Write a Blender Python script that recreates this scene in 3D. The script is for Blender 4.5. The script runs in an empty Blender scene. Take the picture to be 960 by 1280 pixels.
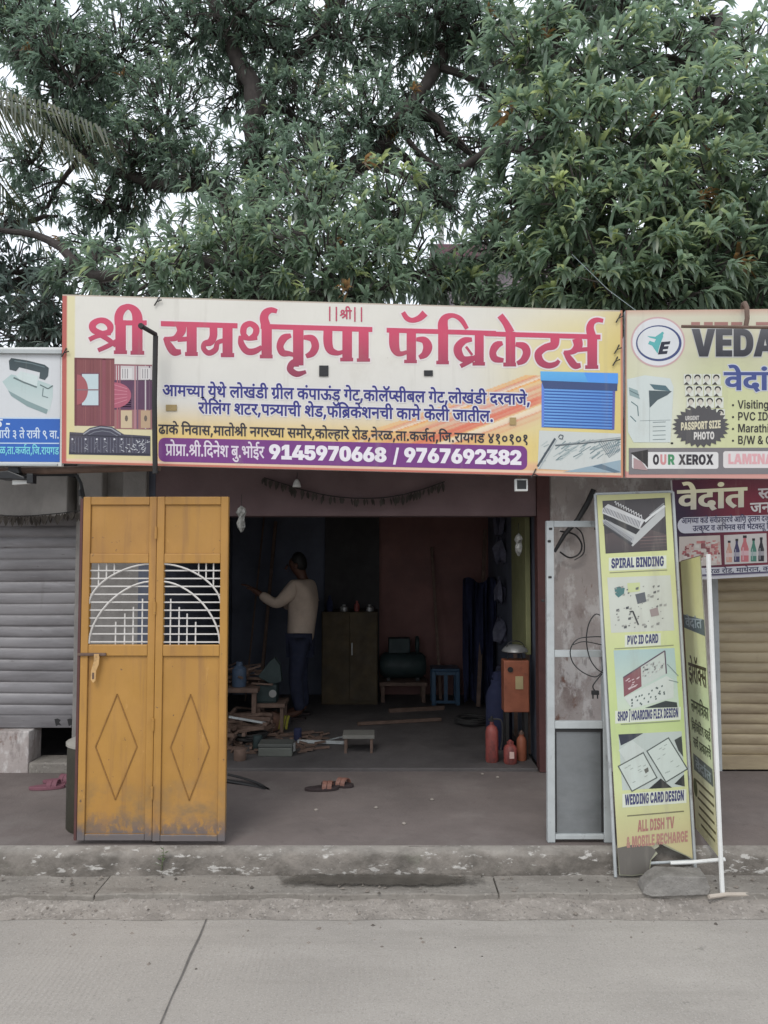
import bpy, bmesh, math, random
import numpy as np
from mathutils import Vector, Matrix
from mathutils.geometry import delaunay_2d_cdt

random.seed(7); np.random.seed(7)
SC = bpy.context.scene
COL = SC.collection
PI = math.pi

# ------------------------------------------------------------------ camera
EYE = Vector((0.0, 0.0, 1.85))
FPX = 961.0                                     # focal length in photo pixels (960 x 1280)
PITCH = math.atan(50/FPX)
cam = bpy.data.cameras.new('camera')
cam.sensor_fit = 'VERTICAL'; cam.sensor_height = 36; cam.sensor_width = 27
cam.lens = 36*FPX/1280
cam.clip_start = 0.05; cam.clip_end = 3000
camo = bpy.data.objects.new('camera', cam); COL.objects.link(camo)
camo.location = EYE; camo.rotation_euler = (PI/2+PITCH, 0, 0)
SC.camera = camo

# ------------------------------------------------------------------ overcast daylight
SUN_EL, SUN_AZ = math.radians(50), math.radians(200)     # azimuth clockwise from +Y
w = bpy.data.worlds.new('World'); SC.world = w; w.use_nodes = True
nt = w.node_tree; nt.nodes.clear()
wo = nt.nodes.new('ShaderNodeOutputWorld'); bg = nt.nodes.new('ShaderNodeBackground')
sky = nt.nodes.new('ShaderNodeTexSky'); sky.sky_type = 'NISHITA'; sky.sun_disc = False
sky.sun_elevation = SUN_EL; sky.sun_rotation = SUN_AZ
sky.dust_density = 4; sky.air_density = 1.2; sky.ozone_density = 1
hs = nt.nodes.new('ShaderNodeHueSaturation'); hs.inputs['Saturation'].default_value = 0.35
nt.links.new(sky.outputs[0], hs.inputs['Color'])
tc = nt.nodes.new('ShaderNodeTexCoord'); nz = nt.nodes.new('ShaderNodeTexNoise')
nz.inputs['Scale'].default_value = 2.6; nz.inputs['Detail'].default_value = 5
nt.links.new(tc.outputs['Generated'], nz.inputs['Vector'])
cr = nt.nodes.new('ShaderNodeValToRGB')
cr.color_ramp.elements[0].position = 0.3; cr.color_ramp.elements[0].color = (9.2, 10.2, 11.6, 1)
cr.color_ramp.elements[1].position = 0.75; cr.color_ramp.elements[1].color = (12.6, 13.0, 13.6, 1)
nt.links.new(nz.outputs['Fac'], cr.inputs['Fac'])
mx = nt.nodes.new('ShaderNodeMixRGB'); mx.inputs['Fac'].default_value = 0.85
nt.links.new(hs.outputs['Color'], mx.inputs['Color1']); nt.links.new(cr.outputs['Color'], mx.inputs['Color2'])
nt.links.new(mx.outputs['Color'], bg.inputs['Color']); bg.inputs['Strength'].default_value = 0.10
nt.links.new(bg.outputs[0], wo.inputs['Surface'])
sl = bpy.data.lights.new('sun', 'SUN'); sl.energy = 1.1; sl.angle = math.radians(25); sl.color = (1, 0.97, 0.92)
so = bpy.data.objects.new('sun', sl); COL.objects.link(so)
sd = Vector((math.sin(SUN_AZ)*math.cos(SUN_EL), math.cos(SUN_AZ)*math.cos(SUN_EL), math.sin(SUN_EL)))
so.rotation_euler = (-sd).to_track_quat('-Z', 'Y').to_euler(); so.location = (0, 0, 20)

SC.view_settings.view_transform = 'Standard'; SC.view_settings.look = 'None'
SC.view_settings.exposure = 0.30; SC.view_settings.gamma = 1; SC.view_settings.use_curve_mapping = False
SC.render.engine = 'CYCLES'
SC.cycles.max_bounces = 12; SC.cycles.diffuse_bounces = 8; SC.cycles.transmission_bounces = 8; SC.cycles.transparent_max_bounces = 6
SC.cycles.use_denoising = True

DEV_GLYPHS = {
 3:'',
 6:'-185,772 ~-185,796 ~-152,830 -130,830 ~-107,830 ~-75,796 -75,772 ~-75,748 ~-107,714 -130,714 ~-152,714 ~-185,748',
 9:'470,218 ~470,148 ~379,80 312,80 ~226,80 ~92,208 29,356 100,382 ~143,276 ~243,153 305,153 ~343,153 ~391,188 391,227 ~391,264 ~350,322 318,347 ~291,342 260,341 255,411 ~323,413 ~380,457 380,494 ~380,530 ~333,562 302,562 ~265,562 ~205,542 171,525 146,594 ~172,608 ~249,632 298,632 ~376,632 ~459,554 459,495 ~459,417 392,375 ~403,365 412,355 ~450,350 486,350 ~518,350 ~568,356 594,363 594,551 521,551 521,622 779,622 779,551 675,551 675,0 594,0 594,290 ~570,284 ~524,279 498,279 ~481,279 455,282 ~470,252',
 10:'470,218 ~470,148 ~379,80 312,80 ~226,80 ~92,208 29,356 100,382 ~143,276 ~243,153 305,153 ~343,153 ~391,188 391,227 ~391,264 ~350,322 318,347 ~291,342 260,341 255,411 ~323,413 ~380,457 380,494 ~380,530 ~333,562 302,562 ~265,562 ~205,542 171,525 146,594 ~172,608 ~249,632 298,632 ~376,632 ~459,554 459,495 ~459,417 392,375 ~403,365 412,355 ~450,350 486,350 ~518,350 ~568,356 594,363 594,551 521,551 521,622 1038,622 1038,551 934,551 934,0 853,0 853,551 675,551 675,0 594,0 594,290 ~570,284 ~524,279 498,279 ~481,279 455,282 ~470,252',
 12:'271,222 ~242,222 ~184,208 161,197 ~114,225 ~50,301 50,352 ~50,380 ~70,420 87,433 ~110,450 ~172,465 221,465 314,465 314,551 0,551 0,622 505,622 505,551 395,551 395,394 211,394 ~180,394 ~154,388 145,381 ~130,369 130,347 ~130,323 ~158,290 174,277 ~220,294 275,294 ~349,294 ~447,219 447,154 ~447,89 ~364,14 289,4 ~318,-8 ~381,-30 415,-40 382,-110 ~325,-84 ~221,-27 176,1 ~117,4 ~48,33 48,65 ~48,87 ~75,116 101,116 ~121,116 ~164,95 194,70 ~208,68 219,68 ~289,68 ~366,109 366,153 ~366,186 ~317,222;293,615 ~272,650 ~243,726 243,762 ~243,829 ~332,896 398,896 ~430,896 ~484,883 504,872 482,806 ~465,815 ~427,827 405,827 ~365,827 ~323,782 323,747 ~323,714 ~350,651 375,615',
 13:'0,622 563,622 563,551 453,551 ~485,512 485,464 ~485,374 406,328 ~442,296 ~499,211 499,152 ~499,102 ~454,34 ~376,0 328,0 ~271,0 ~168,61 ~73,199 29,313 100,338 ~128,260 ~195,141 ~274,74 320,74 ~361,74 ~414,111 414,160 ~414,201 ~369,270 329,301 ~299,295 264,294 259,364 ~333,366 ~404,414 404,463 ~404,493 ~374,538 351,551 0,551',
 14:'0,622 780,622 780,551 453,551 ~485,512 485,464 ~485,374 406,328 ~417,319 ~437,299 446,288 ~477,310 ~539,333 573,333 ~638,333 ~721,254 721,185 ~721,139 ~691,47 656,0 584,41 ~609,70 ~641,141 641,181 ~641,225 ~600,264 565,264 ~526,264 484,227 ~491,211 ~499,173 499,152 ~499,102 ~454,34 ~376,0 328,0 ~271,0 ~168,61 ~73,199 29,313 100,338 ~128,260 ~195,141 ~274,74 320,74 ~361,74 ~414,111 414,160 ~414,201 ~369,270 329,301 ~299,295 264,294 259,364 ~333,366 ~404,414 404,463 ~404,493 ~374,538 351,551 0,551',
 25:'777,551 452,551 452,349 ~500,399 569,399 ~634,399 ~716,316 716,239 ~716,193 ~686,89 651,39 579,80 ~604,112 ~636,196 636,237 ~636,284 ~597,330 562,330 ~508,330 452,258 452,0 371,0 371,174 ~347,154 ~276,118 226,118 ~179,118 ~96,156 ~46,233 46,290 ~46,370 ~156,464 244,464 ~267,464 ~324,457 339,454 333,381 ~317,385 ~268,391 249,391 ~191,391 ~127,339 127,292 ~127,239 ~188,188 228,188 ~272,188 ~341,230 371,260 371,551 0,551 0,622 777,622',
 26:'729,551 729,0 648,0 648,45 ~613,26 ~530,7 488,7 ~380,7 ~183,114 85,239 ~58,274 ~40,319 40,338 ~40,359 ~70,393 104,393 ~129,393 ~166,370 181,350 ~202,369 ~217,428 217,458 ~217,484 ~210,531 201,551 0,551 0,622 833,622 833,551;534,232 ~569,232 ~627,261 648,280 648,551 281,551 ~298,514 298,458 ~298,376 ~228,280 166,253 ~236,169 ~391,79 490,79 ~533,79 ~611,99 648,122 648,198 ~625,184 ~561,164 521,164 ~474,164 ~399,203 ~356,273 356,319 ~356,392 ~452,473 531,473 ~548,473 ~602,468 616,463 610,394 ~595,398 ~558,404 540,404 ~492,404 ~437,360 437,316 ~437,273 ~492,232',
 27:'208,551 208,234 ~208,208 ~183,178 160,178 ~134,178 ~79,220 ~41,280 41,308 ~41,331 ~68,359 102,359 127,359 127,551 0,551 0,622 578,622 578,551 474,551 474,0 393,0 393,551',
 30:'649,551 545,551 545,0 465,0 465,165 ~439,148 ~367,118 317,118 ~240,118 ~141,204 141,275 ~141,304 ~166,355 185,371 38,369 38,441 331,441 ~349,441 ~385,440 389,440 382,370 350,370 ~292,370 ~221,321 221,274 ~221,231 ~279,188 317,188 ~367,188 ~438,231 465,260 465,551 0,551 0,622 649,622',
 32:'653,551 653,0 572,0 572,370 435,370 ~394,370 378,373 ~414,343 ~458,263 458,218 ~458,172 ~417,110 ~350,80 310,80 ~257,80 ~161,141 ~73,282 31,401 102,426 ~148,292 ~248,153 306,153 ~338,153 ~379,187 379,227 ~379,271 ~318,349 273,377 302,441 572,441 572,551 0,551 0,622 757,622 757,551',
 33:'271,222 ~242,222 ~184,208 161,197 ~114,225 ~50,301 50,352 ~50,380 ~70,420 87,433 ~110,450 ~167,465 218,465 314,465 314,551 0,551 0,622 771,622 771,551 667,551 667,0 586,0 586,209 ~561,202 ~513,197 484,197 ~464,197 438,202 ~447,180 447,154 ~447,89 ~364,14 289,4 ~318,-8 ~381,-30 415,-40 382,-110 ~325,-84 ~221,-27 176,1 ~117,4 ~48,33 48,65 ~48,87 ~75,116 101,116 ~121,116 ~164,95 194,70 ~208,68 219,68 ~289,68 ~366,109 366,153 ~366,186 ~317,222;480,268 ~534,268 586,283 586,551 395,551 395,394 211,394 ~180,394 ~154,388 145,381 ~130,369 130,347 ~130,323 ~158,290 174,277 ~220,294 275,294 ~317,294 352,281 ~380,275 ~441,268',
 35:'519,551 371,551 371,349 316,349 ~268,349 ~204,333 181,318 ~126,280 126,215 ~126,167 ~170,104 ~241,74 283,74 ~337,74 ~413,99 455,121 482,47 ~438,27 ~339,0 286,0 ~217,0 ~108,52 ~46,150 46,220 ~46,285 ~114,374 ~225,420 288,420 290,420 290,551 0,551 0,622 519,622',
 37:'358,222 ~329,222 ~271,208 248,197 ~201,225 ~137,301 137,352 ~137,380 ~157,420 174,433 ~197,450 ~259,465 308,465 401,465 401,551 0,551 0,622 592,622 592,551 482,551 482,394 298,394 ~267,394 ~241,388 232,381 ~217,369 217,347 ~217,323 ~245,290 261,277 ~307,294 362,294 ~436,294 ~534,219 534,154 ~534,87 ~436,0 337,0 ~239,0 ~84,88 25,158 86,207 ~143,139 ~262,74 337,74 ~453,74 453,152 ~453,187 ~404,222',
 38:'307,0 ~229,0 ~112,55 ~46,158 46,231 ~46,301 ~118,396 ~236,445 305,446 305,551 0,551 0,622 577,622 577,551 385,551 385,375 346,375 ~282,375 ~213,358 188,341 ~158,322 ~126,262 126,221 ~126,163 ~190,89 248,75 ~233,115 233,157 ~233,191 ~266,251 ~331,288 380,288 ~429,288 ~492,251 ~523,191 523,157 ~523,87 ~408,0;306,140 ~306,103 323,70 ~378,71 ~448,116 448,157 ~448,187 ~413,221 385,221 ~350,221 ~306,178',
 39:'634,551 634,0 553,0 553,551 420,551 420,321 ~420,279 ~403,221 385,198 ~364,173 ~298,146 251,146 ~158,146 114,205 ~97,228 ~79,298 79,352 79,551 0,551 0,622 737,622 737,551;249,217 ~301,217 321,249 ~332,266 ~339,310 339,353 339,551 160,551 160,353 ~160,314 ~168,268 178,251 ~189,235 ~222,217',
 40:'481,551 481,0 400,0 400,328 291,328 ~230,328 ~169,316 150,299 ~126,280 126,237 ~126,188 ~200,97 271,40 217,-12 ~171,28 ~92,108 ~45,194 45,242 ~45,277 ~72,333 93,351 ~122,376 ~204,399 272,399 400,399 400,551 0,551 0,622 584,622 584,551',
 41:'553,551 553,0 472,0 472,180 ~443,161 ~363,132 308,132 ~223,132 ~104,229 83,322 ~178,342 ~255,413 255,467 ~255,517 ~208,568 171,568 ~146,568 ~114,544 114,521 ~114,470 195,461 187,391 ~122,400 ~46,461 46,519 ~46,575 ~119,632 172,632 ~213,632 ~288,597 ~336,525 336,469 ~336,395 ~256,303 182,274 ~205,238 ~263,203 314,203 ~366,203 ~440,243 472,275 472,551 390,551 390,622 656,622 656,551',
 42:'413,-58 ~392,-24 ~354,46 342,73 ~330,71 ~302,68 287,68 ~245,68 ~160,89 ~89,136 ~46,215 46,272 ~46,316 ~77,379 102,401 ~135,430 ~231,456 290,456 295,456 295,551 0,551 0,622 534,622 534,551 376,551 376,385 327,385 ~269,385 ~198,371 173,355 ~151,340 ~126,294 126,262 ~126,209 ~205,140 287,140 ~293,140 ~305,140 312,141 ~306,161 306,176 ~306,211 ~348,240 373,240 ~416,240 ~461,191 461,162 ~461,130 ~432,95 410,86 ~422,62 ~455,11 480,-24',
 44:'0,622 569,622 569,551 466,551 466,0 385,0 385,298 204,298 204,244 ~204,216 ~176,188 153,188 ~129,188 ~75,230 ~37,290 37,318 ~37,341 ~64,369 98,369 385,369 385,551 0,551',
 46:'479,551 479,0 398,0 398,191 ~369,172 ~301,146 254,146 ~214,146 ~149,173 128,194 ~103,221 ~79,294 79,358 79,551 0,551 0,622 583,622 583,551;398,551 160,551 160,369 ~160,328 ~166,280 ~179,251 190,240 ~213,217 263,217 ~303,217 ~373,255 398,280',
 47:'460,551 460,349 ~485,373 ~543,399 578,399 ~643,399 ~725,316 725,239 ~725,193 ~695,89 660,39 588,80 ~613,112 ~645,196 645,237 ~645,284 ~605,330 570,330 ~517,330 460,257 460,0 379,0 379,193 ~355,174 ~291,146 248,146 ~208,146 ~144,175 125,197 ~100,226 ~79,297 79,354 79,551 0,551 0,622 786,622 786,551;160,551 160,360 ~160,305 ~172,257 188,240 ~208,217 248,217 ~289,217 ~353,251 379,278 379,551',
 48:'585,551 482,551 482,0 401,0 401,165 ~374,147 ~297,118 241,118 ~185,118 ~96,160 ~46,235 46,286 ~46,372 ~167,464 265,464 ~279,464 ~319,461 ~358,457 369,454 363,385 ~343,389 ~293,395 268,395 ~248,395 230,392 365,224 ~384,238 401,256 401,551 0,551 0,622 585,622;127,287 ~127,235 ~194,184 242,184 ~260,184 ~293,190 308,195 168,370 ~127,342',
 49:'174,632 ~211,632 ~269,611 291,586 ~309,567 ~332,499 332,437 332,321 533,321 533,551 402,551 402,622 717,622 717,551 614,551 614,0 533,0 533,250 332,250 332,213 ~332,180 ~303,151 283,151 ~264,151 ~222,176 ~186,215 ~164,259 164,278 ~164,296 ~191,321 224,321 253,321 253,426 ~253,473 ~243,523 232,538 ~212,568 169,568 ~142,568 ~114,542 114,521 ~114,493 ~161,463 218,460 210,389 ~135,395 ~46,456 46,520 ~46,579 ~122,632',
 50:'509,551 509,0 428,0 428,250 207,250 207,213 ~207,180 ~178,151 159,151 ~140,151 ~98,176 ~62,215 ~39,259 39,278 ~39,296 ~66,321 100,321 126,321 126,551 0,551 0,622 612,622 612,551;428,551 207,551 207,321 428,321',
 51:'595,622 595,551 491,551 491,0 410,0 410,179 ~382,161 ~304,132 253,132 ~163,132 ~52,253 38,353 ~100,366 ~160,413 160,457 ~160,485 ~137,533 123,551 0,551 0,622;129,301 ~149,252 ~210,203 259,203 ~309,203 ~383,245 410,274 410,551 211,551 ~240,499 240,445 ~240,337',
 52:'395,42 341,-12 ~282,37 ~178,137 ~98,225 75,256 ~53,287 ~40,323 40,340 ~40,359 ~70,393 104,393 ~129,393 ~166,370 181,349 ~220,369 ~256,429 256,468 ~256,491 ~246,536 239,551 0,551 0,622 424,622 424,551 320,551 ~336,516 336,458 ~336,403 ~292,327 ~216,274 167,254 ~212,202 ~331,91',
 54:'0,551 0,622 693,622 693,551 589,551 589,0 508,0 508,355 ~502,356 494,356 ~470,356 ~420,332 ~374,269 356,208 279,232 ~291,278 311,313 ~287,331 ~239,353 209,353 ~169,353 ~126,307 126,271 ~126,233 ~169,164 ~251,89 309,40 255,-12 ~197,38 ~101,129 ~45,222 45,275 ~45,328 ~94,395 ~168,426 204,426 ~248,426 ~321,397 354,370 ~412,426 499,426 ~504,426 508,426 508,551',
 55:'0,551 0,622 775,622 775,551 594,551 594,432 ~646,417 ~714,324 714,250 ~714,197 ~671,112 ~592,64 538,64 ~484,64 ~404,107 365,143 ~334,97 ~261,64 216,64 ~169,64 ~92,107 ~46,191 46,252 ~46,308 ~91,392 ~171,439 222,439 ~276,439 ~355,396 394,360 ~420,399 ~478,433 513,437 513,551;404,214 ~402,208 399,203 ~432,170 ~493,135 528,135 ~570,135 ~633,190 633,252 ~633,316 ~578,368 541,368 ~503,368 ~450,315 426,262;127,250 ~127,188 ~181,135 218,135 ~256,135 ~310,188 333,240 355,289 ~358,295 360,299 ~327,332 ~267,368 232,368 ~190,368 ~127,312',
 57:'571,551 467,551 467,0 387,0 387,165 ~361,147 ~286,118 233,118 ~179,118 ~95,160 ~46,235 46,286 ~46,372 ~161,464 255,464 ~268,464 ~307,461 ~344,457 354,454 349,381 ~330,385 ~282,391 259,391 ~197,391 ~127,337 127,287 ~127,236 ~190,188 235,188 ~287,188 ~362,233 387,260 387,551 0,551 0,622 571,622',
 58:'122,189 ~87,189 ~40,224 40,255 ~40,284 ~76,314 104,314 ~122,314 ~161,299 191,276 ~241,292 ~305,378 305,443 ~305,499 ~246,566 199,566 ~168,566 ~138,539 138,516 ~138,501 ~157,466 ~214,442 270,440 253,370 ~159,376 ~66,459 66,517 ~66,568 ~137,632 204,632 ~251,632 ~333,589 ~384,504 384,440 ~384,371 ~315,254 254,221 ~299,182 ~383,87 414,43 350,-1 ~299,71 ~216,164 179,194 ~152,189;591,551 591,0 510,0 510,551 421,551 421,622 695,622 695,551',
 60:'587,551 587,0 506,0 506,266 ~477,257 ~419,251 380,251 ~338,251 ~245,266 212,277 ~192,264 167,253 ~208,201 ~319,91 380,42 326,-12 ~270,37 ~171,137 ~95,225 73,256 ~51,287 ~40,323 40,340 ~40,359 ~70,393 104,393 ~129,393 ~166,370 181,350 ~202,369 ~217,428 217,458 ~217,488 ~208,536 201,551 0,551 0,622 691,622 691,551;369,322 ~408,322 ~472,330 506,339 506,551 281,551 ~288,534 ~298,488 298,458 ~298,416 ~279,354 262,333 ~314,322',
 61:'321,69 ~357,80 ~403,116 403,148 ~403,186 ~345,229 280,229 ~211,229 ~138,172 138,124 ~138,93 ~161,35 ~232,-36 302,-89 248,-142 ~157,-71 ~58,53 58,130 ~58,168 ~89,227 115,248 ~96,266 ~69,318 69,352 ~69,380 ~89,420 106,433 ~129,450 ~188,465 229,465 361,465 361,551 0,551 0,622 546,622 546,551 442,551 442,394 230,394 ~199,394 ~173,388 164,381 ~149,369 149,347 ~149,327 ~169,296 183,284 ~230,300 284,300 ~353,300 ~440,258 ~481,191 481,153 ~481,95 ~413,19 348,2',
 66:'170,551 170,0 89,0 89,551 0,551 0,622 273,622 273,551',
 67:'89,551 0,551 0,622 80,622 ~68,644 ~53,694 53,724 ~53,802 ~169,896 266,896 ~407,896 ~625,743 704,615 620,615 ~467,824 283,824 ~213,824 ~134,765 134,714 ~134,684 ~153,639 165,622 273,622 273,551 170,551 170,0 89,0',
 68:'-185,615 ~-202,650 ~-220,714 -220,748 ~-220,813 ~-136,896 -61,896 ~-1,896 ~79,839 ~137,718 163,622 273,622 273,551 170,551 170,0 89,0 89,551 0,551 0,622 87,622 ~59,726 ~-2,825 -57,825 ~-97,825 ~-139,776 -139,733 ~-139,699 ~-119,644 -105,615',
 69:'-248,-12 ~-194,11 -136,11 ~-61,11 ~22,-66 22,-129 ~22,-190 ~-71,-268 -157,-268 ~-254,-268 ~-395,-176 -455,-100 -394,-57 ~-355,-105 ~-285,-167 ~-206,-196 -157,-196 ~-51,-196 -51,-122 ~-51,-89 ~-100,-57 -131,-57 ~-158,-57 ~-201,-68 -222,-79',
 70:'-63,-245 ~-88,-255 ~-145,-268 -173,-268 ~-248,-268 ~-333,-189 -333,-126 ~-333,-69 ~-241,11 -162,11 ~-87,11 ~25,-45 ~111,-136 145,-189 83,-228 ~29,-145 ~-83,-57 -156,-57 ~-207,-57 ~-259,-96 -259,-128 ~-259,-166 ~-209,-196 -178,-196 ~-151,-196 ~-109,-185 -88,-175',
 71:'27,-233 ~2,-246 ~-65,-268 -106,-268 ~-181,-268 ~-266,-189 -266,-126 ~-266,-70 ~-177,13 -89,18 -82,-48 ~-140,-55 ~-192,-99 -192,-132 ~-192,-166 ~-142,-197 -111,-197 ~-79,-197 ~-32,-182 2,-164',
 73:'69,863 ~46,763 ~-61,680 -138,680 ~-210,680 ~-318,769 -352,863 -281,887 ~-255,817 ~-188,749 -135,749 ~-78,749 ~-23,822 -7,889',
 75:'-169,615 ~-190,694 ~-231,785 ~-281,823 -315,823 ~-337,823 ~-371,814 -385,809 -409,882 ~-370,896 -318,896 ~-264,896 ~-185,845 ~-122,722 -94,615',
 77:'170,551 170,0 89,0 89,551 0,551 0,622 273,622 273,551;298,863 ~275,763 ~168,680 91,680 ~19,680 ~-89,769 -123,863 -52,887 ~-26,817 ~41,749 94,749 ~151,749 ~206,822 222,889',
 79:'170,551 170,0 89,0 89,551 0,551 0,622 273,622 273,551;90,615 ~69,694 ~28,785 ~-22,823 -56,823 ~-78,823 ~-112,814 -126,809 -150,882 ~-111,896 -59,896 ~-5,896 ~74,845 ~137,722 165,615',
 106:'275,121 ~217,121 ~126,172 ~75,263 75,321 ~75,380 ~126,469 ~216,520 274,520 ~333,520 ~424,469 ~476,378 476,319 ~476,261 ~425,171 ~334,121;273,192 ~326,192 ~394,266 394,322 ~394,379 ~330,449 277,449 ~225,449 ~157,375 157,318 ~157,262 ~221,192',
 107:'275,632 ~347,632 ~429,556 429,499 ~429,460 ~394,387 ~312,306 241,256 362,160 ~402,129 ~433,69 433,34 ~433,3 ~408,-50 386,-79 321,-30 ~335,-15 ~350,15 350,34 ~350,54 ~333,84 310,103 128,254 132,276 ~238,344 ~348,448 348,498 ~348,530 ~307,562 276,562 ~245,562 ~210,534 210,510 ~210,488 ~241,455 280,444 231,386 ~182,407 ~134,469 134,517 ~134,544 ~163,597 ~226,632',
 109:'90,594 ~115,608 ~195,632 248,632 ~328,632 ~417,559 417,498 ~417,424 358,384 ~406,365 ~450,299 450,257 ~450,206 ~387,129 329,108 ~359,78 ~418,9 442,-25 377,-67 ~342,-17 ~282,61 254,91 ~225,87 193,87 ~159,87 ~111,122 111,152 ~111,182 ~147,212 175,212 ~195,212 ~240,195 274,167 ~322,176 ~367,224 367,260 ~367,295 ~314,343 264,346 ~231,340 193,340 189,411 ~249,411 ~313,432 ~338,470 338,495 ~338,530 ~290,562 252,562 ~218,562 ~150,542 115,525',
 110:'428,127 ~428,72 ~347,-2 277,-2 ~234,-2 ~163,31 ~120,91 120,131 ~120,158 ~135,208 ~179,273 225,320 ~171,374 ~106,451 ~73,509 ~62,556 62,579 ~62,591 ~66,618 69,632 154,617 ~147,597 147,579 ~147,556 ~164,504 ~219,430 275,375 ~330,431 ~386,506 ~406,556 406,576 ~406,595 399,617 483,632 ~490,604 490,579 ~490,553 ~477,505 ~443,449 ~378,374 327,322 ~374,273 ~417,204 ~428,151;200,138 ~200,111 ~234,69 274,69 ~308,69 ~348,107 348,136 ~348,151 ~338,185 ~307,232 274,266 ~242,233 ~210,186 ~200,152',
 115:'71,470 ~71,515 ~112,589 ~188,632 240,632 ~317,632 ~407,539 407,465 ~407,400 ~336,317 271,307 ~282,300 ~305,284 317,274 460,158 ~496,129 ~527,69 527,34 ~527,3 ~502,-50 480,-79 416,-30 ~430,-15 ~444,15 444,34 ~444,54 ~427,84 404,103 166,300 ~111,346 ~71,426;151,464 ~151,422 ~199,371 237,371 ~278,371 ~326,425 326,467 ~326,508 ~279,561 240,561 ~201,561 ~151,508',
 181:'-190,615 ~-211,650 ~-240,726 -240,762 ~-240,829 ~-151,896 -85,896 ~-53,896 ~1,883 21,872 -1,806 ~-18,815 ~-56,827 -78,827 ~-118,827 ~-160,782 -160,747 ~-160,714 ~-133,651 -108,615',
 183:'618,551 452,551 452,334 ~474,349 ~528,368 567,368 631,368 631,297 580,297 ~534,297 ~482,277 452,253 452,0 371,0 371,174 ~347,154 ~276,118 226,118 ~179,118 ~96,156 ~46,233 46,290 ~46,370 ~156,464 244,464 ~267,464 ~324,457 339,454 333,381 ~317,385 ~268,391 249,391 ~191,391 ~127,339 127,292 ~127,239 ~188,188 228,188 ~272,188 ~341,230 371,260 371,551 0,551 0,622 618,622',
 185:'208,551 208,234 ~208,208 ~183,178 160,178 ~134,178 ~79,220 ~41,280 41,308 ~41,331 ~68,359 102,359 127,359 127,551 0,551 0,622 296,622 296,551',
 188:'0,622 410,622 410,551 0,551;509,200 ~491,185 ~438,146 ~365,118 317,118 ~240,118 ~141,204 141,275 ~141,304 ~166,355 185,371 38,369 38,441 331,441 ~349,441 ~385,440 389,440 382,370 350,370 ~292,370 ~221,321 221,274 ~221,231 ~279,188 317,188 ~368,188 ~441,233 469,262',
 198:'0,622 363,622 363,551 0,551;45,242 ~45,277 ~72,333 93,351 ~122,376 ~204,399 272,399 380,399 380,328 291,328 ~230,328 ~169,316 150,299 ~126,280 126,237 ~126,188 ~200,97 271,40 217,-12 ~171,28 ~92,108 ~45,194',
 203:'160,551 160,369 ~160,328 ~166,280 ~179,251 190,240 ~213,217 263,217 ~304,217 ~375,257 400,282 436,214 ~396,186 ~313,146 254,146 ~214,146 ~149,173 128,194 ~103,221 ~79,294 79,358 79,551 0,551 0,622 322,622 322,551',
 210:'0,622 515,622 515,551 0,551;537,349 ~517,356 494,356 ~470,356 ~420,332 ~374,269 356,208 279,232 ~291,278 311,313 ~288,331 ~239,353 209,353 ~169,353 ~126,307 126,271 ~126,233 ~169,164 ~251,89 309,40 255,-12 ~197,38 ~101,129 ~45,222 45,275 ~45,328 ~94,395 ~167,426 204,426 ~248,426 ~321,397 354,370 ~413,426 500,426 ~514,426 ~545,422 556,417',
 212:'0,622 406,622 406,551 0,551;425,193 ~388,162 ~293,118 233,118 ~179,118 ~95,160 ~46,235 46,286 ~46,372 ~161,464 255,464 ~268,464 ~307,461 ~344,457 354,454 349,381 ~330,385 ~282,391 259,391 ~197,391 ~127,337 127,287 ~127,236 ~190,188 235,188 ~287,188 ~362,233 387,259',
 214:'409,286 446,217 ~406,189 ~320,146 254,146 ~214,146 ~149,173 128,194 ~103,221 ~79,294 79,358 79,551 0,551 0,622 391,622 391,551 205,551;262,217 ~288,217 ~338,233 360,245 159,507 159,369 ~159,328 ~165,280 ~178,251 189,240 ~212,217',
 215:'369,322 ~400,322 ~450,327 478,332 486,260 ~461,255 ~409,251 380,251 ~338,251 ~245,266 212,277 ~192,264 167,253 ~208,201 ~319,91 380,42 326,-12 ~270,37 ~171,137 ~95,225 73,256 ~51,287 ~40,323 40,340 ~40,359 ~70,393 104,393 ~129,393 ~166,370 181,350 ~202,369 ~217,428 217,458 ~217,488 ~208,536 201,551 0,551 0,622 403,622 403,551 281,551 ~288,534 ~298,488 298,458 ~298,416 ~279,354 262,333 ~314,322',
 256:'172,-24 125,43 393,205 393,551 208,551 208,234 ~208,208 ~183,178 160,178 ~134,178 ~79,220 ~41,280 41,308 ~41,331 ~68,359 102,359 127,359 127,551 0,551 0,622 578,622 578,551 474,551 474,0 393,0 393,122',
 269:'127,65 80,132 326,281 ~284,335 ~223,380 181,380 ~153,380 ~96,364 55,343 27,417 ~61,433 ~135,456 179,456 ~219,456 ~283,431 ~345,374 382,326 382,551 0,551 0,622 566,622 566,551 463,551 463,0 382,0 382,234',
 274:'45,53 214,153 ~160,162 128,194 ~103,221 ~79,294 79,358 79,551 0,551 0,622 583,622 583,551 479,551 479,0 398,0 398,193 92,-13;398,551 160,551 160,369 ~160,328 ~166,280 ~179,251 190,240 ~213,217 262,217 ~301,217 ~373,255 398,280',
 276:'57,41 204,124 ~134,134 ~46,218 46,286 ~46,372 ~167,464 265,464 ~279,464 ~319,461 ~358,457 369,454 363,385 ~343,389 ~293,395 268,395 ~248,395 230,392 365,224 ~384,238 401,256 401,551 0,551 0,622 585,622 585,551 482,551 482,0 401,0 401,168 ~389,161 378,155 104,-24;127,287 ~127,235 ~194,184 242,184 ~260,184 ~293,190 308,195 168,370 ~127,342',
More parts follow.
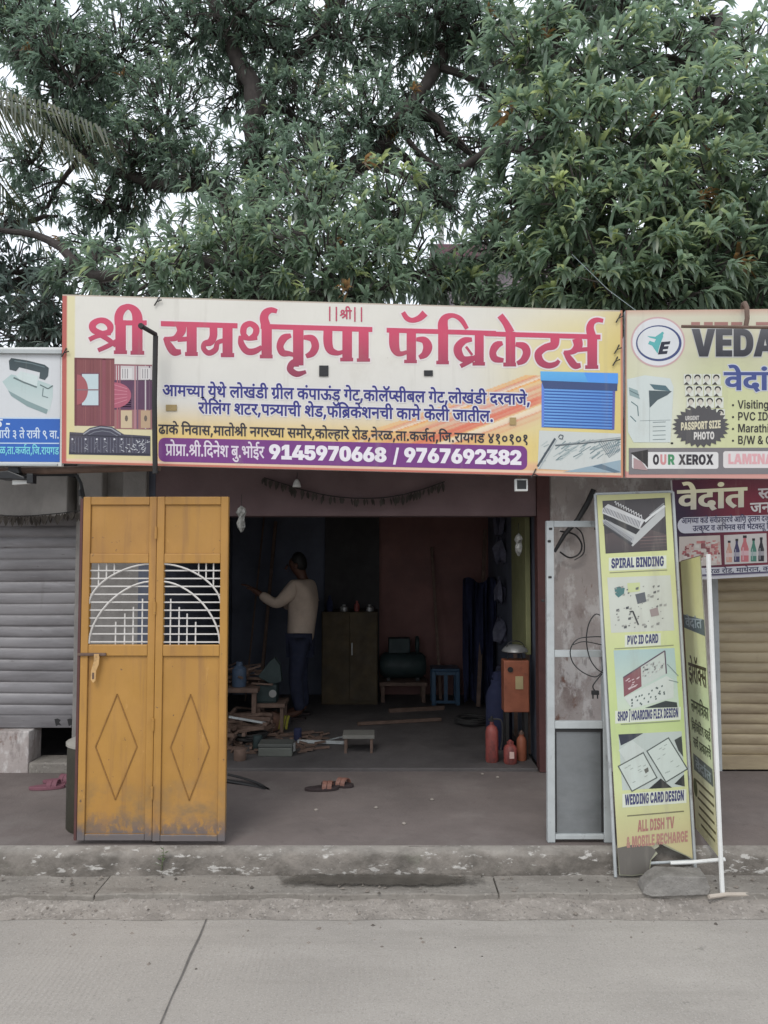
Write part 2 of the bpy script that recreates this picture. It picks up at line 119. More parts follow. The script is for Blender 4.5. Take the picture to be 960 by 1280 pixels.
 284:'243,40 195,107 447,258 ~389,270 ~295,298 257,314 ~214,286 ~123,229 76,202 28,270 ~69,290 ~146,333 183,354 ~130,392 ~89,464 89,503 ~89,556 ~174,632 247,632 ~313,632 ~399,559 399,500 ~399,457 ~354,388 319,361 ~363,344 ~483,316 537,310 537,551 461,551 461,622 722,622 722,551 618,551 618,0 537,0 537,234;168,497 ~168,473 ~202,419 248,393 ~281,415 ~318,469 318,500 ~318,534 ~278,566 244,566 ~215,566 ~168,532',
 347:'0,622 396,622 396,551 0,551;80,132 326,281 ~284,335 ~222,380 181,380 ~153,380 ~96,364 55,343 27,417 ~61,433 ~135,456 179,456 ~219,456 ~285,430 ~353,366 395,309 395,242 127,65',
 799:'46,-129 ~61,-70 ~88,64 95,116 192,116 199,105 ~186,52 ~138,-74 113,-129',
 800:'49,338 291,338 291,256 49,256',
 801:'72,54 ~72,91 ~108,121 133,121 ~159,121 ~196,91 196,54 ~196,18 ~159,-14 133,-14 ~108,-14 ~72,18',
 825:'234,832 306,832 306,-166 234,-166',
}
DEV_RUNS = {
 '||श्री||':(3126,[(825, 0), (825, 540), (284, 1080), (68, 1787), (825, 2046), (825, 2586)]),
 'आमच्या येथे लोखंडी ग्रील कंपाऊंड गेट,कोलॅप्सीबल गेट,लोखंडी दरवाजे,':(25126,[(10, 0), (50, 1023), (188, 1621), (51, 2017), (66, 2597), (3, 2856), (51, 3116), (75, 3696), (41, 3696), (75, 4338), (3, 4338), (54, 4598), (79, 5276), (26, 5535), (6, 6353), (37, 6353), (68, 6930), (3, 7189), (256, 7449), (68, 8012), (54, 8271), (3, 8949), (25, 9209), (6, 9971), (46, 9971), (66, 10539), (14, 10798), (6, 11563), (37, 11563), (3, 12140), (27, 12400), (75, 12963), (35, 12963), (799, 13467), (25, 13735), (79, 14497), (54, 14756), (73, 15434), (203, 15434), (60, 15742), (68, 16418), (48, 16677), (54, 17248), (3, 17926), (27, 18186), (75, 18749), (35, 18749), (799, 19253), (54, 19521), (79, 20199), (26, 20458), (6, 21276), (37, 21276), (68, 21853), (3, 22112), (42, 22372), (52, 22892), (57, 23301), (66, 23857), (32, 24116), (75, 24858), (799, 24858)]),
 'रोलिंग शटर,पत्र्याची शेड,फॅब्रिकेशनची कामे केली जातील.':(20121,[(52, 0), (79, 409), (67, 668), (54, 927), (6, 1605), (27, 1605), (3, 2168), (58, 2428), (35, 3108), (52, 3612), (799, 4021), (46, 4289), (347, 4857), (51, 5239), (66, 5819), (30, 6078), (68, 6712), (3, 6971), (58, 7231), (75, 7911), (37, 7911), (799, 8488), (47, 8756), (73, 9527), (67, 9527), (276, 9786), (25, 10357), (75, 11119), (58, 11119), (44, 11799), (30, 12354), (68, 12988), (3, 13247), (25, 13507), (66, 14269), (50, 14528), (75, 15126), (3, 15126), (25, 15386), (75, 16148), (54, 16148), (68, 16826), (3, 17085), (32, 17345), (66, 18087), (40, 18346), (68, 18916), (54, 19175), (801, 19853)]),
 'ढाके निवास,मातोश्री नगरच्या समोर,कोल्हारे रोड,नेरळ,ता.कर्जत,जि.रायगड ४१०१०१':(29708,[(38, 0), (66, 563), (25, 822), (75, 1584), (3, 1584), (67, 1844), (44, 2103), (57, 2658), (66, 3214), (60, 3473), (799, 4149), (50, 4417), (66, 5015), (40, 5274), (79, 5844), (284, 6103), (68, 6810), (3, 7069), (44, 7329), (27, 7884), (52, 8447), (188, 8856), (51, 9252), (66, 9832), (3, 10091), (60, 10351), (50, 11027), (79, 11625), (52, 11884), (799, 12293), (25, 12561), (79, 13323), (210, 13582), (61, 14082), (66, 14613), (52, 14872), (75, 15281), (3, 15281), (52, 15541), (79, 15950), (37, 16209), (799, 16786), (44, 17054), (75, 17609), (52, 17609), (55, 18018), (799, 18778), (40, 19046), (66, 19616), (801, 19875), (25, 20143), (32, 20905), (181, 21647), (40, 21647), (799, 22217), (67, 22485), (32, 22744), (801, 23486), (52, 23754), (66, 24163), (51, 24422), (27, 25002), (37, 25565), (3, 26142), (110, 26402), (107, 26953), (106, 27504), (107, 28055), (106, 28606), (107, 29157)]),
 'प्रोप्रा.श्री.दिनेश बु.भोईर':(8131,[(274, 0), (79, 568), (274, 827), (66, 1395), (801, 1654), (284, 1922), (68, 2629), (801, 2888), (67, 3156), (42, 3415), (44, 3935), (75, 4490), (58, 4490), (3, 5170), (48, 5430), (69, 6001), (801, 6001), (49, 6269), (79, 6972), (12, 7231), (52, 7722)]),
 'वेदांत':(1905,[(57, 0), (75, 556), (42, 556), (66, 1076), (6, 1335), (40, 1335)]),
 'वेळ -':(1916,[(57, 0), (75, 556), (55, 556), (3, 1316), (800, 1576)]),
 'स. ९ ते १ वा. दुपारी ३ ते रात्री ९ वा.':(12548,[(60, 0), (801, 676), (3, 944), (115, 1204), (3, 1755), (40, 2015), (75, 2585), (3, 2585), (107, 2845), (3, 3396), (57, 3656), (66, 4212), (801, 4471), (3, 4739), (42, 4999), (69, 5519), (46, 5519), (66, 6087), (52, 6346), (68, 6755), (3, 7014), (109, 7274), (3, 7825), (40, 8085), (75, 8655), (3, 8655), (52, 8915), (66, 9324), (269, 9583), (68, 10135), (3, 10394), (115, 10654), (3, 11205), (57, 11465), (66, 12021), (801, 12280)]),
 'नेरळ,ता.कर्जत,जि.रायगड':(9088,[(44, 0), (75, 555), (52, 555), (55, 964), (799, 1724), (40, 1992), (66, 2562), (801, 2821), (25, 3089), (32, 3851), (181, 4593), (40, 4593), (799, 5163), (67, 5431), (32, 5690), (801, 6432), (52, 6700), (66, 7109), (51, 7368), (27, 7948), (37, 8511)]),
 'जनरल':(2384,[(32, 0), (44, 742), (52, 1297), (54, 1706)]),
 'स्टोअर्स':(2592,[(215, 0), (35, 389), (79, 893), (9, 1152), (60, 1916), (181, 2592)]),
 'आमच्या कडे सर्वप्रकारचे आणि उत्तम दर्जाचे':(15584,[(10, 0), (50, 1023), (188, 1621), (51, 2017), (66, 2597), (3, 2856), (25, 3116), (37, 3878), (75, 4455), (3, 4455), (60, 4715), (57, 5391), (181, 5947), (274, 5947), (25, 6515), (66, 7277), (52, 7536), (30, 7945), (75, 8579), (3, 8579), (10, 8839), (67, 9862), (39, 10121), (3, 10844), (13, 11104), (198, 11652), (40, 12001), (50, 12571), (3, 13169), (42, 13429), (32, 13949), (66, 14691), (181, 14950), (30, 14950), (75, 15584)]),
 'उत्कृष्ट व अभिनव सर्व भेटवस्तू मिळतील':(14310,[(13, 0), (198, 548), (25, 897), (71, 1659), (214, 1659), (35, 2035), (3, 2539), (57, 2799), (3, 3355), (9, 3615), (67, 4379), (49, 4638), (44, 5341), (57, 5896), (3, 6452), (60, 6712), (57, 7388), (181, 7944), (3, 7944), (49, 8204), (75, 8907), (35, 8907), (57, 9411), (215, 9967), (40, 10356), (70, 10926), (3, 10926), (67, 11186), (50, 11445), (55, 12043), (40, 12803), (68, 13373), (54, 13632)]),
 'नेरळ रोड, माथेरान, कर्जत ता.कर्जत':(12512,[(44, 0), (75, 555), (52, 555), (55, 964), (3, 1724), (52, 1984), (79, 2393), (37, 2652), (799, 3229), (3, 3497), (50, 3757), (66, 4355), (41, 4614), (75, 5256), (52, 5256), (66, 5665), (44, 5924), (799, 6479), (3, 6747), (25, 7007), (32, 7769), (181, 8511), (40, 8511), (3, 9081), (40, 9341), (66, 9911), (801, 10170), (25, 10438), (32, 11200), (181, 11942), (40, 11942)]),
 'झेरॉक्स':(2703,[(33, 0), (75, 756), (52, 756), (77, 1165), (183, 1424), (60, 2027)]),
 'लग्नपत्रिका':(3914,[(54, 0), (185, 678), (44, 959), (46, 1514), (67, 2082), (269, 2341), (25, 2893), (66, 3655)]),
 'व्हिजिटिंग कार्ड':(5367,[(67, 0), (212, 259), (61, 651), (67, 1182), (32, 1441), (67, 2183), (35, 2442), (6, 2946), (27, 2946), (3, 3509), (25, 3769), (66, 4531), (37, 4790), (181, 5367)]),
 'सर्व प्रकारचे':(4124,[(60, 0), (57, 676), (181, 1232), (3, 1232), (274, 1492), (25, 2060), (66, 2822), (52, 3081), (30, 3490), (75, 4124)]),
}
LATIN_BOLD = {
 'A':('22,0 258,728 528,728 772,0 549,0 464,282 ~437,374 ~389,572 368,669 413,669 ~392,572 ~350,374 324,282 243,0;197,140 197,287 598,287 598,140', 795),
 'B':('47,0 47,728 362,728 ~445,728 ~559,683 ~616,601 616,546 ~616,506 ~581,439 ~518,395 476,387 476,379 ~522,377 ~599,334 ~645,257 645,206 ~645,146 ~583,53 ~469,0 390,0;244,157 337,157 ~386,157 ~437,195 437,231 ~437,257 ~413,293 ~370,312 340,312 244,312;244,434 325,434 ~351,434 ~391,450 ~413,480 413,503 ~413,536 ~365,572 328,572 244,572', 668),
 'C':('385,-10 ~285,-10 ~126,76 ~34,243 34,363 ~34,485 ~128,652 ~287,737 385,737 ~453,737 ~567,701 ~654,630 ~708,528 715,462 515,462 ~512,485 ~493,523 ~461,551 ~418,565 391,565 ~341,565 ~272,517 ~237,427 237,363 ~237,297 ~273,207 ~341,162 390,162 ~417,162 ~460,177 ~492,204 ~512,242 516,266 716,266 ~712,219 ~668,123 ~585,41 ~465,-10', 748),
 'D':('327,0 128,0 128,168 319,168 ~374,168 ~450,202 ~490,288 490,363 ~490,439 ~449,525 ~371,560 313,560 125,560 125,728 324,728 ~437,728 ~600,640 ~688,477 688,363 ~688,250 ~600,87 ~438,0;244,728 244,0 47,0 47,728', 723),
 'E':('47,0 47,728 571,728 571,568 244,568 244,445 544,445 544,290 244,290 244,159 569,159 569,0', 613),
 'F':('47,0 47,728 559,728 559,568 244,568 244,404 527,404 527,249 244,249 244,0', 584),
 'G':('391,-10 ~285,-10 ~124,81 ~34,248 34,362 ~34,482 ~130,650 ~292,737 390,737 ~454,737 ~565,701 ~651,633 ~703,542 709,487 510,487 ~505,506 ~485,535 ~456,555 ~417,565 394,565 ~344,565 ~274,518 ~237,428 237,365 ~237,301 ~272,210 ~341,162 393,162 ~438,162 ~498,188 ~527,237 527,270 562,266 396,266 396,406 718,406 718,306 ~718,206 ~634,65 ~486,-10', 754),
 'H':('47,0 47,728 244,728 244,451 506,451 506,728 703,728 703,0 506,0 506,292 244,292 244,0', 750),
 'I':('28,0 28,159 155,159 155,568 28,568 28,728 479,728 479,568 352,568 352,159 479,159 479,0', 507),
 'J':('286,-10 ~158,-10 ~20,113 20,228 20,273 217,273 217,224 ~217,184 ~253,144 286,144 ~319,144 ~354,184 354,225 354,728 549,728 549,229 ~549,114 ~413,-10', 596),
 'K':('197,127 197,294 ~217,340 ~255,414 ~306,490 345,541 489,728 723,728 419,353 400,361;47,0 47,728 244,728 244,571 240,362 244,266 244,0;504,0 329,292 454,437 737,0', 759),
 'L':('47,0 47,728 244,728 244,159 538,159 538,0', 565),
 'M':('47,0 47,728 358,728 424,500 ~432,471 ~454,374 ~475,263 ~492,161 497,126 460,126 ~465,161 ~482,263 ~503,374 ~524,471 533,500 597,728 909,728 909,0 710,0 710,281 ~710,306 ~712,389 ~715,487 ~718,587 718,629 729,629 ~720,583 ~698,482 ~674,387 ~653,308 645,281 561,0 396,0 311,281 ~303,308 ~281,387 ~256,482 ~233,583 224,629 238,629 ~238,587 ~241,487 ~244,389 ~246,306 246,281 246,0', 956),
 'N':('47,0 47,728 262,728 435,442 ~458,405 ~497,331 ~533,241 552,182 535,182 ~533,221 ~525,325 ~520,426 520,461 520,728 723,728 723,0 508,0 346,266 ~319,311 ~277,390 ~239,478 214,535 234,535 ~238,484 ~246,382 ~250,295 250,266 250,0', 770),
 'O':('388,-10 ~289,-10 ~128,76 ~34,243 34,363 ~34,485 ~128,652 ~289,737 388,737 ~487,737 ~647,652 ~741,485 741,363 ~741,242 ~647,76 ~487,-10;388,162 ~437,162 ~504,208 ~538,298 538,363 ~538,429 ~504,519 ~437,565 388,565 ~339,565 ~272,519 ~237,429 237,363 ~237,298 ~272,208 ~339,162', 775),
 'P':('47,0 47,728 360,728 ~441,728 ~563,664 ~631,547 631,470 ~631,392 ~562,278 ~437,216 354,216 166,216 166,369 313,369 ~349,369 ~398,394 ~425,439 425,470 ~425,501 ~398,546 ~349,569 313,569 244,569 244,0', 656),
 'Q':('328,270 481,270 537,200 631,94 753,-54 578,-54 491,47 434,131;388,-10 ~289,-10 ~128,76 ~34,243 34,363 ~34,485 ~128,652 ~289,737 388,737 ~487,737 ~647,652 ~741,485 741,363 ~741,242 ~647,76 ~487,-10;388,162 ~437,162 ~504,208 ~538,298 538,363 ~538,429 ~504,519 ~437,565 388,565 ~339,565 ~272,519 ~237,429 237,363 ~237,298 ~272,208 ~339,162', 787),
 'R':('47,0 47,728 360,728 ~441,728 ~563,668 ~631,558 631,480 ~631,402 ~562,295 ~437,240 354,240 166,240 166,394 313,394 ~349,394 ~398,411 ~425,449 425,480 ~425,512 ~398,551 ~349,569 313,569 244,569 244,0;440,0 263,334 473,334 655,0', 668),
 'S':('343,-9 ~248,-9 ~107,47 ~29,165 28,256 216,256 ~218,223 ~248,177 ~302,153 340,153 ~372,153 ~415,169 ~437,197 437,215 ~437,231 ~416,256 ~368,277 327,285 254,301 ~158,321 ~47,420 47,506 ~47,575 ~122,679 ~254,737 341,737 ~429,737 ~558,678 ~627,571 628,500 438,500 ~436,536 ~389,575 341,575 ~311,575 ~271,561 ~253,536 253,520 ~253,502 ~273,477 ~316,458 351,450 410,438 ~470,425 ~557,383 ~612,327 ~638,256 638,215 ~638,143 ~567,43 ~435,-9', 666),
 'T':('27,568 27,728 659,728 659,568 442,568 442,0 245,0 245,568', 687),
 'U':('360,-9 ~267,-9 ~125,57 ~47,179 47,262 47,728 244,728 244,278 ~244,244 ~274,192 ~327,162 360,162 ~395,162 ~447,192 ~478,244 478,278 478,728 675,728 675,262 ~675,179 ~596,57 ~454,-9', 722),
 'V':('267,0 22,728 246,728 331,445 ~358,354 ~404,164 425,66 381,66 ~402,164 ~445,354 471,445 552,728 772,728 536,0', 795),
 'W':('215,0 22,728 243,728 301,445 ~312,392 ~330,266 ~347,140 356,86 317,86 ~327,140 ~346,266 ~366,392 378,445 442,728 640,728 704,445 ~716,392 ~736,266 ~755,140 765,86 726,86 ~735,140 ~751,266 ~770,392 780,445 839,728 1060,728 867,0 644,0 571,296 ~553,373 ~531,551 515,633 567,633 ~548,551 ~530,374 511,296 438,0', 1082),
 'X':('22,0 336,445 336,294 52,728 281,728 339,633 ~360,598 ~388,535 ~411,479 425,455 365,455 ~380,479 ~403,535 ~432,598 453,633 512,728 735,728 460,306 460,447 764,0 528,0 449,125 ~429,156 ~407,199 ~391,233 379,251 406,251 ~395,233 ~378,198 ~356,156 335,125 252,0', 786),
 'Y':('293,0 293,253 22,728 254,728 359,508 ~374,478 ~396,415 408,375 379,375 ~390,415 ~410,478 424,508 522,728 753,728 490,253 490,0', 775),
 'Z':('50,0 50,109 319,469 ~351,512 ~430,597 470,640 482,576 ~430,570 ~326,568 273,568 51,568 51,728 645,728 645,618 381,266 ~348,221 ~266,132 224,88 212,151 ~269,157 ~381,159 438,159 644,159 644,0', 694),
 '0':('322,-10 ~221,-10 ~89,79 ~24,246 24,363 ~24,481 ~89,648 ~221,737 322,737 ~423,737 ~556,648 ~620,481 620,363 ~620,246 ~556,79 ~424,-10;322,150 ~358,150 ~402,193 ~423,288 423,363 ~423,440 ~402,535 ~358,578 322,578 ~287,578 ~242,535 ~222,440 222,363 ~222,288 ~242,193 ~287,150', 645),
 '1':('67,0 67,157 594,157 594,0;453,728 453,0 255,0 255,558 250,558 91,450 91,618 254,728', 645),
 '2':('50,0 50,142 321,366 ~348,389 ~387,428 ~408,470 408,496 ~408,524 ~384,563 ~343,585 315,585 ~288,585 ~247,563 ~224,521 224,490 36,490 ~36,567 ~105,677 ~231,737 315,737 ~403,737 ~531,682 ~601,581 601,513 ~601,471 ~566,388 ~476,288 393,219 324,162 324,157 608,157 608,0', 645),
 '3':('320,-10 ~230,-10 ~98,50 ~24,154 23,222 222,222 ~223,201 ~249,168 ~293,149 320,149 ~349,149 ~390,170 ~412,210 412,237 ~412,261 ~386,301 ~339,324 309,324 213,324 213,445 360,565 360,569 61,569 61,728 591,728 591,585 339,381 339,426 ~422,439 ~549,391 ~621,289 621,221 ~621,149 ~542,46 ~405,-10', 645),
 '4':('9,113 9,267 268,728 456,728 203,272 203,267 636,267 636,113;362,0 362,159 370,228 370,454 547,454 547,0', 645),
 '5':('318,-10 ~234,-10 ~104,49 ~30,154 29,222 221,222 ~221,197 ~248,160 ~292,140 318,140 ~348,140 ~394,166 ~419,212 419,244 ~419,276 ~394,324 ~348,350 318,350 ~286,350 ~234,319 221,293 47,327 76,728 565,728 565,569 238,569 224,409 228,409 ~245,442 ~329,485 384,485 ~433,485 ~515,451 ~576,388 ~610,302 610,250 ~610,174 ~538,57 ~406,-10', 645),
 '6':('326,-10 ~250,-10 ~117,46 ~35,157 35,240 ~35,302 ~82,415 120,473 292,728 485,728 270,410 202,410 ~213,425 ~263,456 ~334,477 379,477 ~447,477 ~550,423 ~609,322 609,250 ~609,170 ~536,54 ~408,-10;324,140 ~354,140 ~399,167 ~426,213 426,243 ~426,273 ~399,320 ~354,347 324,347 ~296,347 ~250,320 ~224,273 224,243 ~224,213 ~250,167 ~296,140', 645),
 '7':('102,0 387,565 387,569 52,569 52,728 592,728 592,569 305,0', 645),
 '8':('322,-10 ~234,-10 ~96,45 ~17,139 17,197 ~17,242 ~62,317 ~139,367 186,374 186,379 ~124,390 ~43,479 43,540 ~43,597 ~116,686 ~242,737 322,737 ~402,737 ~529,686 ~601,597 601,540 ~601,479 ~520,390 458,379 458,374 ~505,367 ~582,317 ~627,242 627,197 ~627,139 ~548,45 ~410,-10;322,126 ~350,126 ~394,149 ~418,189 418,215 ~418,240 ~394,278 ~350,301 322,301 ~294,301 ~251,279 ~226,240 226,215 ~226,189 ~251,149 ~294,126;322,438 ~347,438 ~385,458 ~408,494 408,517 ~408,540 ~385,575 ~347,595 322,595 ~297,595 ~259,575 ~237,540 237,517 ~237,494 ~259,458 ~297,438', 645),
 '9':('318,737 ~395,737 ~527,682 ~609,571 609,487 ~609,426 ~563,312 524,255 353,0 159,0 375,317 442,317 ~432,302 ~382,271 ~310,251 266,251 ~198,251 ~94,304 ~35,406 35,478 ~35,557 ~108,674 ~237,737;320,588 ~291,588 ~245,561 ~219,515 219,484 ~219,455 ~245,408 ~291,381 320,381 ~349,381 ~395,408 ~421,455 421,484 ~421,515 ~395,561 ~349,588', 645),
 '/':('406,762 172,-109 6,-109 240,762', 412),
 '&':('282,-12 ~204,-12 ~91,44 ~30,137 30,193 ~30,234 ~61,298 ~117,351 155,375 320,478 ~337,488 ~355,510 ~363,531 363,540 ~363,557 ~337,584 311,584 ~294,584 ~270,572 ~257,549 257,534 ~257,513 ~280,468 ~321,418 349,388 701,0 505,0 210,312 ~188,336 ~136,403 ~98,487 98,537 ~98,593 ~151,684 ~247,738 311,738 ~372,738 ~460,688 ~508,604 508,554 ~508,520 ~485,458 ~442,404 411,382 261,275 ~244,263 ~218,232 218,207 ~218,187 ~237,157 ~272,142 296,142 ~333,142 ~405,177 ~465,241 ~502,328 502,379 657,379 ~657,316 ~631,199 ~573,102 525,68 471,42 ~427,14 ~328,-12', 695),
}
LATIN_PLAIN = {
 'V':('285,0 25,728 160,728 293,341 ~310,287 ~352,143 377,51 351,51 ~376,145 ~416,287 433,341 562,728 697,728 441,0', 721),
 'i':('69,0 69,546 189,546 189,0;129,625 ~100,625 ~58,665 58,693 ~58,721 ~100,760 129,760 ~159,760 ~201,721 201,693 ~201,665 ~159,625', 258),
 's':('272,-11 ~210,-11 ~115,24 ~54,93 45,142 157,164 ~169,123 ~227,83 274,83 ~323,83 ~380,122 380,151 ~380,175 ~343,207 305,215 212,236 ~135,253 ~60,328 60,388 ~60,438 ~115,512 ~213,553 277,553 ~338,553 ~426,518 ~480,455 491,413 383,392 ~374,420 ~324,461 279,461 ~237,461 ~181,424 181,395 ~181,370 ~218,338 261,329 352,309 ~429,293 ~503,219 503,162 ~503,111 ~444,33 ~340,-11', 546),
 't':('315,546 315,450 10,450 10,546;88,676 208,676 208,152 ~208,121 ~235,92 265,92 ~273,92 ~301,96 310,98 330,4 ~310,-2 ~268,-7 248,-7 ~171,-7 ~88,70 88,142', 349),
 'n':('189,321 189,0 69,0 69,546 183,546 185,411 175,411 ~198,483 ~287,553 353,553 ~409,553 ~493,505 ~539,413 539,347 539,0 419,0 419,330 ~419,386 ~361,450 309,450 ~275,450 ~221,419 ~189,362', 608),
 'g':('302,-216 ~237,-216 ~142,-183 ~80,-127 66,-92 168,-52 ~177,-67 ~208,-100 ~261,-123 302,-123 ~362,-123 ~435,-66 435,-6 435,98 425,98 ~415,79 ~380,37 ~318,8 270,8 ~207,8 ~105,68 ~45,186 45,275 ~45,363 ~105,488 ~208,553 271,553 ~321,553 ~383,520 ~420,475 429,456 436,456 436,546 555,546 555,-4 ~555,-76 ~489,-170 ~374,-216;302,105 ~345,105 ~405,146 ~436,222 436,276 ~436,329 ~405,408 ~346,453 302,453 ~258,453 ~198,406 ~168,326 168,276 ~168,225 ~198,147 ~258,105', 624),
 'C':('383,-10 ~288,-10 ~138,79 ~52,246 52,363 ~52,481 ~139,648 ~288,737 383,737 ~442,737 ~545,704 ~626,639 ~679,547 688,488 562,488 ~556,521 ~524,572 ~477,608 ~418,626 385,626 ~324,626 ~230,565 ~176,448 176,363 ~176,278 ~230,162 ~325,102 385,102 ~418,102 ~476,120 ~524,156 ~556,207 563,240 688,240 ~680,187 ~630,97 ~551,28 ~446,-10', 736),
 'a':('222,-12 ~170,-12 ~86,26 ~38,100 38,154 ~38,200 ~73,260 ~133,296 ~207,314 247,318 ~295,324 ~354,332 ~383,349 383,368 383,370 ~383,398 ~360,437 ~317,458 284,458 ~251,458 ~203,438 ~173,406 166,388 54,412 ~71,461 ~139,523 ~231,553 283,553 ~320,553 ~397,535 ~463,493 ~503,420 503,364 503,0 388,0 388,75 382,75 ~371,53 ~328,13 ~265,-12;251,80 ~292,80 ~351,112 ~383,165 383,196 383,263 ~377,257 ~347,248 ~308,241 ~271,236 259,235 ~230,231 ~183,213 ~155,180 155,154 ~155,130 ~180,97 ~223,80', 572),
 'r':('69,0 69,546 186,546 186,456 191,456 ~206,502 ~280,553 327,553 ~338,553 ~365,552 373,550 373,438 ~366,440 ~332,444 315,444 ~279,444 ~222,414 ~189,360 189,325 189,0', 394),
 'd':('271,-10 ~206,-10 ~103,57 ~45,183 45,272 ~45,362 ~104,488 ~207,553 271,553 ~320,553 ~382,520 ~418,475 427,456 433,456 433,728 553,728 553,0 436,0 436,86 427,86 ~418,67 ~381,22 ~319,-10;302,90 ~345,90 ~404,136 ~435,218 435,272 ~435,327 ~404,408 ~345,453 302,453 ~257,453 ~198,406 ~168,324 168,272 ~168,220 ~198,138 ~258,90', 622),
 'P':('76,0 76,728 344,728 ~428,728 ~541,665 ~599,557 599,488 ~599,419 ~541,311 ~427,249 342,249 163,249 163,352 327,352 ~378,352 ~442,387 ~472,449 472,488 ~472,528 ~442,589 ~378,623 326,623 200,623 200,0', 644),
 'I':('40,0 40,105 168,105 168,622 40,622 40,728 421,728 421,622 293,622 293,105 421,105 421,0', 461),
 'D':('319,0 136,0 136,108 312,108 ~391,108 ~495,166 ~548,280 548,365 ~548,449 ~495,562 ~393,620 317,620 132,620 132,728 324,728 ~432,728 ~587,640 ~670,478 670,365 ~670,251 ~587,88 ~429,0;200,728 200,0 76,0 76,728', 722),
 'M':('76,0 76,728 261,728 406,338 ~413,318 ~431,255 ~450,182 ~467,112 473,85 447,85 ~454,111 ~470,180 ~489,254 ~507,318 514,338 657,728 844,728 844,0 720,0 720,375 ~720,398 ~721,464 ~723,538 ~725,613 725,647 734,647 ~724,610 ~701,531 ~679,457 ~659,395 652,375 512,0 407,0 265,375 ~258,395 ~239,456 ~216,529 ~193,608 181,647 192,647 ~192,616 ~194,541 ~196,466 ~197,399 197,375 197,0', 919),
 'h':('189,321 189,0 69,0 69,728 188,728 188,411 175,411 ~198,483 ~287,553 353,553 ~409,553 ~493,505 ~540,413 540,347 540,0 419,0 419,330 ~419,386 ~361,450 309,450 ~275,450 ~221,419 ~189,362', 609),
 'B':('76,0 76,728 351,728 ~429,728 ~532,677 ~583,592 583,538 ~583,493 ~550,431 ~493,392 458,383 458,376 ~496,374 ~566,331 ~612,253 612,198 ~612,141 ~558,52 ~449,0 365,0;200,105 347,105 ~421,105 ~487,162 487,206 ~487,239 ~454,293 ~393,325 351,325 200,325;200,416 336,416 ~371,416 ~428,442 ~460,491 460,524 ~460,567 ~400,624 339,624 200,624', 658),
 '/':('358,762 124,-109 17,-109 252,762', 376),
 'W':('221,0 25,728 157,728 255,330 ~265,290 ~282,200 ~298,109 305,65 286,65 ~294,109 ~310,200 ~329,290 339,330 441,728 574,728 675,330 ~685,290 ~703,200 ~720,109 729,65 708,65 ~716,109 ~732,200 ~749,290 759,330 857,728 990,728 793,0 650,0 541,412 ~527,466 ~504,594 492,667 521,667 ~508,596 ~489,471 473,412 364,0', 1014),
 '&':('283,-10 ~209,-10 ~102,44 ~45,135 45,191 ~45,237 ~81,304 ~146,362 188,392 313,478 ~327,488 ~355,514 ~373,547 373,567 ~373,597 ~332,636 297,636 ~272,636 ~236,617 ~216,582 216,559 ~216,534 ~240,486 ~283,433 310,401 650,0 517,0 236,325 ~202,366 ~143,438 ~106,515 106,560 ~106,611 ~153,690 ~238,736 295,736 ~351,736 ~433,691 ~478,616 478,570 ~478,537 ~454,479 ~410,429 381,408 234,300 ~198,273 ~164,224 164,193 ~164,162 ~194,115 ~248,89 283,89 ~324,89 ~402,125 ~464,190 ~501,282 501,339 607,339 ~607,269 ~576,169 ~529,102 505,83 476,59 ~438,24 ~333,-10', 659),
 'o':('303,-11 ~225,-11 ~108,59 ~45,186 45,270 ~45,355 ~108,482 ~225,553 303,553 ~382,553 ~499,482 ~563,355 563,270 ~563,186 ~499,59 ~382,-11;303,88 ~350,88 ~411,137 ~440,220 440,270 ~440,321 ~411,404 ~350,454 303,454 ~257,454 ~197,404 ~167,322 167,270 ~167,220 ~197,137 ~257,88', 607),
 'l':('214,-4 ~140,-4 ~69,66 69,133 69,728 189,728 189,153 ~189,122 ~208,95 232,95 ~245,95 ~258,97 264,99 285,7 ~273,3 ~235,-4', 294),
 'u':('256,-7 ~200,-7 ~115,41 ~69,133 69,199 69,546 189,546 189,216 ~189,160 ~248,96 299,96 ~334,96 ~388,127 ~419,184 419,225 419,546 540,546 540,0 425,0 424,135 434,135 ~411,62 ~320,-7', 609),
}
def parse_glyph(s):
    out = []
    for c in s.split(';'):
        if not c: continue
        p = []
        for t in c.split(' '):
            on = t[0] != '~'
            if not on: t = t[1:]
            x, y = t.split(',')
            p.append((float(x), float(y), on))
        out.append(p)
    return out

def flatten(c, n=4):
    """TrueType quadratic contour -> polyline"""
    q = []
    m = len(c)
    for i in range(m):
        a, b = c[i], c[(i+1) % m]
        q.append(a)
        if not a[2] and not b[2]:
            q.append(((a[0]+b[0])/2, (a[1]+b[1])/2, True))
    k = next((i for i, p in enumerate(q) if p[2]), 0)
    q = q[k:] + q[:k]
    pts = []
    i = 0
    while i < len(q):
        a = q[i]; b = q[(i+1) % len(q)]
        pts.append((a[0], a[1]))
        if not b[2]:
            d = q[(i+2) % len(q)]
            for j in range(1, n):
                t = j/n
                pts.append(((1-t)**2*a[0]+2*t*(1-t)*b[0]+t*t*d[0], (1-t)**2*a[1]+2*t*(1-t)*b[1]+t*t*d[1]))
            i += 2
        else:
            i += 1
    r = []
    for p in pts:
        if not r or abs(p[0]-r[-1][0])+abs(p[1]-r[-1][1]) > 1.0: r.append(p)
    if len(r) > 1 and abs(r[0][0]-r[-1][0])+abs(r[0][1]-r[-1][1]) <= 1.0: r.pop()
    return r

def area(p):
    return 0.5*sum(p[i-1][0]*p[i][1]-p[i][0]*p[i-1][1] for i in range(len(p)))

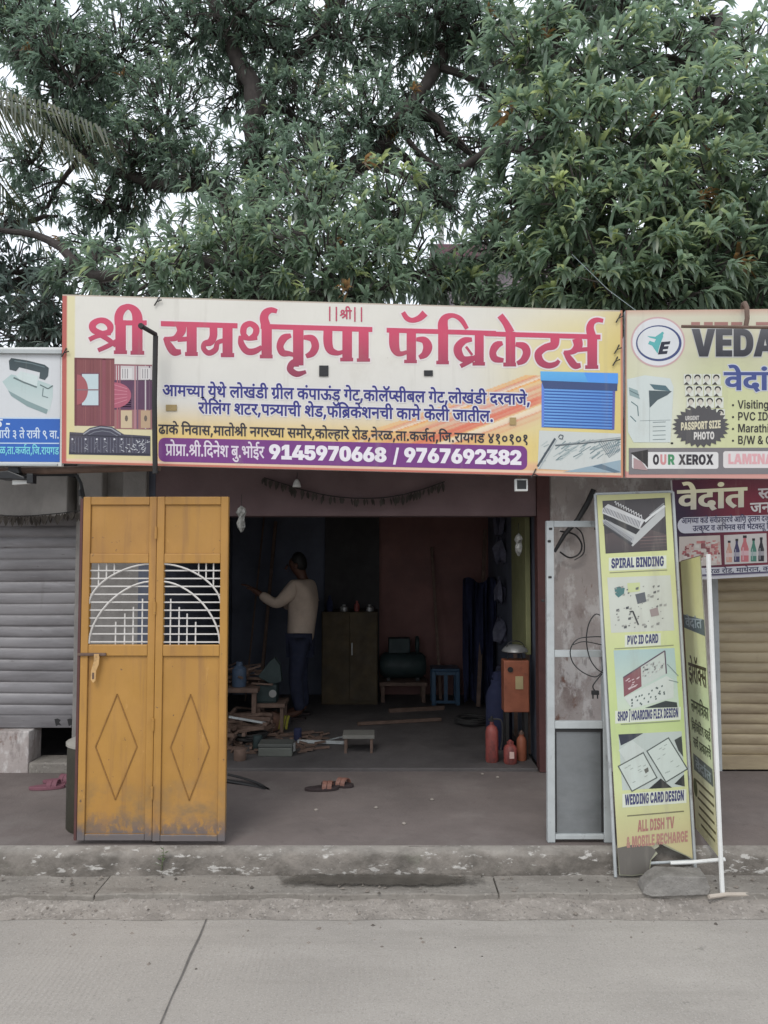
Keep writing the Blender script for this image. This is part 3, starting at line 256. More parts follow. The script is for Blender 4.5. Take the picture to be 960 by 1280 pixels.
def embolden(p, ox, oy):
    """move every point outwards (TrueType winding: filled side on the right)"""
    n = len(p); out = []
    for i in range(n):
        a, b, c = p[i-1], p[i], p[(i+1) % n]
        d1 = (b[0]-a[0], b[1]-a[1]); d2 = (c[0]-b[0], c[1]-b[1])
        l1 = math.hypot(*d1) or 1; l2 = math.hypot(*d2) or 1
        n1 = (-d1[1]/l1, d1[0]/l1); n2 = (-d2[1]/l2, d2[0]/l2)
        sx, sy = n1[0]+n2[0], n1[1]+n2[1]
        dd = 1+n1[0]*n2[0]+n1[1]*n2[1]
        k = 1/max(dd, 0.45)
        out.append((b[0]+sx*k*ox, b[1]+sy*k*oy))
    return out

def winding(x, y, cs):
    w = 0
    for c in cs:
        for i in range(len(c)):
            x1, y1 = c[i-1]; x2, y2 = c[i]
            if y1 <= y:
                if y2 > y and (x2-x1)*(y-y1)-(x-x1)*(y2-y1) > 0: w += 1
            elif y2 <= y and (x2-x1)*(y-y1)-(x-x1)*(y2-y1) < 0: w -= 1
    return w

def fill_union(cs):
    """non-zero fill of overlapping outlines -> (points, triangles) without overlaps"""
    V = []; E = []
    for c in cs:
        b = len(V); n = len(c)
        V += [Vector(p) for p in c]
        E += [(b+i, b+(i+1) % n) for i in range(n)]
    v, e, f = delaunay_2d_cdt(V, E, [], 0, 1e-5)[:3]
    tr = []
    for t in f:
        x = sum(v[i].x for i in t)/3; y = sum(v[i].y for i in t)/3
        if winding(x, y, cs) != 0: tr.append(tuple(t))
    return [(p.x, p.y) for p in v], tr

def glyph_tris(s, ox=0, oy=0, n=4):
    cs = [flatten(c, n) for c in parse_glyph(s)]
    cs = [c for c in cs if len(c) > 2]
    if not cs: return []
    out = []
    for c in cs:
        e = embolden(c, ox, oy)
        if area(c) > 0 and area(e) <= 0: continue      # a counter that closed up
        out.append(e)
    return [fill_union(out)]

def text_shapes(kind, s, ox=0, oy=0):
    """-> (list of (points, triangles)), width in font units"""
    out = []
    if kind == 'dev':
        w, run = DEV_RUNS[s]
        for g, x in run:
            for pts, tr in glyph_tris(DEV_GLYPHS[g], ox, oy):
                out.append(([(px+x, py) for px, py in pts], tr))
        return out, w
    tab = LATIN_BOLD if kind == 'bold' else LATIN_PLAIN
    x = 0
    for ch in s:
        if ch == ' ': x += 260; continue
        gs, ad = tab[ch]
        for pts, tr in glyph_tris(gs, ox, oy, 5):
            out.append(([(px+x, py) for px, py in pts], tr))
        x += ad
    return out, x

# ------------------------------------------------------------------ helpers
def S(r, g, b, k=1.0):
    """8-bit sRGB to linear"""
    f = lambda c: ((c/255)/12.92 if c/255 <= 0.04045 else ((c/255+0.055)/1.055)**2.4)*k
    return (f(r), f(g), f(b))

def ray(px, py):
    u = (px-480)/FPX; v = (640-py)/FPX
    return Vector((u, math.cos(PITCH)-v*math.sin(PITCH), math.sin(PITCH)+v*math.cos(PITCH)))

def P(px, py, Y):
    d = ray(px, py)
    return EYE+d*(Y/d.y)

def plane_map(pt, n):
    """photo pixel -> point on the plane through pt (lift = distance in front of it)"""
    pt = Vector(pt); n = Vector(n).normalized()
    def f(px, py, lift=0.0):
        d = ray(px, py)
        return EYE+d*(((pt+n*lift-EYE).dot(n))/d.dot(n))
    f.n = n
    return f

ORG = {}
def tag(o, label=None, cat=None, group=None, kind=None):
    if label: o['label'] = label
    if cat: o['category'] = cat
    if group: o['group'] = group
    if kind: o['kind'] = kind
    return o

def thing(name, label, cat, loc, group=None):
    o = bpy.data.objects.new(name, None); o.empty_display_size = 0.1
    COL.objects.link(o); o.location = loc; ORG[o] = Vector(loc)
    return tag(o, label, cat, group)

def link(name, me, parent=None, org=None):
    o = bpy.data.objects.new(name, me); COL.objects.link(o)
    if parent is not None:
        o.parent = parent; ORG[o] = ORG[parent]
    else:
        ORG[o] = Vector(org) if org is not None else Vector((0, 0, 0)); o.location = ORG[o]
    return o

class MB:
    def __init__(s): s.v = []; s.f = []; s.m = []; s.c = None
    def poly(s, pts, mi=0):
        b = len(s.v); s.v += [tuple(p) for p in pts]; s.f.append(tuple(range(b, b+len(pts)))); s.m.append(mi)
    def mesh(s, V, F, mi=0):
        b = len(s.v); s.v += [tuple(p) for p in V]
        for f in F: s.f.append(tuple(b+i for i in f)); s.m.append(mi)
    def box(s, x0, x1, y0, y1, z0, z1, mi=0, M=None):
        V = [(x, y, z) for z in (z0, z1) for y in (y0, y1) for x in (x0, x1)]
        if M is not None: V = [M @ Vector(p) for p in V]
        s.mesh(V, [(0, 2, 3, 1), (4, 5, 7, 6), (0, 1, 5, 4), (2, 6, 7, 3), (0, 4, 6, 2), (1, 3, 7, 5)], mi)
    def bar(s, a, b, w, d, mi=0, up=(0, 0, 1)):
        """rectangular bar from a to b"""
        a = Vector(a); b = Vector(b); t = (b-a).normalized(); u = Vector(up)
        if abs(t.dot(u)) > .95: u = Vector((0, 1, 0))
        x = t.cross(u).normalized()*w/2; y = x.cross(t).normalized()*d/2
        V = [p+i*x+j*y for p in (a, b) for i, j in ((-1, -1), (1, -1), (1, 1), (-1, 1))]
        s.mesh(V, [(3, 2, 1, 0), (4, 5, 6, 7), (0, 1, 5, 4), (1, 2, 6, 5), (2, 3, 7, 6), (3, 0, 4, 7)], mi)
    def tube(s, pts, r, n=8, mi=0, cap=True):
        pts = [Vector(p) for p in pts]
        if not isinstance(r, (list, tuple)): r = [r]*len(pts)
        b = len(s.v); u = None
        for i, p in enumerate(pts):
            t = (pts[min(i+1, len(pts)-1)]-pts[max(i-1, 0)])
            t = t.normalized() if t.length > 1e-9 else Vector((0, 0, 1))
            if u is None:
                u = t.cross(Vector((0, 0, 1)))
                if u.length < .1: u = t.cross(Vector((1, 0, 0)))
            u = (u-t*u.dot(t)).normalized(); q = t.cross(u)
            for k in range(n):
                a = 2*PI*k/n
                s.v.append(tuple(p+(u*math.cos(a)+q*math.sin(a))*r[i]))
        for i in range(len(pts)-1):
            for k in range(n):
                k2 = (k+1) % n
                s.f.append((b+i*n+k, b+i*n+k2, b+(i+1)*n+k2, b+(i+1)*n+k)); s.m.append(mi)
        if cap:
            s.f.append(tuple(b+k for k in range(n))[::-1]); s.m.append(mi)
            e = b+(len(pts)-1)*n; s.f.append(tuple(e+k for k in range(n))); s.m.append(mi)
    def lathe(s, c, prof, n=20, mi=0, axis='z'):
        """prof: (radius, height) pairs"""
        c = Vector(c); b = len(s.v)
        for r, h in prof:
            for k in range(n):
                a = 2*PI*k/n; p = (r*math.cos(a), r*math.sin(a), h)
                if axis == 'y': p = (p[0], p[2], p[1])
                if axis == 'x': p = (p[2], p[0], p[1])
                s.v.append(tuple(c+Vector(p)))
        for i in range(len(prof)-1):
            for k in range(n):
                k2 = (k+1) % n
                s.f.append((b+i*n+k, b+i*n+k2, b+(i+1)*n+k2, b+(i+1)*n+k)); s.m.append(mi)
        s.f.append(tuple(b+k for k in range(n))[::-1]); s.m.append(mi)
        e = b+(len(prof)-1)*n; s.f.append(tuple(e+k for k in range(n))); s.m.append(mi)
    def prism(s, pts, d, mi=0):
        """outline (3-D points) pushed along the vector d"""
        d = Vector(d); n = len(pts); A = [Vector(p) for p in pts]; B = [p+d for p in A]
        s.mesh(A+B, [tuple(range(n)), tuple(range(2*n-1, n-1, -1))]+[(i, (i+1) % n+0, n+(i+1) % n, n+i)[::-1] for i in range(n)], mi)
    def build(s, name, mats, parent=None, org=None, bevel=0, smooth=False, fix=True):
        if parent is None and org is None:
            a = np.array(s.v); org = ((a[:, 0].min()+a[:, 0].max())/2, (a[:, 1].min()+a[:, 1].max())/2, a[:, 2].min())
        o_ = ORG[parent] if parent is not None else Vector(org)
        me = bpy.data.meshes.new(name)
        me.from_pydata([(p[0]-o_.x, p[1]-o_.y, p[2]-o_.z) for p in s.v], [], s.f)
        mats = mats if isinstance(mats, (list, tuple)) else [mats]
        for m in mats: me.materials.append(m)
        if len(mats) > 1: me.polygons.foreach_set('material_index', s.m)
        if fix:
            bm = bmesh.new(); bm.from_mesh(me); bmesh.ops.recalc_face_normals(bm, faces=bm.faces); bm.to_mesh(me); bm.free()
        if smooth:
            me.polygons.foreach_set('use_smooth', [True]*len(me.polygons))
            me.set_sharp_from_angle(angle=math.radians(40))
        me.update()
        o = link(name, me, parent, org)
        if bevel:
            bv = o.modifiers.new('bevel', 'BEVEL'); bv.width = bevel; bv.segments = 2; bv.limit_method = 'ANGLE'
        return o

# ------------------------------------------------------------------ materials
def mat(name, col, rough=.7,  metal=0., var=.18, scale=5., layers=(), bump=.15, bscale=60., spec=.4, attr=None, stretch=(1, 1, 1), fade=(1, 1)):
    """layers: (colour, noise scale (3), lo, hi, strength, axis range or None)   axis range = (axis, from, to)"""
    m = bpy.data.materials.new(name); m.use_nodes = True; T = m.node_tree; N = T.nodes; Lk = T.links
    bs = N['Principled BSDF']; bs.inputs['Roughness'].default_value = rough; bs.inputs['Metallic'].default_value = metal
    bs.inputs['Specular IOR Level'].default_value = spec
    tc = N.new('ShaderNodeTexCoord')
    def noise(sc, det=6, rg=.6):
        mp = N.new('ShaderNodeMapping'); mp.inputs['Scale'].default_value = sc if isinstance(sc, tuple) else (sc, sc, sc)
        mp.inputs['Location'].default_value = (random.uniform(0, 9), random.uniform(0, 9), random.uniform(0, 9))
        Lk.new(tc.outputs['Object'], mp.inputs['Vector'])
        n = N.new('ShaderNodeTexNoise'); n.inputs['Scale'].default_value = 1; n.inputs['Detail'].default_value = det
        n.inputs['Roughness'].default_value = rg
        Lk.new(mp.outputs[0], n.inputs['Vector']); return n.outputs['Fac']
    def rng(v, lo, hi, a=0., b=1.):
        r = N.new('ShaderNodeMapRange'); r.inputs['From Min'].default_value = lo; r.inputs['From Max'].default_value = hi
        r.inputs['To Min'].default_value = a; r.inputs['To Max'].default_value = b; r.clamp = True
        Lk.new(v, r.inputs['Value']); return r.outputs[0]
    def mul(a, b):
        k = N.new('ShaderNodeMath'); k.operation = 'MULTIPLY'; Lk.new(a, k.inputs[0])
        if isinstance(b, float): k.inputs[1].default_value = b
        else: Lk.new(b, k.inputs[1])
        return k.outputs[0]
    if attr:
        at = N.new('ShaderNodeAttribute'); at.attribute_name = attr
        ink = N.new('ShaderNodeHueSaturation'); ink.inputs['Saturation'].default_value = fade[0]; ink.inputs['Value'].default_value = fade[1]   # sun-faded ink
        Lk.new(at.outputs['Color'], ink.inputs['Color']); cur = ink.outputs[0]
    else:
        rgb = N.new('ShaderNodeRGB'); rgb.outputs[0].default_value = (*col, 1); cur = rgb.outputs[0]
    if var:
        f = noise(tuple(scale*k for k in stretch))
        v = rng(f, .25, .75, 1-var, 1+var)
        hsv = N.new('ShaderNodeHueSaturation'); Lk.new(v, hsv.inputs['Value']); Lk.new(cur, hsv.inputs['Color']); cur = hsv.outputs[0]
    for (c2, sc, lo, hi, st, ax) in layers:
        k = rng(noise(sc, 8, .65), lo, hi)
        if ax:
            sx = N.new('ShaderNodeSeparateXYZ'); Lk.new(tc.outputs['Object'], sx.inputs[0])
            ad = N.new('ShaderNodeMath'); ad.operation = 'ADD'; Lk.new(sx.outputs['XYZ'.index(ax[0].upper())], ad.inputs[0])
            wob = rng(noise(9., 6), .2, .8, -abs(ax[2]-ax[1])*.6, abs(ax[2]-ax[1])*.6); Lk.new(wob, ad.inputs[1])
            k = mul(k, rng(ad.outputs[0], ax[1], ax[2]))
        k = mul(k, float(st))
        mxn = N.new('ShaderNodeMixRGB'); Lk.new(k, mxn.inputs['Fac']); Lk.new(cur, mxn.inputs['Color1'])
        mxn.inputs['Color2'].default_value = (*c2, 1); cur = mxn.outputs[0]
    Lk.new(cur, bs.inputs['Base Color'])
    if bump:
        b = N.new('ShaderNodeBump'); b.inputs['Strength'].default_value = bump; b.inputs['Distance'].default_value = .01
        Lk.new(noise(bscale if isinstance(bscale, tuple) else float(bscale), 5), b.inputs['Height']); Lk.new(b.outputs[0], bs.inputs['Normal'])
    r0 = noise(scale*2.3); Lk.new(rng(r0, .3, .7, max(rough-.12, .03), min(rough+.12, 1)), bs.inputs['Roughness'])
    return m

# ------------------------------------------------------------------ printed signs: flat ink shapes with a colour per point
class Print:
    def __init__(s, pm, lift=.002): s.pm = pm; s.l0 = lift; s.v = []; s.f = []; s.c = []
    def poly(s, pts, col, lift=0., col2=None):
        b = len(s.v); ys = [p[1] for p in pts]; lo, hi = min(ys), max(ys)
        for p in pts:
            s.v.append(s.pm(p[0], p[1], s.l0+lift))
            t = (p[1]-lo)/max(hi-lo, 1e-6)
            s.c.append(col if col2 is None else tuple(a+(q-a)*t for a, q in zip(col, col2)))
        s.f.append(tuple(range(b, b+len(pts))))
    def quad(s, x0, y0, x1, y1, col, lift=0., col2=None, sl=0.):
        s.poly([(x0, y0), (x1, y0+sl*(x1-x0)), (x1, y1+sl*(x1-x0)), (x0, y1)], col, lift, col2)
    def tris(s, pts, tr, col, lift=0., colf=None):
        b = len(s.v)
        for p in pts:
            s.v.append(s.pm(p[0], p[1], s.l0+lift)); s.c.append(colf(p) if colf else col)
        s.f += [tuple(b+i for i in t) for t in tr]
    def text(s, kind, txt, p0, p1, h, col, ox=0, oy=0, lift=0., colf=None, up=(0, -1)):
        """baseline from pixel p0 to p1; h = pixels per 1000 font units"""
        sh, wd = text_shapes(kind, txt, ox, oy)
        for i, (pts, tr) in enumerate(sh):
            q = [(p0[0]+(p1[0]-p0[0])*x/wd+up[0]*y*h/1000, p0[1]+(p1[1]-p0[1])*x/wd+up[1]*y*h/1000) for x, y in pts]
            s.tris(q, tr, col, lift+.0002*(i % 3), colf)
    def strokes(s, L, col, lift=0., grow=0., colf=None):
        pts, tr = fill_union([stroke_poly(p, grow) for p in L]); s.tris(pts, tr, col, lift, colf)
    def line(s, pts, wd, col, lift=0.):
        for i in range(len(pts)-1):
            a, b = pts[i], pts[i+1]; dx, dy = b[0]-a[0], b[1]-a[1]; l = math.hypot(dx, dy) or 1
            nx, ny = -dy/l*wd/2, dx/l*wd/2
            s.poly([(a[0]+nx, a[1]+ny), (b[0]+nx, b[1]+ny), (b[0]-nx, b[1]-ny), (a[0]-nx, a[1]-ny)], col, lift+.0001*(i % 3))
    def build(s, name, m, parent):
        o_ = ORG[parent]; me = bpy.data.meshes.new(name)
        me.from_pydata([tuple(Vector(p)-o_) for p in s.v], [], s.f); me.materials.append(m)
        a = me.color_attributes.new('Col', 'FLOAT_COLOR', 'POINT')
        a.data.foreach_set('color', [x for c in s.c for x in (*c, 1.0)])
        me.update(); return link(name, me, parent)

def spline(pts, n=6):
    """Catmull-Rom through (x, y, width)"""
    r = []
    for i in range(len(pts)-1):
        p0 = pts[max(i-1, 0)]; p1 = pts[i]; p2 = pts[i+1]; p3 = pts[min(i+2, len(pts)-1)]
        for j in range(n):
            t = j/n
            r.append(tuple(.5*(2*b+(c-a)*t+(2*a-5*b+4*c-d)*t*t+(3*b-a-3*c+d)*t**3) for a, b, c, d in zip(p0, p1, p2, p3)))
    r.append(pts[-1]); return r

def stroke_poly(st, grow=0.):
    """('r', x0,y0,x1,y1, slope) rectangle / ('o', cx,cy,rx,ry) disc / list of (x,y,w)"""
    if st[0] == 'r':
        _, x0, y0, x1, y1, sl = st
        p = [(x0-grow, y0-grow), (x1+grow, y0-grow+sl*(x1-x0)), (x1+grow, y1+grow+sl*(x1-x0)), (x0-grow, y1+grow)]
    else:
        q = spline(st, 6) if len(st) > 2 else list(st); L = []; R = []; n = len(q)
        for i, (x, y, wd) in enumerate(q):
            a = q[max(i-1, 0)]; b = q[min(i+1, n-1)]; dx, dy = b[0]-a[0], b[1]-a[1]; l = math.hypot(dx, dy) or 1
            ex = 0
            if i == 0: ex = -grow
            if i == n-1: ex = grow
            cx, cy = x+dx/l*ex, y+dy/l*ex; k = wd/2+grow
            L.append((cx-dy/l*k, cy+dx/l*k)); R.append((cx+dy/l*k, cy-dx/l*k))
        p = L+R[::-1]
    return p if area(p) > 0 else p[::-1]

def rounded(x0, y0, x1, y1, r, sl=0., n=6):
    o = []
    for cx, cy, a0 in ((x1-r, y0+r, -90), (x1-r, y1-r, 0), (x0+r, y1-r, 90), (x0+r, y0+r, 180)):
        for k in range(n+1):
            a = math.radians(a0+90*k/n); x = cx+r*math.cos(a); o.append((x, cy+r*math.sin(a)+sl*(x-x0)))
    return o

def skin_body(name, verts, edges, radii, m, parent, root=0, sub=2):
    o_ = ORG[parent]; me = bpy.data.meshes.new(name)
    me.from_pydata([tuple(Vector(v)-o_) for v in verts], edges, [])
    o = link(name, me, parent)
    me.materials.append(m)
    sk = o.modifiers.new('skin', 'SKIN'); sk.use_smooth_shade = True
    for i, r in enumerate(radii):
        d = me.skin_vertices[0].data[i]; d.radius = r if isinstance(r, tuple) else (r, r); d.use_root = (i == root)
    sb = o.modifiers.new('sub', 'SUBSURF'); sb.levels = sub; sb.render_levels = sub
    return o

# ================================================================== materials of the place
CONC = S(168, 163, 156)
m_road = mat('road concrete', (.315, .290, .260), .85, var=.10, scale=1.6, bump=.25, bscale=140,
             layers=[((.25, .23, .21), (.7, .25, 1), .45, .75, .55, None), ((.40, .37, .335), (1.3, 3, 1), .50, .75, .6, None), ((.235, .215, .19), (.5, 5, 1), .50, .72, .55, None),
                     ((.10, .09, .08), (38, 38, 38), .70, .76, .6, None), ((.22, .20, .18), (110, 110, 110), .5, .7, .45, None), ((.46, .43, .40), (130, 130, 130), .555, .62, .40, None), ((.15, .14, .125), (120, 120, 120), .57, .63, .40, None), ((.16, .145, .13), (9, 9, 9), .655, .69, .5, None)])
# shallow tined grooves in patches of the road surface
T = m_road.node_tree; N = T.nodes
tcn = N.new('ShaderNodeTexCoord'); wv = N.new('ShaderNodeTexWave'); wv.bands_direction = 'X'; wv.inputs['Scale'].default_value = 12
wv.inputs['Distortion'].default_value = 1.2; T.links.new(tcn.outputs['Object'], wv.inputs['Vector'])
pn = N.new('ShaderNodeTexNoise'); pn.inputs['Scale'].default_value = 1.1; T.links.new(tcn.outputs['Object'], pn.inputs['Vector'])
pr = N.new('ShaderNodeMapRange'); pr.inputs['From Min'].default_value = .5; pr.inputs['From Max'].default_value = .7; T.links.new(pn.outputs['Fac'], pr.inputs['Value'])
mm = N.new('ShaderNodeMath'); mm.operation = 'MULTIPLY'; T.links.new(wv.outputs['Fac'], mm.inputs[0]); T.links.new(pr.outputs[0], mm.inputs[1])
b2 = N.new('ShaderNodeBump'); b2.inputs['Strength'].default_value = .35; b2.inputs['Distance'].default_value = .01
ob = next(n for n in N if n.type == 'BUMP' and n != b2); T.links.new(mm.outputs[0], b2.inputs['Height'])
T.links.new(ob.outputs[0], b2.inputs['Normal']); T.links.new(b2.outputs[0], N['Principled BSDF'].inputs['Normal'])

m_dirt = mat('gritty dirt', (.235, .21, .185), .95, var=.25, scale=7, bump=.9, bscale=70,
             layers=[((.13, .115, .10), (6, 9, 6), .5, .75, .7, None), ((.40, .365, .33), (40, 40, 40), .555, .62, .55, None), ((.085, .075, .068), (55, 55, 55), .57, .63, .65, None), ((.30, .27, .24), (5, 12, 5), .52, .6, .4, None)])
m_slab = mat('gutter slab concrete', (.225, .205, .18), .9, var=.2, scale=4, bump=.5, bscale=60,
             layers=[((.12, .105, .09), (1.5, 6, 3), .48, .7, .75, None), ((.34, .315, .285), (3, 9, 5), .58, .75, .5, None), ((.08, .07, .062), (50, 50, 50), .585, .64, .6, None), ((.36, .335, .30), (42, 42, 42), .58, .64, .45, None)])
m_curb = mat('kerb with flaking whitewash', (.175, .155, .135), .95, var=.3, scale=8, bump=.9, bscale=45,
             layers=[((.075, .066, .056), (5, 5, 8), .45, .62, .75, None), ((.17, .18, .13), (4, 4, 4), .6, .75, .4, None),
                     ((.30, .275, .245), (6, 6, 20), .30, .55, .75, ('z', .168, .198)), ((.46, .44, .41), (11, 11, 26), .585, .63, .75, None), ((.52, .50, .465), (4.5, 4.5, 17), .60, .64, .75, None)])
m_plinth = mat('trodden cement', (.150, .124, .114), .88, var=.2, scale=2.5, bump=.35, bscale=50,
               layers=[((.115, .097, .09), (1.2, 2.5, 1), .45, .72, .7, None), ((.22, .195, .18), (2.2, 2.2, 1), .55, .75, .5, None), ((.08, .068, .062), (7, 7, 1), .6, .75, .5, None), ((.05, .045, .045), (30, 30, 30), .69, .75, .6, None)])
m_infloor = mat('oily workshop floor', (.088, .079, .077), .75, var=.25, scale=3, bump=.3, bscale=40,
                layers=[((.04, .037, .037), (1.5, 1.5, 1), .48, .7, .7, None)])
m_wet = mat('wet stain', (.075, .066, .055), .55, var=.25, scale=12, bump=.4, bscale=70)
m_joint = mat('bitumen joint filler', (.125, .115, .105), .8, var=.3, scale=20)
m_wall = mat('dirty grey plaster', (.24, .225, .21), .9, var=.2, scale=3, bump=.4, bscale=40,
             layers=[((.10, .09, .085), (2, 2, .8), .5, .7, .7, None)])
m_peel = mat('pink grey plaster peeling', (.37, .325, .305), .92, var=.15, scale=4, bump=.5, bscale=35,
             layers=[((.15, .10, .085), (2.6, 2.6, 1.6), .55, .68, .85, None), ((.56, .53, .51), (7, 7, 4), .53, .60, .75, None), ((.22, .19, .18), (16, 16, 5), .57, .63, .6, None),
                     ((.12, .10, .095), (28, 28, 28), .66, .72, .7, None), ((.16, .075, .05), (3.2, 3.2, 2.2), .63, .68, .9, None)])
m_maroon = mat('maroon lintel paint', (.14, .092, .094), .75, var=.2, scale=3, layers=[((.10, .07, .072), (2, 2, 4), .5, .7, .6, None)])
m_post = mat('dark red steel', (.085, .035, .032), .6, var=.2, scale=8)
m_dark = mat('dark neutral surface', (.05, .047, .047), .85, var=.25, scale=4)
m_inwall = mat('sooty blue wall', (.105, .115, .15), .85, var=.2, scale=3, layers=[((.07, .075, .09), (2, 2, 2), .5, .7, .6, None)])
m_orange = mat('old orange wall', (.21, .11, .098), .85, var=.2, scale=3, layers=[((.13, .08, .075), (1.6, 1.6, 1.6), .5, .75, .6, None)])
m_black = mat('black steel', (.02, .019, .019), .55, var=.2)
m_rust = mat('rusty steel', (.13, .085, .065), .8, var=.35, scale=14, bump=.3)
m_steel = mat('grey painted steel', (.38, .40, .40), .5, var=.12, scale=8, layers=[((.14, .13, .13), (14, 14, 6), .6, .7, .6, None), ((.2, .12, .09), (20, 20, 20), .68, .74, .7, None)])
m_zinc = mat('dull zinc sheet', (.23, .24, .245), .42, .75, var=.25, scale=2.2, bump=.06, bscale=4, layers=[((.12, .125, .13), (1.6, 1.6, 3.2), .45, .7, .65, None)])
m_white = mat('white paint', (.62, .62, .60), .55, var=.06, layers=[((.4, .38, .35), (9, 9, 9), .6, .75, .5, None)])
m_print = mat('printed flex', (1, 1, 1), .5, var=.04, scale=3, attr='Col', bump=.75, bscale=(4, 4, .9), fade=(.96, .81), layers=[((.28, .25, .21), (11, 11, .9), .56, .80, .38, None), ((.30, .24, .18), (2.5, 2.5, 2.5), .6, .8, .25, None), ((.2, .17, .14), (60, 60, 25), .70, .76, .5, None)])
m_faded = mat('sun faded flex', (1, 1, 1), .55, var=.06, scale=4, attr='Col', bump=.12, bscale=(8, 8, 3), fade=(.74, .86), layers=[((.28, .26, .22), (9, 9, 1.2), .52, .78, .45, None), ((.16, .14, .12), (50, 50, 25), .69, .75, .6, None)])
m_yellow = mat('ochre gate paint', (.385, .202, .046), .5, var=.10, scale=3, bump=.6, bscale=(3.2, 3.2, 2.0),
               layers=[((.33, .165, .055), (1.6, 1.6, .8), .42, .72, .7, None), ((.25, .13, .05), (18, 18, 1.1), .53, .68, .6, None), ((.47, .25, .07), (2.2, 2.2, 1.4), .5, .7, .5, None), ((.09, .055, .045), (26, 26, 26), .665, .69, .85, None), ((.58, .34, .12), (20, 20, 9), .66, .72, .4, None),
                       ((.17, .125, .075), (6, 6, 9), .40, .62, .8, ('z', .40, .12)), ((.115, .10, .105), (26, 26, 18), .40, .50, 1.0, ('z', .17, .05)), ((.13, .115, .115), (9, 9, 9), .2, .4, 1.0, ('z', .075, .045))])
m_groove = mat('dark ochre gate lines', (.235, .118, .032), .8, var=.3, scale=20)  # darker ochre for the seam and diamond lines
m_grille = mat('white grille paint', (.54, .515, .485), .5, var=.12, layers=[((.25, .2, .15), (25, 25, 25), .62, .7, .6, None)])
def slat_mat(name, col, lay): return mat(name, col, .5, .1, var=.1, scale=2, stretch=(.6, 1, 4), bump=.05, layers=lay)
m_sh_grey = slat_mat('grey shutter paint', (.235, .225, .23), [((.12, .112, .115), (1.0, 1, 6), .42, .66, .85, None), ((.11, .10, .10), (5, 5, .8), .58, .72, .6, None), ((.06, .055, .05), (7, 7, 70), .66, .71, .85, None), ((.40, .39, .40), (2, 2, 16), .6, .75, .5, None), ((.2, .13, .1), (3, 3, 14), .68, .76, .5, None)])
m_sh_beige = slat_mat('beige shutter paint', (.37, .30, .19), [((.20, .15, .10), (1.2, 1, 7), .46, .66, .7, None), ((.17, .13, .09), (5, 5, .8), .58, .72, .6, None), ((.2, .13, .1), (3, 3, 14), .68, .76, .5, None)])
m_leafdry = mat('dried mango leaves', (.045, .038, .032), .9, var=.4, scale=20)
m_plastic_black = mat('black plastic', (.014, .014, .015), .4, var=.1)

# ================================================================== ground, road, pavement
def sheet(name, x0, x1, y0, y1, z, m, nx=1, ny=1, fz=None):
    mb = MB()
    V = []; 
    for j in range(ny+1):
        for i in range(nx+1):
            x = x0+(x1-x0)*i/nx; y = y0+(y1-y0)*j/ny
            V.append((x, y, z+(fz(x, y) if fz else 0)))
    F = [(j*(nx+1)+i, j*(nx+1)+i+1, (j+1)*(nx+1)+i+1, (j+1)*(nx+1)+i) for j in range(ny) for i in range(nx)]
    mb.mesh(V, F); o = mb.build(name, m, org=(0, 0, 0), fix=False, smooth=nx > 1); tag(o, kind='structure'); return o

def wob(x, s=1.0):
    return math.sin(x*3.1*s+.4)*.5+math.sin(x*7.7*s+1.3)*.3+math.sin(x*17.3*s)*.2

sheet('ground', -600, 600, -600, 600, -.03, m_dirt)
sheet('road', -40, 40, -9, 3.985, 0.0, m_road)
mb = MB(); n = 70                                   # expansion joint running across the road
for i in range(n):
    y0 = -8+i*(11.98)/n; y1 = -8+(i+1)*(11.98)/n
    wx = lambda y: -.885+.004*wob(y, 6)-.017*(y-3.5)
    wd = lambda y: .0042+.0016*wob(y, 9)
    mb.poly([(wx(y0)-wd(y0), y0, .004), (wx(y0)+wd(y0), y0, .004), (wx(y1)+wd(y1), y1, .004), (wx(y1)-wd(y1), y1, .004)])
tag(mb.build('road_joint', m_joint, org=(0, 0, 0), fix=False), kind='structure')
# gritty strip between road and gutter slab, ragged edge lapping over the road
mb = MB(); nx = 400; ny = 6
V = []
for j in range(ny+1):
    for i in range(nx+1):
        x = -12+24*i/nx; t = j/ny
        y = (3.97+.012*wob(x, 2.3))*(1-t)+4.125*t
        z = .0015+.0605*t**1.3+(random.uniform(-.004, .006) if 0 < j < ny else 0)
        V.append((x, y, z))
mb.mesh(V, [(j*(nx+1)+i, j*(nx+1)+i+1, (j+1)*(nx+1)+i+1, (j+1)*(nx+1)+i) for j in range(ny) for i in range(nx)])
tag(mb.build('road_shoulder', m_dirt, org=(0, 0, 0), fix=False, smooth=True), kind='structure')
# gutter slabs
mb = MB(); x = -12.0; k = 0
while x < 12:
    wdt = random.choice((1.6, 2.1, 2.6)); x1 = x+wdt
    e = random.uniform(-.012, .012)
    fr = [(x+wdt*i/24, 4.085+e+.012*wob(x+wdt*i/24, 3)) for i in range(25)]
    base = [(p[0], p[1], .0) for p in fr]+[(x1-.006, 4.34, .0), (x, 4.34, .0)]
    base = [(min(p[0], x1-.006), p[1], p[2]) for p in base]
    mb.prism(base, (0, 0, .078+random.uniform(-.006, .006))); x = x1
tag(mb.build('gutter_slab', m_slab, org=(0, 0, 0), bevel=.006), kind='structure')
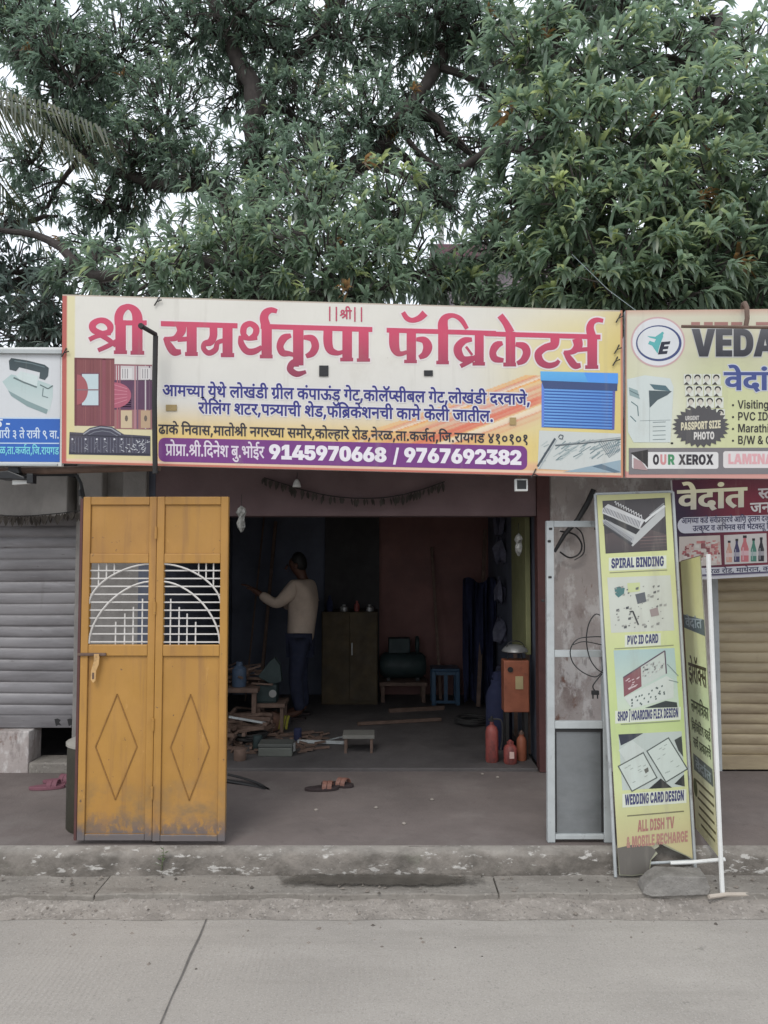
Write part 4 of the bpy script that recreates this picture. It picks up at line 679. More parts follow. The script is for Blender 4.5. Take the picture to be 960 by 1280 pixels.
# damp patch on the slab, soaking out at its edges
T = m_wet.node_tree; N = T.nodes; bs = N['Principled BSDF']; out = N['Material Output']
at = N.new('ShaderNodeAttribute'); at.attribute_name = 'wet'; nz_ = N.new('ShaderNodeTexNoise'); nz_.inputs['Scale'].default_value = 22; nz_.inputs['Detail'].default_value = 6
tc_ = N.new('ShaderNodeTexCoord'); T.links.new(tc_.outputs['Object'], nz_.inputs['Vector'])
ad_ = N.new('ShaderNodeMath'); ad_.operation = 'MULTIPLY_ADD'; T.links.new(nz_.outputs['Fac'], ad_.inputs[0]); ad_.inputs[1].default_value = 1.1; T.links.new(at.outputs['Fac'], ad_.inputs[2])
mr_ = N.new('ShaderNodeMapRange'); mr_.inputs['From Min'].default_value = .74; mr_.inputs['From Max'].default_value = 1.08; mr_.inputs['To Max'].default_value = .88; T.links.new(ad_.outputs[0], mr_.inputs['Value'])
tp_ = N.new('ShaderNodeBsdfTransparent'); ms_ = N.new('ShaderNodeMixShader'); T.links.new(mr_.outputs[0], ms_.inputs[0]); T.links.new(tp_.outputs[0], ms_.inputs[1]); T.links.new(bs.outputs[0], ms_.inputs[2]); T.links.new(ms_.outputs[0], out.inputs['Surface'])
p0, p1 = P(335, 1107, 4.2).x, P(620, 1104, 4.2).x
mb = MB(); V = []; wet = []; nx, ny = 60, 10
for j in range(ny+1):
    for i in range(nx+1):
        t = i/nx; u = j/ny; x = p0+(p1-p0)*t; e = (1-abs(2*t-1)**3)*(.85+.25*wob(x, 3)); V.append((x, 4.135+.175*u, .0905)); wet.append(max(0, e*(1-abs(2*u-1.15)**2.2)) if 0 < i < nx and 0 < j else 0)
mb.mesh(V, [(j*(nx+1)+i, j*(nx+1)+i+1, (j+1)*(nx+1)+i+1, (j+1)*(nx+1)+i) for j in range(ny) for i in range(nx)])
o = mb.build('damp_stain', m_wet, org=(0, 0, 0), fix=False); tag(o, kind='structure')
o.data.attributes.new('wet', 'FLOAT', 'POINT').data.foreach_set('value', wet)
# kerb: rough-faced plinth edge
mb = MB(); nx = 500; prof = [(4.318, .0), (4.316, .06), (4.322, .11), (4.332, .150), (4.346, .182), (4.372, .197), (4.42, .2005)]
V = []
for j, (y, z) in enumerate(prof):
    for i in range(nx+1):
        x = -12+24*i/nx; r = (0 if j == len(prof)-1 else 1)
        V.append((x, y+r*(.014*wob(x, 1.7)+.008*wob(x+3, 6)+random.uniform(-.007, .007)), z+(r if j else 0)*(.010*wob(x+5, 2.6)+.005*wob(x, 8)+random.uniform(-.005, .005))))
mb.mesh(V, [(j*(nx+1)+i, j*(nx+1)+i+1, (j+1)*(nx+1)+i+1, (j+1)*(nx+1)+i) for j in range(len(prof)-1) for i in range(nx)])
tag(mb.build('kerb', m_curb, org=(0, 0, 0), fix=False, smooth=True), kind='structure')
sheet('pavement', -12, 12, 4.41, 5.90, .1985, m_plinth, 60, 20, lambda x, y: .0015*wob(x*1.3+y)+.001*wob(y*3))

# ================================================================== the row of shops
def slats(x0, x1, z0, z1, y, pitch=.084, amp=.009):
    """interlocking curved shutter slats"""
    mb = MB(); prof = []; z = z0
    while z < z1-1e-6:
        dz_ = random.uniform(-.004, .004); aj = random.uniform(.75, 1.2)
        for t, a in ((0, 0.), (.06, .55), (.18, .85), (.4, 1.), (.62, .9), (.8, .6), (.9, .1), (.95, -.25)):
            if z+t*pitch < z1: prof.append((y-amp*a*aj, z+t*(pitch+dz_)))
        z += pitch+dz_
    n = 30; dents = [(random.uniform(x0, x1), random.uniform(z0, z1), random.uniform(.004, .012), random.uniform(.06, .16)) for _ in range(14)]
    dn = lambda x, z: sum(d*math.exp(-((x-a)/(s*2))**2-((z-b)/s)**2) for a, b, d, s in dents)
    V = [(x0+(x1-x0)*i/n, p[0]+.003*math.sin(i*.7+p[1]*9)+dn(x0+(x1-x0)*i/n, p[1]), p[1]+.0025*math.sin(i*.5+p[1]*3)) for p in prof for i in range(n+1)]
    mb.mesh(V, [(j*(n+1)+i, j*(n+1)+i+1, (j+1)*(n+1)+i+1, (j+1)*(n+1)+i) for j in range(len(prof)-1) for i in range(n)])
    return mb

# --- fabricator's shop, open front
Y0 = 5.87
bA = thing('shop_building', 'open dark workshop with a maroon lintel and orange back wall under the big fabricators signboard', 'shop', (-.3, Y0, .19))
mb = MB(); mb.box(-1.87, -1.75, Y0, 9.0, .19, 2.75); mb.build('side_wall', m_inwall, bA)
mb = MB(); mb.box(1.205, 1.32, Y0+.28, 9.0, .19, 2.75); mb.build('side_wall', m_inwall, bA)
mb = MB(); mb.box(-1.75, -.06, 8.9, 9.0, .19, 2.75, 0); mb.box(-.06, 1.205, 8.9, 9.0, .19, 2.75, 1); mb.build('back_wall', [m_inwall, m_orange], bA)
mb = MB(); mb.box(-2.4, 1.9, 5.2, 9.05, 2.755, 2.84); mb.build('roof_slab', m_wall, bA)  # unseen roof, its front edge cut back to admit skylight behind the board
mb = MB(); mb.box(-1.75, 1.165, Y0, Y0+.22, 2.125, 2.75); mb.build('lintel', m_maroon, bA, bevel=.004)
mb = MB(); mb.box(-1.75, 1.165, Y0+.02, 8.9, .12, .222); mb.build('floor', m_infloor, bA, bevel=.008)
mb = MB(); mb.box(1.167, 1.265, Y0-.015, Y0+.1, .2, 2.75); mb.build('door_post', m_post, bA, bevel=.004)
mb = MB(); mb.box(1.268, 2.50, Y0+.01, Y0+.26, .19, 2.75); mb.build('pillar', m_peel, bA, bevel=.012)
mb = MB(); mb.box(-2.36, -1.755, Y0+.01, Y0+.26, .19, 2.75); mb.build('pillar', m_wall, bA, bevel=.012)
for q in ((-2.30, -2.12, .10), (-1.98, -1.80, .06)): mb = MB(); mb.box(q[0], q[1], Y0-q[2], Y0+.008, 2.20, 2.75); mb.build('corbel', m_wall, bA, bevel=.01)

# --- shop on the left, grey shutter half raised
bB = thing('shop_building', 'closed shop with a grey rolling shutter raised off its sill, left of the ochre gate', 'shop', (-3.9, Y0, .19))
for q in ((-5.6, -5.4, Y0, 9), (-5.4, -1.88, 8.9, 9), (-2.2, -1.88, Y0+.28, 8.899)): mb = MB(); mb.box(*q, .19, 2.75); mb.build('wall', m_wall, bB)
mb = MB(); mb.box(-5.6, -2.42, 5.2, 9.05, 2.755, 2.84); mb.build('roof_slab', m_wall, bB)  # unseen roof darkening the shopfront, front edge set back for skylight
mb = MB(); mb.box(-5.4, -2.37, Y0-.13, Y0+.25, 2.115, 2.42); mb.build('shutter_hood', m_wall, bB, bevel=.01)
mb = MB(); mb.box(-5.4, -2.37, Y0+.02, Y0+.25, 2.425, 2.75); mb.build('lintel', m_dark, bB)
sh = slats(-5.38, -2.38, .60, 2.16, Y0+.09).build('rolling_shutter', m_sh_grey, bB, smooth=True, fix=False)
mb = MB(); mb.box(-5.38, -2.38, Y0+.065, Y0+.105, .512, .603); mb.build('bottom_rail', m_sh_grey, sh, bevel=.004)
for px in (73, 89):
    mb = MB(); q = [P(px+a, 903+b, Y0+.0645) for a, b in ((-5, -4), (-1, -5), (3, -3), (1, 0), (4, 4), (0, 3), (-3, 5), (-4, 1))]; mb.prism(q, (0, .0006, 0)); mb.build('paint_mark', m_black, sh)
mb = MB(); mb.box(-3.05, -2.665, Y0-.02, Y0+.2, .19, .505); mb.build('door_sill', m_peel, bB, bevel=.01)
mb = MB(); mb.box(-2.66, -2.36, Y0-.03, Y0+.2, .19, .275); mb.build('step', m_slab, bB, bevel=.012)
mb = MB(); mb.box(-5.4, -3.055, Y0+.0, Y0+.2, .19, .30); mb.build('step', m_slab, bB, bevel=.012)
mb = MB(); mb.box(-5.4, -2.2, Y0+.26, 8.9, .15, .215); mb.build('floor', m_infloor, bB)

# --- shop on the right, beige shutter down
bC = thing('shop_building', 'closed shop with a beige rolling shutter pulled down to the cement, behind the banners', 'shop', (3.6, Y0, .19))
for q in ((5.2, 5.4, Y0, 9), (1.33, 5.2, 8.9, 9)): mb = MB(); mb.box(*q, .19, 2.75); mb.build('wall', m_wall, bC)
mb = MB(); mb.box(1.92, 5.6, 5.2, 9.05, 2.755, 2.84); mb.build('roof_slab', m_wall, bC)  # unseen roof, overhang shortened so skylight reaches the pavement
mb = MB(); mb.box(2.52, 5.2, Y0+.02, Y0+.25, 2.02, 2.75); mb.build('lintel', m_dark, bC)
sh = slats(2.56, 5.19, .30, 2.05, Y0+.10, pitch=.079).build('rolling_shutter', m_sh_beige, bC, smooth=True, fix=False)
mb = MB(); mb.box(2.56, 5.19, Y0+.075, Y0+.115, .195, .303); mb.build('bottom_rail', m_sh_beige, sh, bevel=.004)
mb = MB(); mb.box(2.505, 2.555, Y0+.03, Y0+.16, .19, 2.02); mb.build('shutter_guide', m_steel, bC)

# ================================================================== signboards
K = 1.0
WHT = S(226, 224, 220); 
def board(root, pm, poly, m_back, depth=.03, name='panel'):
    """solid backing sheet under the print"""
    mb = MB(); A = [pm(x, y, 0) for x, y in poly]
    mb.prism(A, -pm.n*depth); return mb.build(name, m_back, root, bevel=.002)

def grid_print(root, name, pm, corners, nx, ny, colf, lift=.0015):
    """printed ground of a sign: corners TL, TR, BR, BL in photo pixels"""
    TL, TR, BR, BL = [np.array(c, float) for c in corners]
    pr = Print(pm, lift); 
    for j in range(ny+1):
        for i in range(nx+1):
            u, v = i/nx, j/ny
            q = (TL*(1-u)+TR*u)*(1-v)+(BL*(1-u)+BR*u)*v
            pr.v.append(pm(q[0], q[1], lift)); pr.c.append(colf(q[0], q[1], u, v))
    pr.f = [(j*(nx+1)+i, (j+1)*(nx+1)+i, (j+1)*(nx+1)+i+1, j*(nx+1)+i+1) for j in range(ny) for i in range(nx)]
    return pr.build(name, m_print, root)

def mixc(a, b, t):
    t = min(max(t, 0), 1); return tuple(x+(y-x)*t for x, y in zip(a, b))
def sst(a, b, x):
    t = min(max((x-a)/(b-a), 0), 1); return t*t*(3-2*t)

# ---------------------------------------------------------------- fabricators board
YS = 4.30
pm = plane_map((0, YS, 2.8), (0, -1, 0))
sgn = thing('signboard', 'big white and yellow fabricators signboard with large pink red title and blue shutter picture', 'signboard', P(428, 588, YS))
CR = [(78, 368), (778, 388), (779, 597), (77, 579)]
mb = MB(); mb.prism([pm(x, y, -.004) for x, y in CR], (0, .035, 0)); mb.build('panel', m_steel, sgn)
rs = np.random.RandomState(3); strk = rs.rand(400)
def bgcol(x, y, u, v):
    ys = y-20/700*(x-78)                       # unslanted
    c = mixc(S(214, 212, 208), S(226, 222, 212), sst(.9, .2, v))
    yel = sst(.55, .95, v)*.85*sst(.0, .12, 1-abs(u-.5)) if .16 < u < .9 else 0
    c = mixc(c, S(232, 196, 104), sst(.58, .84, v)*.9 if u > .165 else 0)
    c = mixc(c, S(226, 208, 132), sst(.70, .95, u)*.95*sst(-.1, .35, v+u*.2-.1))
    c = mixc(c, S(214, 190, 110), sst(.93, 1.0, u)*.6)
    if u < .165: c = mixc(c, S(222, 206, 140), sst(.35, .95, v)*.8)
    if u < .022: c = mixc(c, S(224, 212, 150), .7)
    # sweeping rays, lower right
    X = x-300; Yr = ys-560
    ang = (Yr+.30*X+.00016*X*X)
    k = int((ang*.42+200)) % 400; k2 = int((ang*.16+77)) % 400
    msk = sst(330, 560, x)*sst(700, 668, x)*sst(92, 62, ang)*sst(-4, 14, ang)
    if 20 < ang < 90 and ys > 452:
        a = strk[k]
        c = mixc(c, S(222, 104, 76) if strk[k2] > .45 else S(236, 168, 84), min(1, msk*(.30+.8*a)))
        if strk[(k*3) % 400] > .86: c = mixc(c, S(238, 226, 200), msk*.8)
    # bottom band: pink and orange rules
    d = (597-y)+(u-1)*(-18)*0; d = (579+(597-579)*u)-y
    if d < 20: c = mixc(c, S(228, 178, 140), sst(20, 12, d)*.8 if u > .165 else 0)
    if d < 13: c = mixc(c, S(214, 96, 92), .8*sst(.2, .45, u)*sst(.9, .5, u)*(1 if d > 7 else .3))
    if 2.2 < d < 5.5: c = S(232, 200, 172)
    if d <= 2.2: c = S(196, 110, 92)
    if u < .0075: c = S(186, 92, 82)
    if v < .010: c = S(190, 176, 160)
    if u > .9965: c = S(196, 128, 100)
    return c
grid_print(sgn, 'background_print', pm, CR, 420, 200, bgcol, .001)

tl = []
def cropA(L, ox, oy, sc):
    for st in L:
        if st[0] == 'r': tl.append(('r', ox+st[1]/sc, oy+st[2]/sc, ox+st[3]/sc, oy+st[4]/sc, st[5]))
        else: tl.append([(ox+x/sc, oy+y/sc, wd/sc) for x, y, wd in st])
SLP = 20/700
cropA([[(185, 222, 24), (135, 224, 30), (84, 205, 40), (76, 172, 42), (110, 148, 34), (150, 150, 36), (180, 178, 40), (176, 212, 34), (140, 224, 30)],
       [(55, 262, 28), (95, 243, 27), (136, 236, 24)], [(125, 236, 28), (170, 262, 30), (216, 298, 26)], [(218, 270, 26), (170, 298, 28), (108, 326, 26)],
       ('r', 212, 145, 275, 332, 0), ('r', 203, 326, 282, 348, 0), ('r', 210, 146, 400, 176, 0), ('r', 312, 150, 375, 334, 0), ('r', 303, 329, 385, 352, 0),
       [(234, 170, 52), (233, 120, 52), (252, 82, 48), (290, 64, 34), (325, 84, 48), (343, 122, 60), (345, 180, 62)],
       # sa ma
       ('r', 485, 150, 945, 181, SLP),
       [(606, 175, 62), (606, 215, 52), (568, 254, 34), (505, 256, 22)], [(508, 250, 22), (536, 300, 44), (566, 336, 46), (606, 334, 28)], [(585, 262, 28), (660, 256, 28)],
       ('r', 640, 165, 700, 340, 0), ('r', 630, 336, 707, 360, 0),
       [(800, 180, 46), (800, 240, 46), (782, 276, 44), (748, 286, 34), (742, 316, 30), (772, 342, 34), (812, 322, 34), (826, 280, 28), (866, 266, 28)],
       ('r', 855, 170, 915, 346, 0), ('r', 845, 342, 925, 367, 0)], 100, 370, 4.8)
cropA([[(150, 232, 20), (118, 205, 36), (122, 160, 38), (158, 142, 34), (192, 168, 38), (186, 208, 36), (150, 232, 22)],
       [(100, 214, 24), (104, 262, 38), (136, 306, 40), (182, 308, 38), (228, 282, 26)], [(98, 224, 20), (150, 234, 20), (200, 230, 18)],
       ('r', 225, 145, 287, 332, 0), ('r', 215, 328, 292, 350, 0), ('r', 220, 143, 890, 173, SLP),
       [(250, 150, 56), (240, 108, 52), (252, 76, 46), (284, 60, 34), (318, 68, 26)],
       ('r', 414, 165, 477, 392, 0), [(402, 212, 24), (358, 230, 46), (336, 276, 42), (352, 316, 42), (392, 322, 30), (424, 332, 22)],
       [(478, 224, 26), (530, 232, 42), (548, 276, 46), (530, 318, 42), (492, 338, 26)],
       [(444, 372, 56), (408, 384, 42), (398, 418, 40), (438, 444, 36), (492, 430, 20)],
       [(624, 175, 54), (624, 258, 54), (640, 302, 46), (680, 318, 30), (716, 310, 22)],
       ('r', 710, 180, 768, 350, 0), ('r', 697, 346, 775, 368, 0), ('r', 808, 180, 868, 354, 0), ('r', 797, 350, 876, 370, 0)], 280, 375, 4.8)
cropA([[(216, 66, 36), (246, 112, 42), (290, 130, 40), (348, 112, 50), (392, 72, 58)],
       ('r', 85, 190, 960, 228, SLP), [(146, 215, 80), (146, 326, 80), (166, 382, 62), (200, 398, 40), (248, 384, 30)],
       ('r', 245, 215, 320, 450, 0), ('r', 225, 446, 327, 473, 0), [(322, 282, 30), (386, 290, 58), (414, 342, 74), (392, 400, 60), (345, 428, 32)],
       ('r', 497, 180, 577, 458, 0), ('r', 482, 454, 583, 482, 0), [(536, 210, 80), (536, 150, 78), (560, 106, 54), (618, 92, 36), (680, 124, 40), (728, 198, 32)],
       [(768, 284, 32), (704, 294, 54), (656, 346, 66), (664, 404, 66), (706, 442, 50), (796, 430, 40)], [(720, 340, 20), (770, 408, 20)],
       [(676, 498, 34), (740, 462, 40), (806, 420, 40)], ('r', 790, 235, 862, 468, 0), ('r', 772, 464, 872, 492, 0)], 470, 380, 6.4)
cropA([[(98, 260, 26), (56, 276, 50), (32, 320, 46), (46, 364, 46), (104, 376, 28)], ('r', 118, 185, 182, 394, 0), ('r', 102, 390, 187, 416, 0),
       [(184, 268, 28), (240, 282, 50), (258, 325, 52), (236, 374, 46), (194, 396, 26)], [(80, 76, 44), (120, 130, 46), (150, 190, 56)],
       ('r', -20, 182, 750, 214, SLP), [(446, 215, 62), (440, 272, 56), (382, 290, 46), (336, 330, 50), (350, 384, 50), (400, 410, 40), (450, 400, 34), (474, 376, 22)],
       [(592, 230, 62), (600, 278, 60), (562, 318, 36), (506, 322, 22)], [(510, 318, 24), (546, 370, 46), (580, 410, 46), (618, 408, 28)], [(580, 308, 28), (670, 300, 28)],
       ('r', 662, 205, 728, 412, 0), ('r', 648, 408, 735, 432, 0), [(692, 215, 60), (680, 162, 52), (694, 122, 42), (728, 106, 32), (768, 112, 26)]], 610, 380, 5.333)
ttl = Print(pm, .002)
def tcol(p):
    ys = p[1]-SLP*(p[0]-110)
    return mixc(S(206, 62, 98), S(146, 54, 82), (ys-405)/55)
ttl.strokes(tl, S(232, 222, 220), 0, 2.0)
ttl.strokes(tl, None, .0012, 0, tcol)
ttl.text('dev', '||श्री||', (408, 398), (456, 399), 17.5, S(190, 60, 92), 20, 16, .001)
ttl.build('title_lettering', m_print, sgn)

txt = Print(pm, .002)
BL = S(42, 44, 128); HAL = S(226, 222, 222)
for s, a, b in (('आमच्या येथे लोखंडी ग्रील कंपाऊंड गेट,कोलॅप्सीबल गेट,लोखंडी दरवाजे,', (203, 494.5), (663, 506)),
                ('रोलिंग शटर,पत्र्याची शेड,फॅब्रिकेशनची कामे केली जातील.', (248, 516.5), (617, 527))):
    txt.text('dev', s, a, b, 21, HAL, 95, 95, 0); txt.text('dev', s, a, b, 21, BL, 26, 24, .001)
txt.text('dev', 'ढाके निवास,मातोश्री नगरच्या समोर,कोल्हारे रोड,नेरळ,ता.कर्जत,जि.रायगड ४१०१०१', (198, 542), (661, 555), 18, S(46, 44, 56), 20, 18, .001)
PUR = S(120, 52, 130)
txt.poly([(x, y) for x, y in rounded(198, 547, 659, 577, 8, 10.5/461)], PUR, .0)
txt.text('dev', 'प्रोप्रा.श्री.दिनेश बु.भोईर', (207, 569), (330, 572.5), 22, S(226, 214, 226), 20, 16, .001)
txt.text('bold', '9145970668', (336, 573.5), (483, 577.5), 24.5, S(236, 230, 236), 26, 14, .001)
txt.text('bold', '/', (491, 578), (499, 578.2), 24.5, S(236, 230, 236), 0, 0, .001)
txt.text('bold', '9767692382', (505, 577.5), (652, 581), 24.5, S(236, 230, 236), 26, 14, .001)
txt.build('lettering', m_print, sgn)

# door, gate, shutter and ironwork pictures printed on the board
pc = Print(pm, .002)
W1, W2, W3 = S(134, 72, 74), S(112, 56, 62), S(160, 98, 96)
pc.quad(93, 447, 143, 532, W1, 0, S(128, 70, 78), .02)
for i in range(16): pc.quad(94+i*3.05+rs.rand(), 448, 94.7+i*3.05+rs.rand(), 531, mixc(W2, W3, rs.rand()), .0003, None, .02)
pc.quad(128, 449, 132, 531, S(142, 72, 84), .0006); pc.quad(94, 447.5, 142, 449, W2, .0006, None, .02); pc.quad(93, 447, 95.5, 532, W2, .0007)
pc.quad(101, 466, 124.5, 508, S(118, 66, 84), .0008); pc.quad(102.5, 467.5, 123, 506.5, S(196, 212, 216), .001)
pc.poly([(96+14*math.cos(a), 487+19*math.sin(a)) for a in [math.radians(t) for t in range(-90, 91, 12)]], S(166, 86, 92), .0013)
pc.quad(96, 486.5, 124, 488, S(140, 110, 118), .0016)
pc.quad(143, 455, 190, 536, S(150, 96, 104), .0002, S(158, 108, 106), .02)
pc.quad(145, 457, 190, 475, S(206, 198, 198), .0005, None, .02); pc.quad(143, 475, 190, 512, S(92, 56, 86), .0005)
for x, c in ((146, S(170, 90, 100)), (149, S(148, 84, 96)), (168, S(184, 130, 140)), (171, S(120, 86, 110)), (181, S(200, 190, 194)), (186, S(108, 80, 100))): pc.quad(x, 457, x+1.7, 536, c, .0008)
for k, (x0, x1) in enumerate(((151, 165), (176, 188))):
    pc.quad(x0, 460, x1, 474, S(218, 214, 212), .001); pc.quad(x0, 513, x1, 535, S(206, 184, 150) if k == 0 else S(190, 160, 128), .001)
    pc.poly([((x0+x1)/2+2*math.cos(a), 523+4*math.sin(a)) for a in np.linspace(0, 2*PI, 9)[:-1]], S(110, 96, 84), .0013)
    for j in range(3): pc.quad(x0+2+j*3, 461, x0+2.8+j*3, 473, S(120, 112, 116), .0013)
pc.poly([(143, 478)]+[(143+21*math.cos(a), 494+16*math.sin(a)) for a in np.linspace(-1.4, 1.4, 14)]+[(143, 510)], S(178, 88, 110), .0012)
for k in range(5): pc.line([(143, 481+k*6), (159, 486+k*3.4)], .9, S(206, 130, 146), .0016)
for k in range(4): pc.quad(143, 500+k*2.6, 164, 501+k*2.6, S(176, 110, 120), .0005)
pc.quad(190.5, 455, 191.5, 537, S(96, 70, 78), .001)
# wrought gate
G1 = S(70, 68, 84); G2 = S(152, 154, 162)
pc.poly([(87, 540), (104, 541), (112, 535), (125, 532), (140, 533.5), (150, 540), (155, 543), (188, 545), (188, 570), (86, 568)], G1, 0)
pc.line([(104, 543), (113, 537), (126, 534), (139, 535.5), (151, 543)], 1.6, G2, .0004); pc.line([(108, 545), (118, 540), (128, 538.5), (138, 540), (147, 545)], 1.1, S(120, 122, 132), .0004)
pc.line([(87, 543.5), (106, 544), (150, 546), (188, 548)], 1.4, S(44, 44, 58), .0004); pc.line([(87, 566), (188, 568)], 1.8, S(44, 44, 58), .0004)
for x in range(90, 186, 4): pc.line([(x, 547), (x, 566)], .7, S(112, 112, 126), .0006)
for x in (90.5, 107, 121, 131, 143, 152): 
    pc.poly([(x+1.3*math.cos(a), 549+1.3*math.sin(a)) for a in np.linspace(0, 2*PI, 8)[:-1]], S(206, 206, 212), .0009)
    for j in range(5): pc.line([(x-3+rs.rand()*6, 552+j*2.6), (x-3+rs.rand()*7, 554+j*2.6)], .9, mixc(G1, S(186, 188, 196), rs.rand()), .0009)
for j in range(34): 
    x, y = 160+rs.rand()*24, 551+rs.rand()*15
    pc.line([(x, y), (x+rs.uniform(-4, 4), y+rs.uniform(-3, 3))], .9, S(198, 200, 204), .001+.00001*j)
pc.build('door_picture', m_print, sgn)
# blue shutter and truss
pb = Print(pm, .002)
pb.poly([(678, 479), (769, 486), (768, 537), (677, 534)], S(60, 118, 196), 0)
for k in range(13):
    y = 486+k*3.75
    pb.poly([(679.5, y), (766.5, y+3.2), (766.5, y+5.2), (679.5, y+2)], S(112, 172, 232), .0004, S(66, 124, 204))
    pb.poly([(679.5, y+2), (766.5, y+5.2), (766.5, y+6.2), (679.5, y+3)], S(36, 78, 156), .0005)
pb.poly([(677, 479), (680.5, 479), (680, 534), (677, 534)], S(92, 130, 216), .0008); pb.poly([(766, 486), (769, 486), (768, 537), (765, 537)], S(84, 92, 170), .0008)
pb.poly([(676, 474), (772, 478.5), (771.5, 488.5), (680, 485.5)], S(58, 78, 124), .0009)
pb.poly([(675.5, 464), (772.5, 466.5), (772.5, 479.5), (676, 475.5)], S(92, 178, 232), .0012, S(74, 158, 224)); pb.poly([(730, 465.5), (772.5, 466.5), (772.5, 479.5), (735, 477.5)], S(70, 150, 234), .0013)
pb.poly([(674, 538), (776, 542), (776, 591), (672, 586)], S(206, 210, 206), 0)
pb.poly([(704, 590), (750, 580), (776, 575), (776, 591)], S(150, 172, 184), .0003); pb.poly([(740, 583), (752, 580), (776, 590), (768, 591)], S(98, 120, 136), .0004)
for k in range(64):
    x = 676+rs.rand()*98; y = 556+rs.rand()*22-(x-676)*.04; l = rs.uniform(4, 13)
    pb.line([(x, y), (min(x+l, 775.5), y-l*rs.uniform(.3, .8))], rs.uniform(.7, 1.5), mixc(S(96, 122, 128), S(186, 196, 194), rs.rand()), .0006+.00001*k)
pb.line([(672, 583), (694, 548)], 2.6, S(74, 84, 92), .0014); pb.line([(674, 586), (696, 550)], 1.2, S(176, 184, 186), .0015)
pb.line([(694, 557), (730, 554), (776, 549)], 1.5, S(96, 104, 108), .0014); pb.line([(694, 556), (776, 546.5)], .8, S(160, 168, 170), .0015)
pb.line([(698, 547), (700, 543.5), (704, 544.5), (703, 549), (699, 548)], 1.3, S(90, 98, 104), .0016)
for k in range(9): pb.line([(748+k*3, 552), (762+k*1.6, 572-k)], .8, S(120, 134, 142), .0013)
pb.build('shutter_picture', m_print, sgn)
# punched windows in the flex (wind vents) and tie wires
m_tape = mat('faded tape', S(150, 130, 90), .8)
for x0, y0, x1, y1 in ((399, 457, 410.5, 470.5), (530, 463, 541, 470), (207.5, 506, 221, 513.5), (637, 522, 645, 531)):
    mb = MB(); a = pm(x0, y0, .004); b = pm(x1, y1, .004); mb.box(a.x, b.x, a.y-.003, a.y, b.z, a.z); mb.build('wind_vent' if x0 in (399, 530) else 'tape_patch', m_plastic_black if x0 in (399, 530) else m_tape, sgn)
for x, y in ((773, 398), (771, 437), (769, 452), (667, 592), (80, 441), (196, 377)):
    a = pm(x, y, .012); b = pm(x+6, y+rs.uniform(-4, 4), .016); c = pm(x+3, y-6, .006)
    mb = MB(); mb.tube([c, a, b], .004, 6); mb.tube([a, pm(x-3, y+5, .012)], .004, 6); mb.build('tie_wire', m_black, sgn)
mb = MB()
for a, b in (((83, 374), (773, 394)), ((82, 574), (774, 591)), ((83, 374), (82, 574)), ((773, 394), (774, 591))):
    mb.bar(pm(*a, -.03), pm(*b, -.03), .032, .032, up=(0, 1, 0))
for x in (200, 420, 610): mb.bar(pm(x, 372+(x-78)*SLP, -.045), pm(x, 580+(x-78)*SLP, -.045), .025, .025, up=(0, 1, 0))
for x in (95, 420, 765):
    a = pm(x, 400, -.05); mb.bar(a, (a.x, 4.75, 2.84), .025, .025)
mb.build('frame', m_rust, sgn)

# ---------------------------------------------------------------- iron (laundry) board on the left
pl = plane_map((0, 4.335, 2.6), (0, -1, 0))
ir = thing('signboard', 'white and blue laundry signboard printed with a clothes iron', 'signboard', P(-60, 578, 4.335))
CL = [(-190, 434), (79, 434), (77, 583), (-190, 581)]
board(ir, pl, CL, m_white, .03)
li = Print(pl, .002)
li.poly([(-190, 440), (75.5, 440), (75, 523), (-190, 521)], S(214, 216, 218), 0)
li.poly([(-190, 521.5), (75, 523.5), (74.5, 577.5), (-190, 576)], S(28, 96, 186), 0)
li.line([(-190, 553.2), (74, 554.2)], 1.4, S(190, 214, 236), .0006); li.line([(-190, 521), (75, 523)], 1.6, S(196, 216, 236), .0006)
li.text('dev', 'वेळ -', (-20, 534), (13, 535), 17, S(226, 236, 244), 22, 18, .0008)
li.text('dev', 'स. ९ ते १ वा. दुपारी ३ ते रात्री ९ वा.', (-66, 546.8), (74, 548), 15, S(206, 222, 240), 20, 16, .0008)
li.text('dev', 'नेरळ,ता.कर्जत,जि.रायगड', (-9, 567.3), (73.5, 568), 14, S(120, 214, 224), 20, 16, .0008)
# iron picture
li.poly([(3, 477), (14, 468), (50, 476), (66, 482), (66, 496), (62, 514), (56, 517), (34, 507), (16, 497)], S(176, 198, 196), .0005, S(206, 216, 214))
li.poly([(10, 488), (34, 501), (60, 512), (58, 517.5), (34, 508), (14, 495)], S(138, 160, 160), .0008)
li.poly([(20, 470), (26, 464), (48, 470), (46, 484), (36, 482), (28, 478)], S(208, 220, 218), .0008)
li.line([(17, 472), (30, 478), (46, 484)], 2, S(104, 120, 120), .0011); li.line([(50, 481), (60, 486), (66, 482)], 1.4, S(96, 112, 112), .0011)
li.line([(54, 485), (53, 495), (60, 497)], 1.2, S(120, 136, 136), .0011)
li.poly([(11, 451), (14, 447.5), (34, 450.5), (56, 456), (61, 460), (60, 470), (56, 475), (49, 473), (50, 465.5), (24, 459), (20, 464), (12, 462)], S(52, 68, 72), .0012, S(74, 86, 90))
li.line([(18, 451), (40, 454.5), (56, 459)], 1.2, S(104, 122, 126), .0016)
li.build('lettering', m_print, ir)
mb = MB(); mb.bar(pl(-190, 438, .006), pl(78, 440, .012), .022, .022); mb.build('top_tube', m_steel, ir)
mb = MB(); mb.bar(pl(-190, 580, .003), pl(72, 581, .003), .016, .012); mb.build('bottom_tube', m_steel, ir)

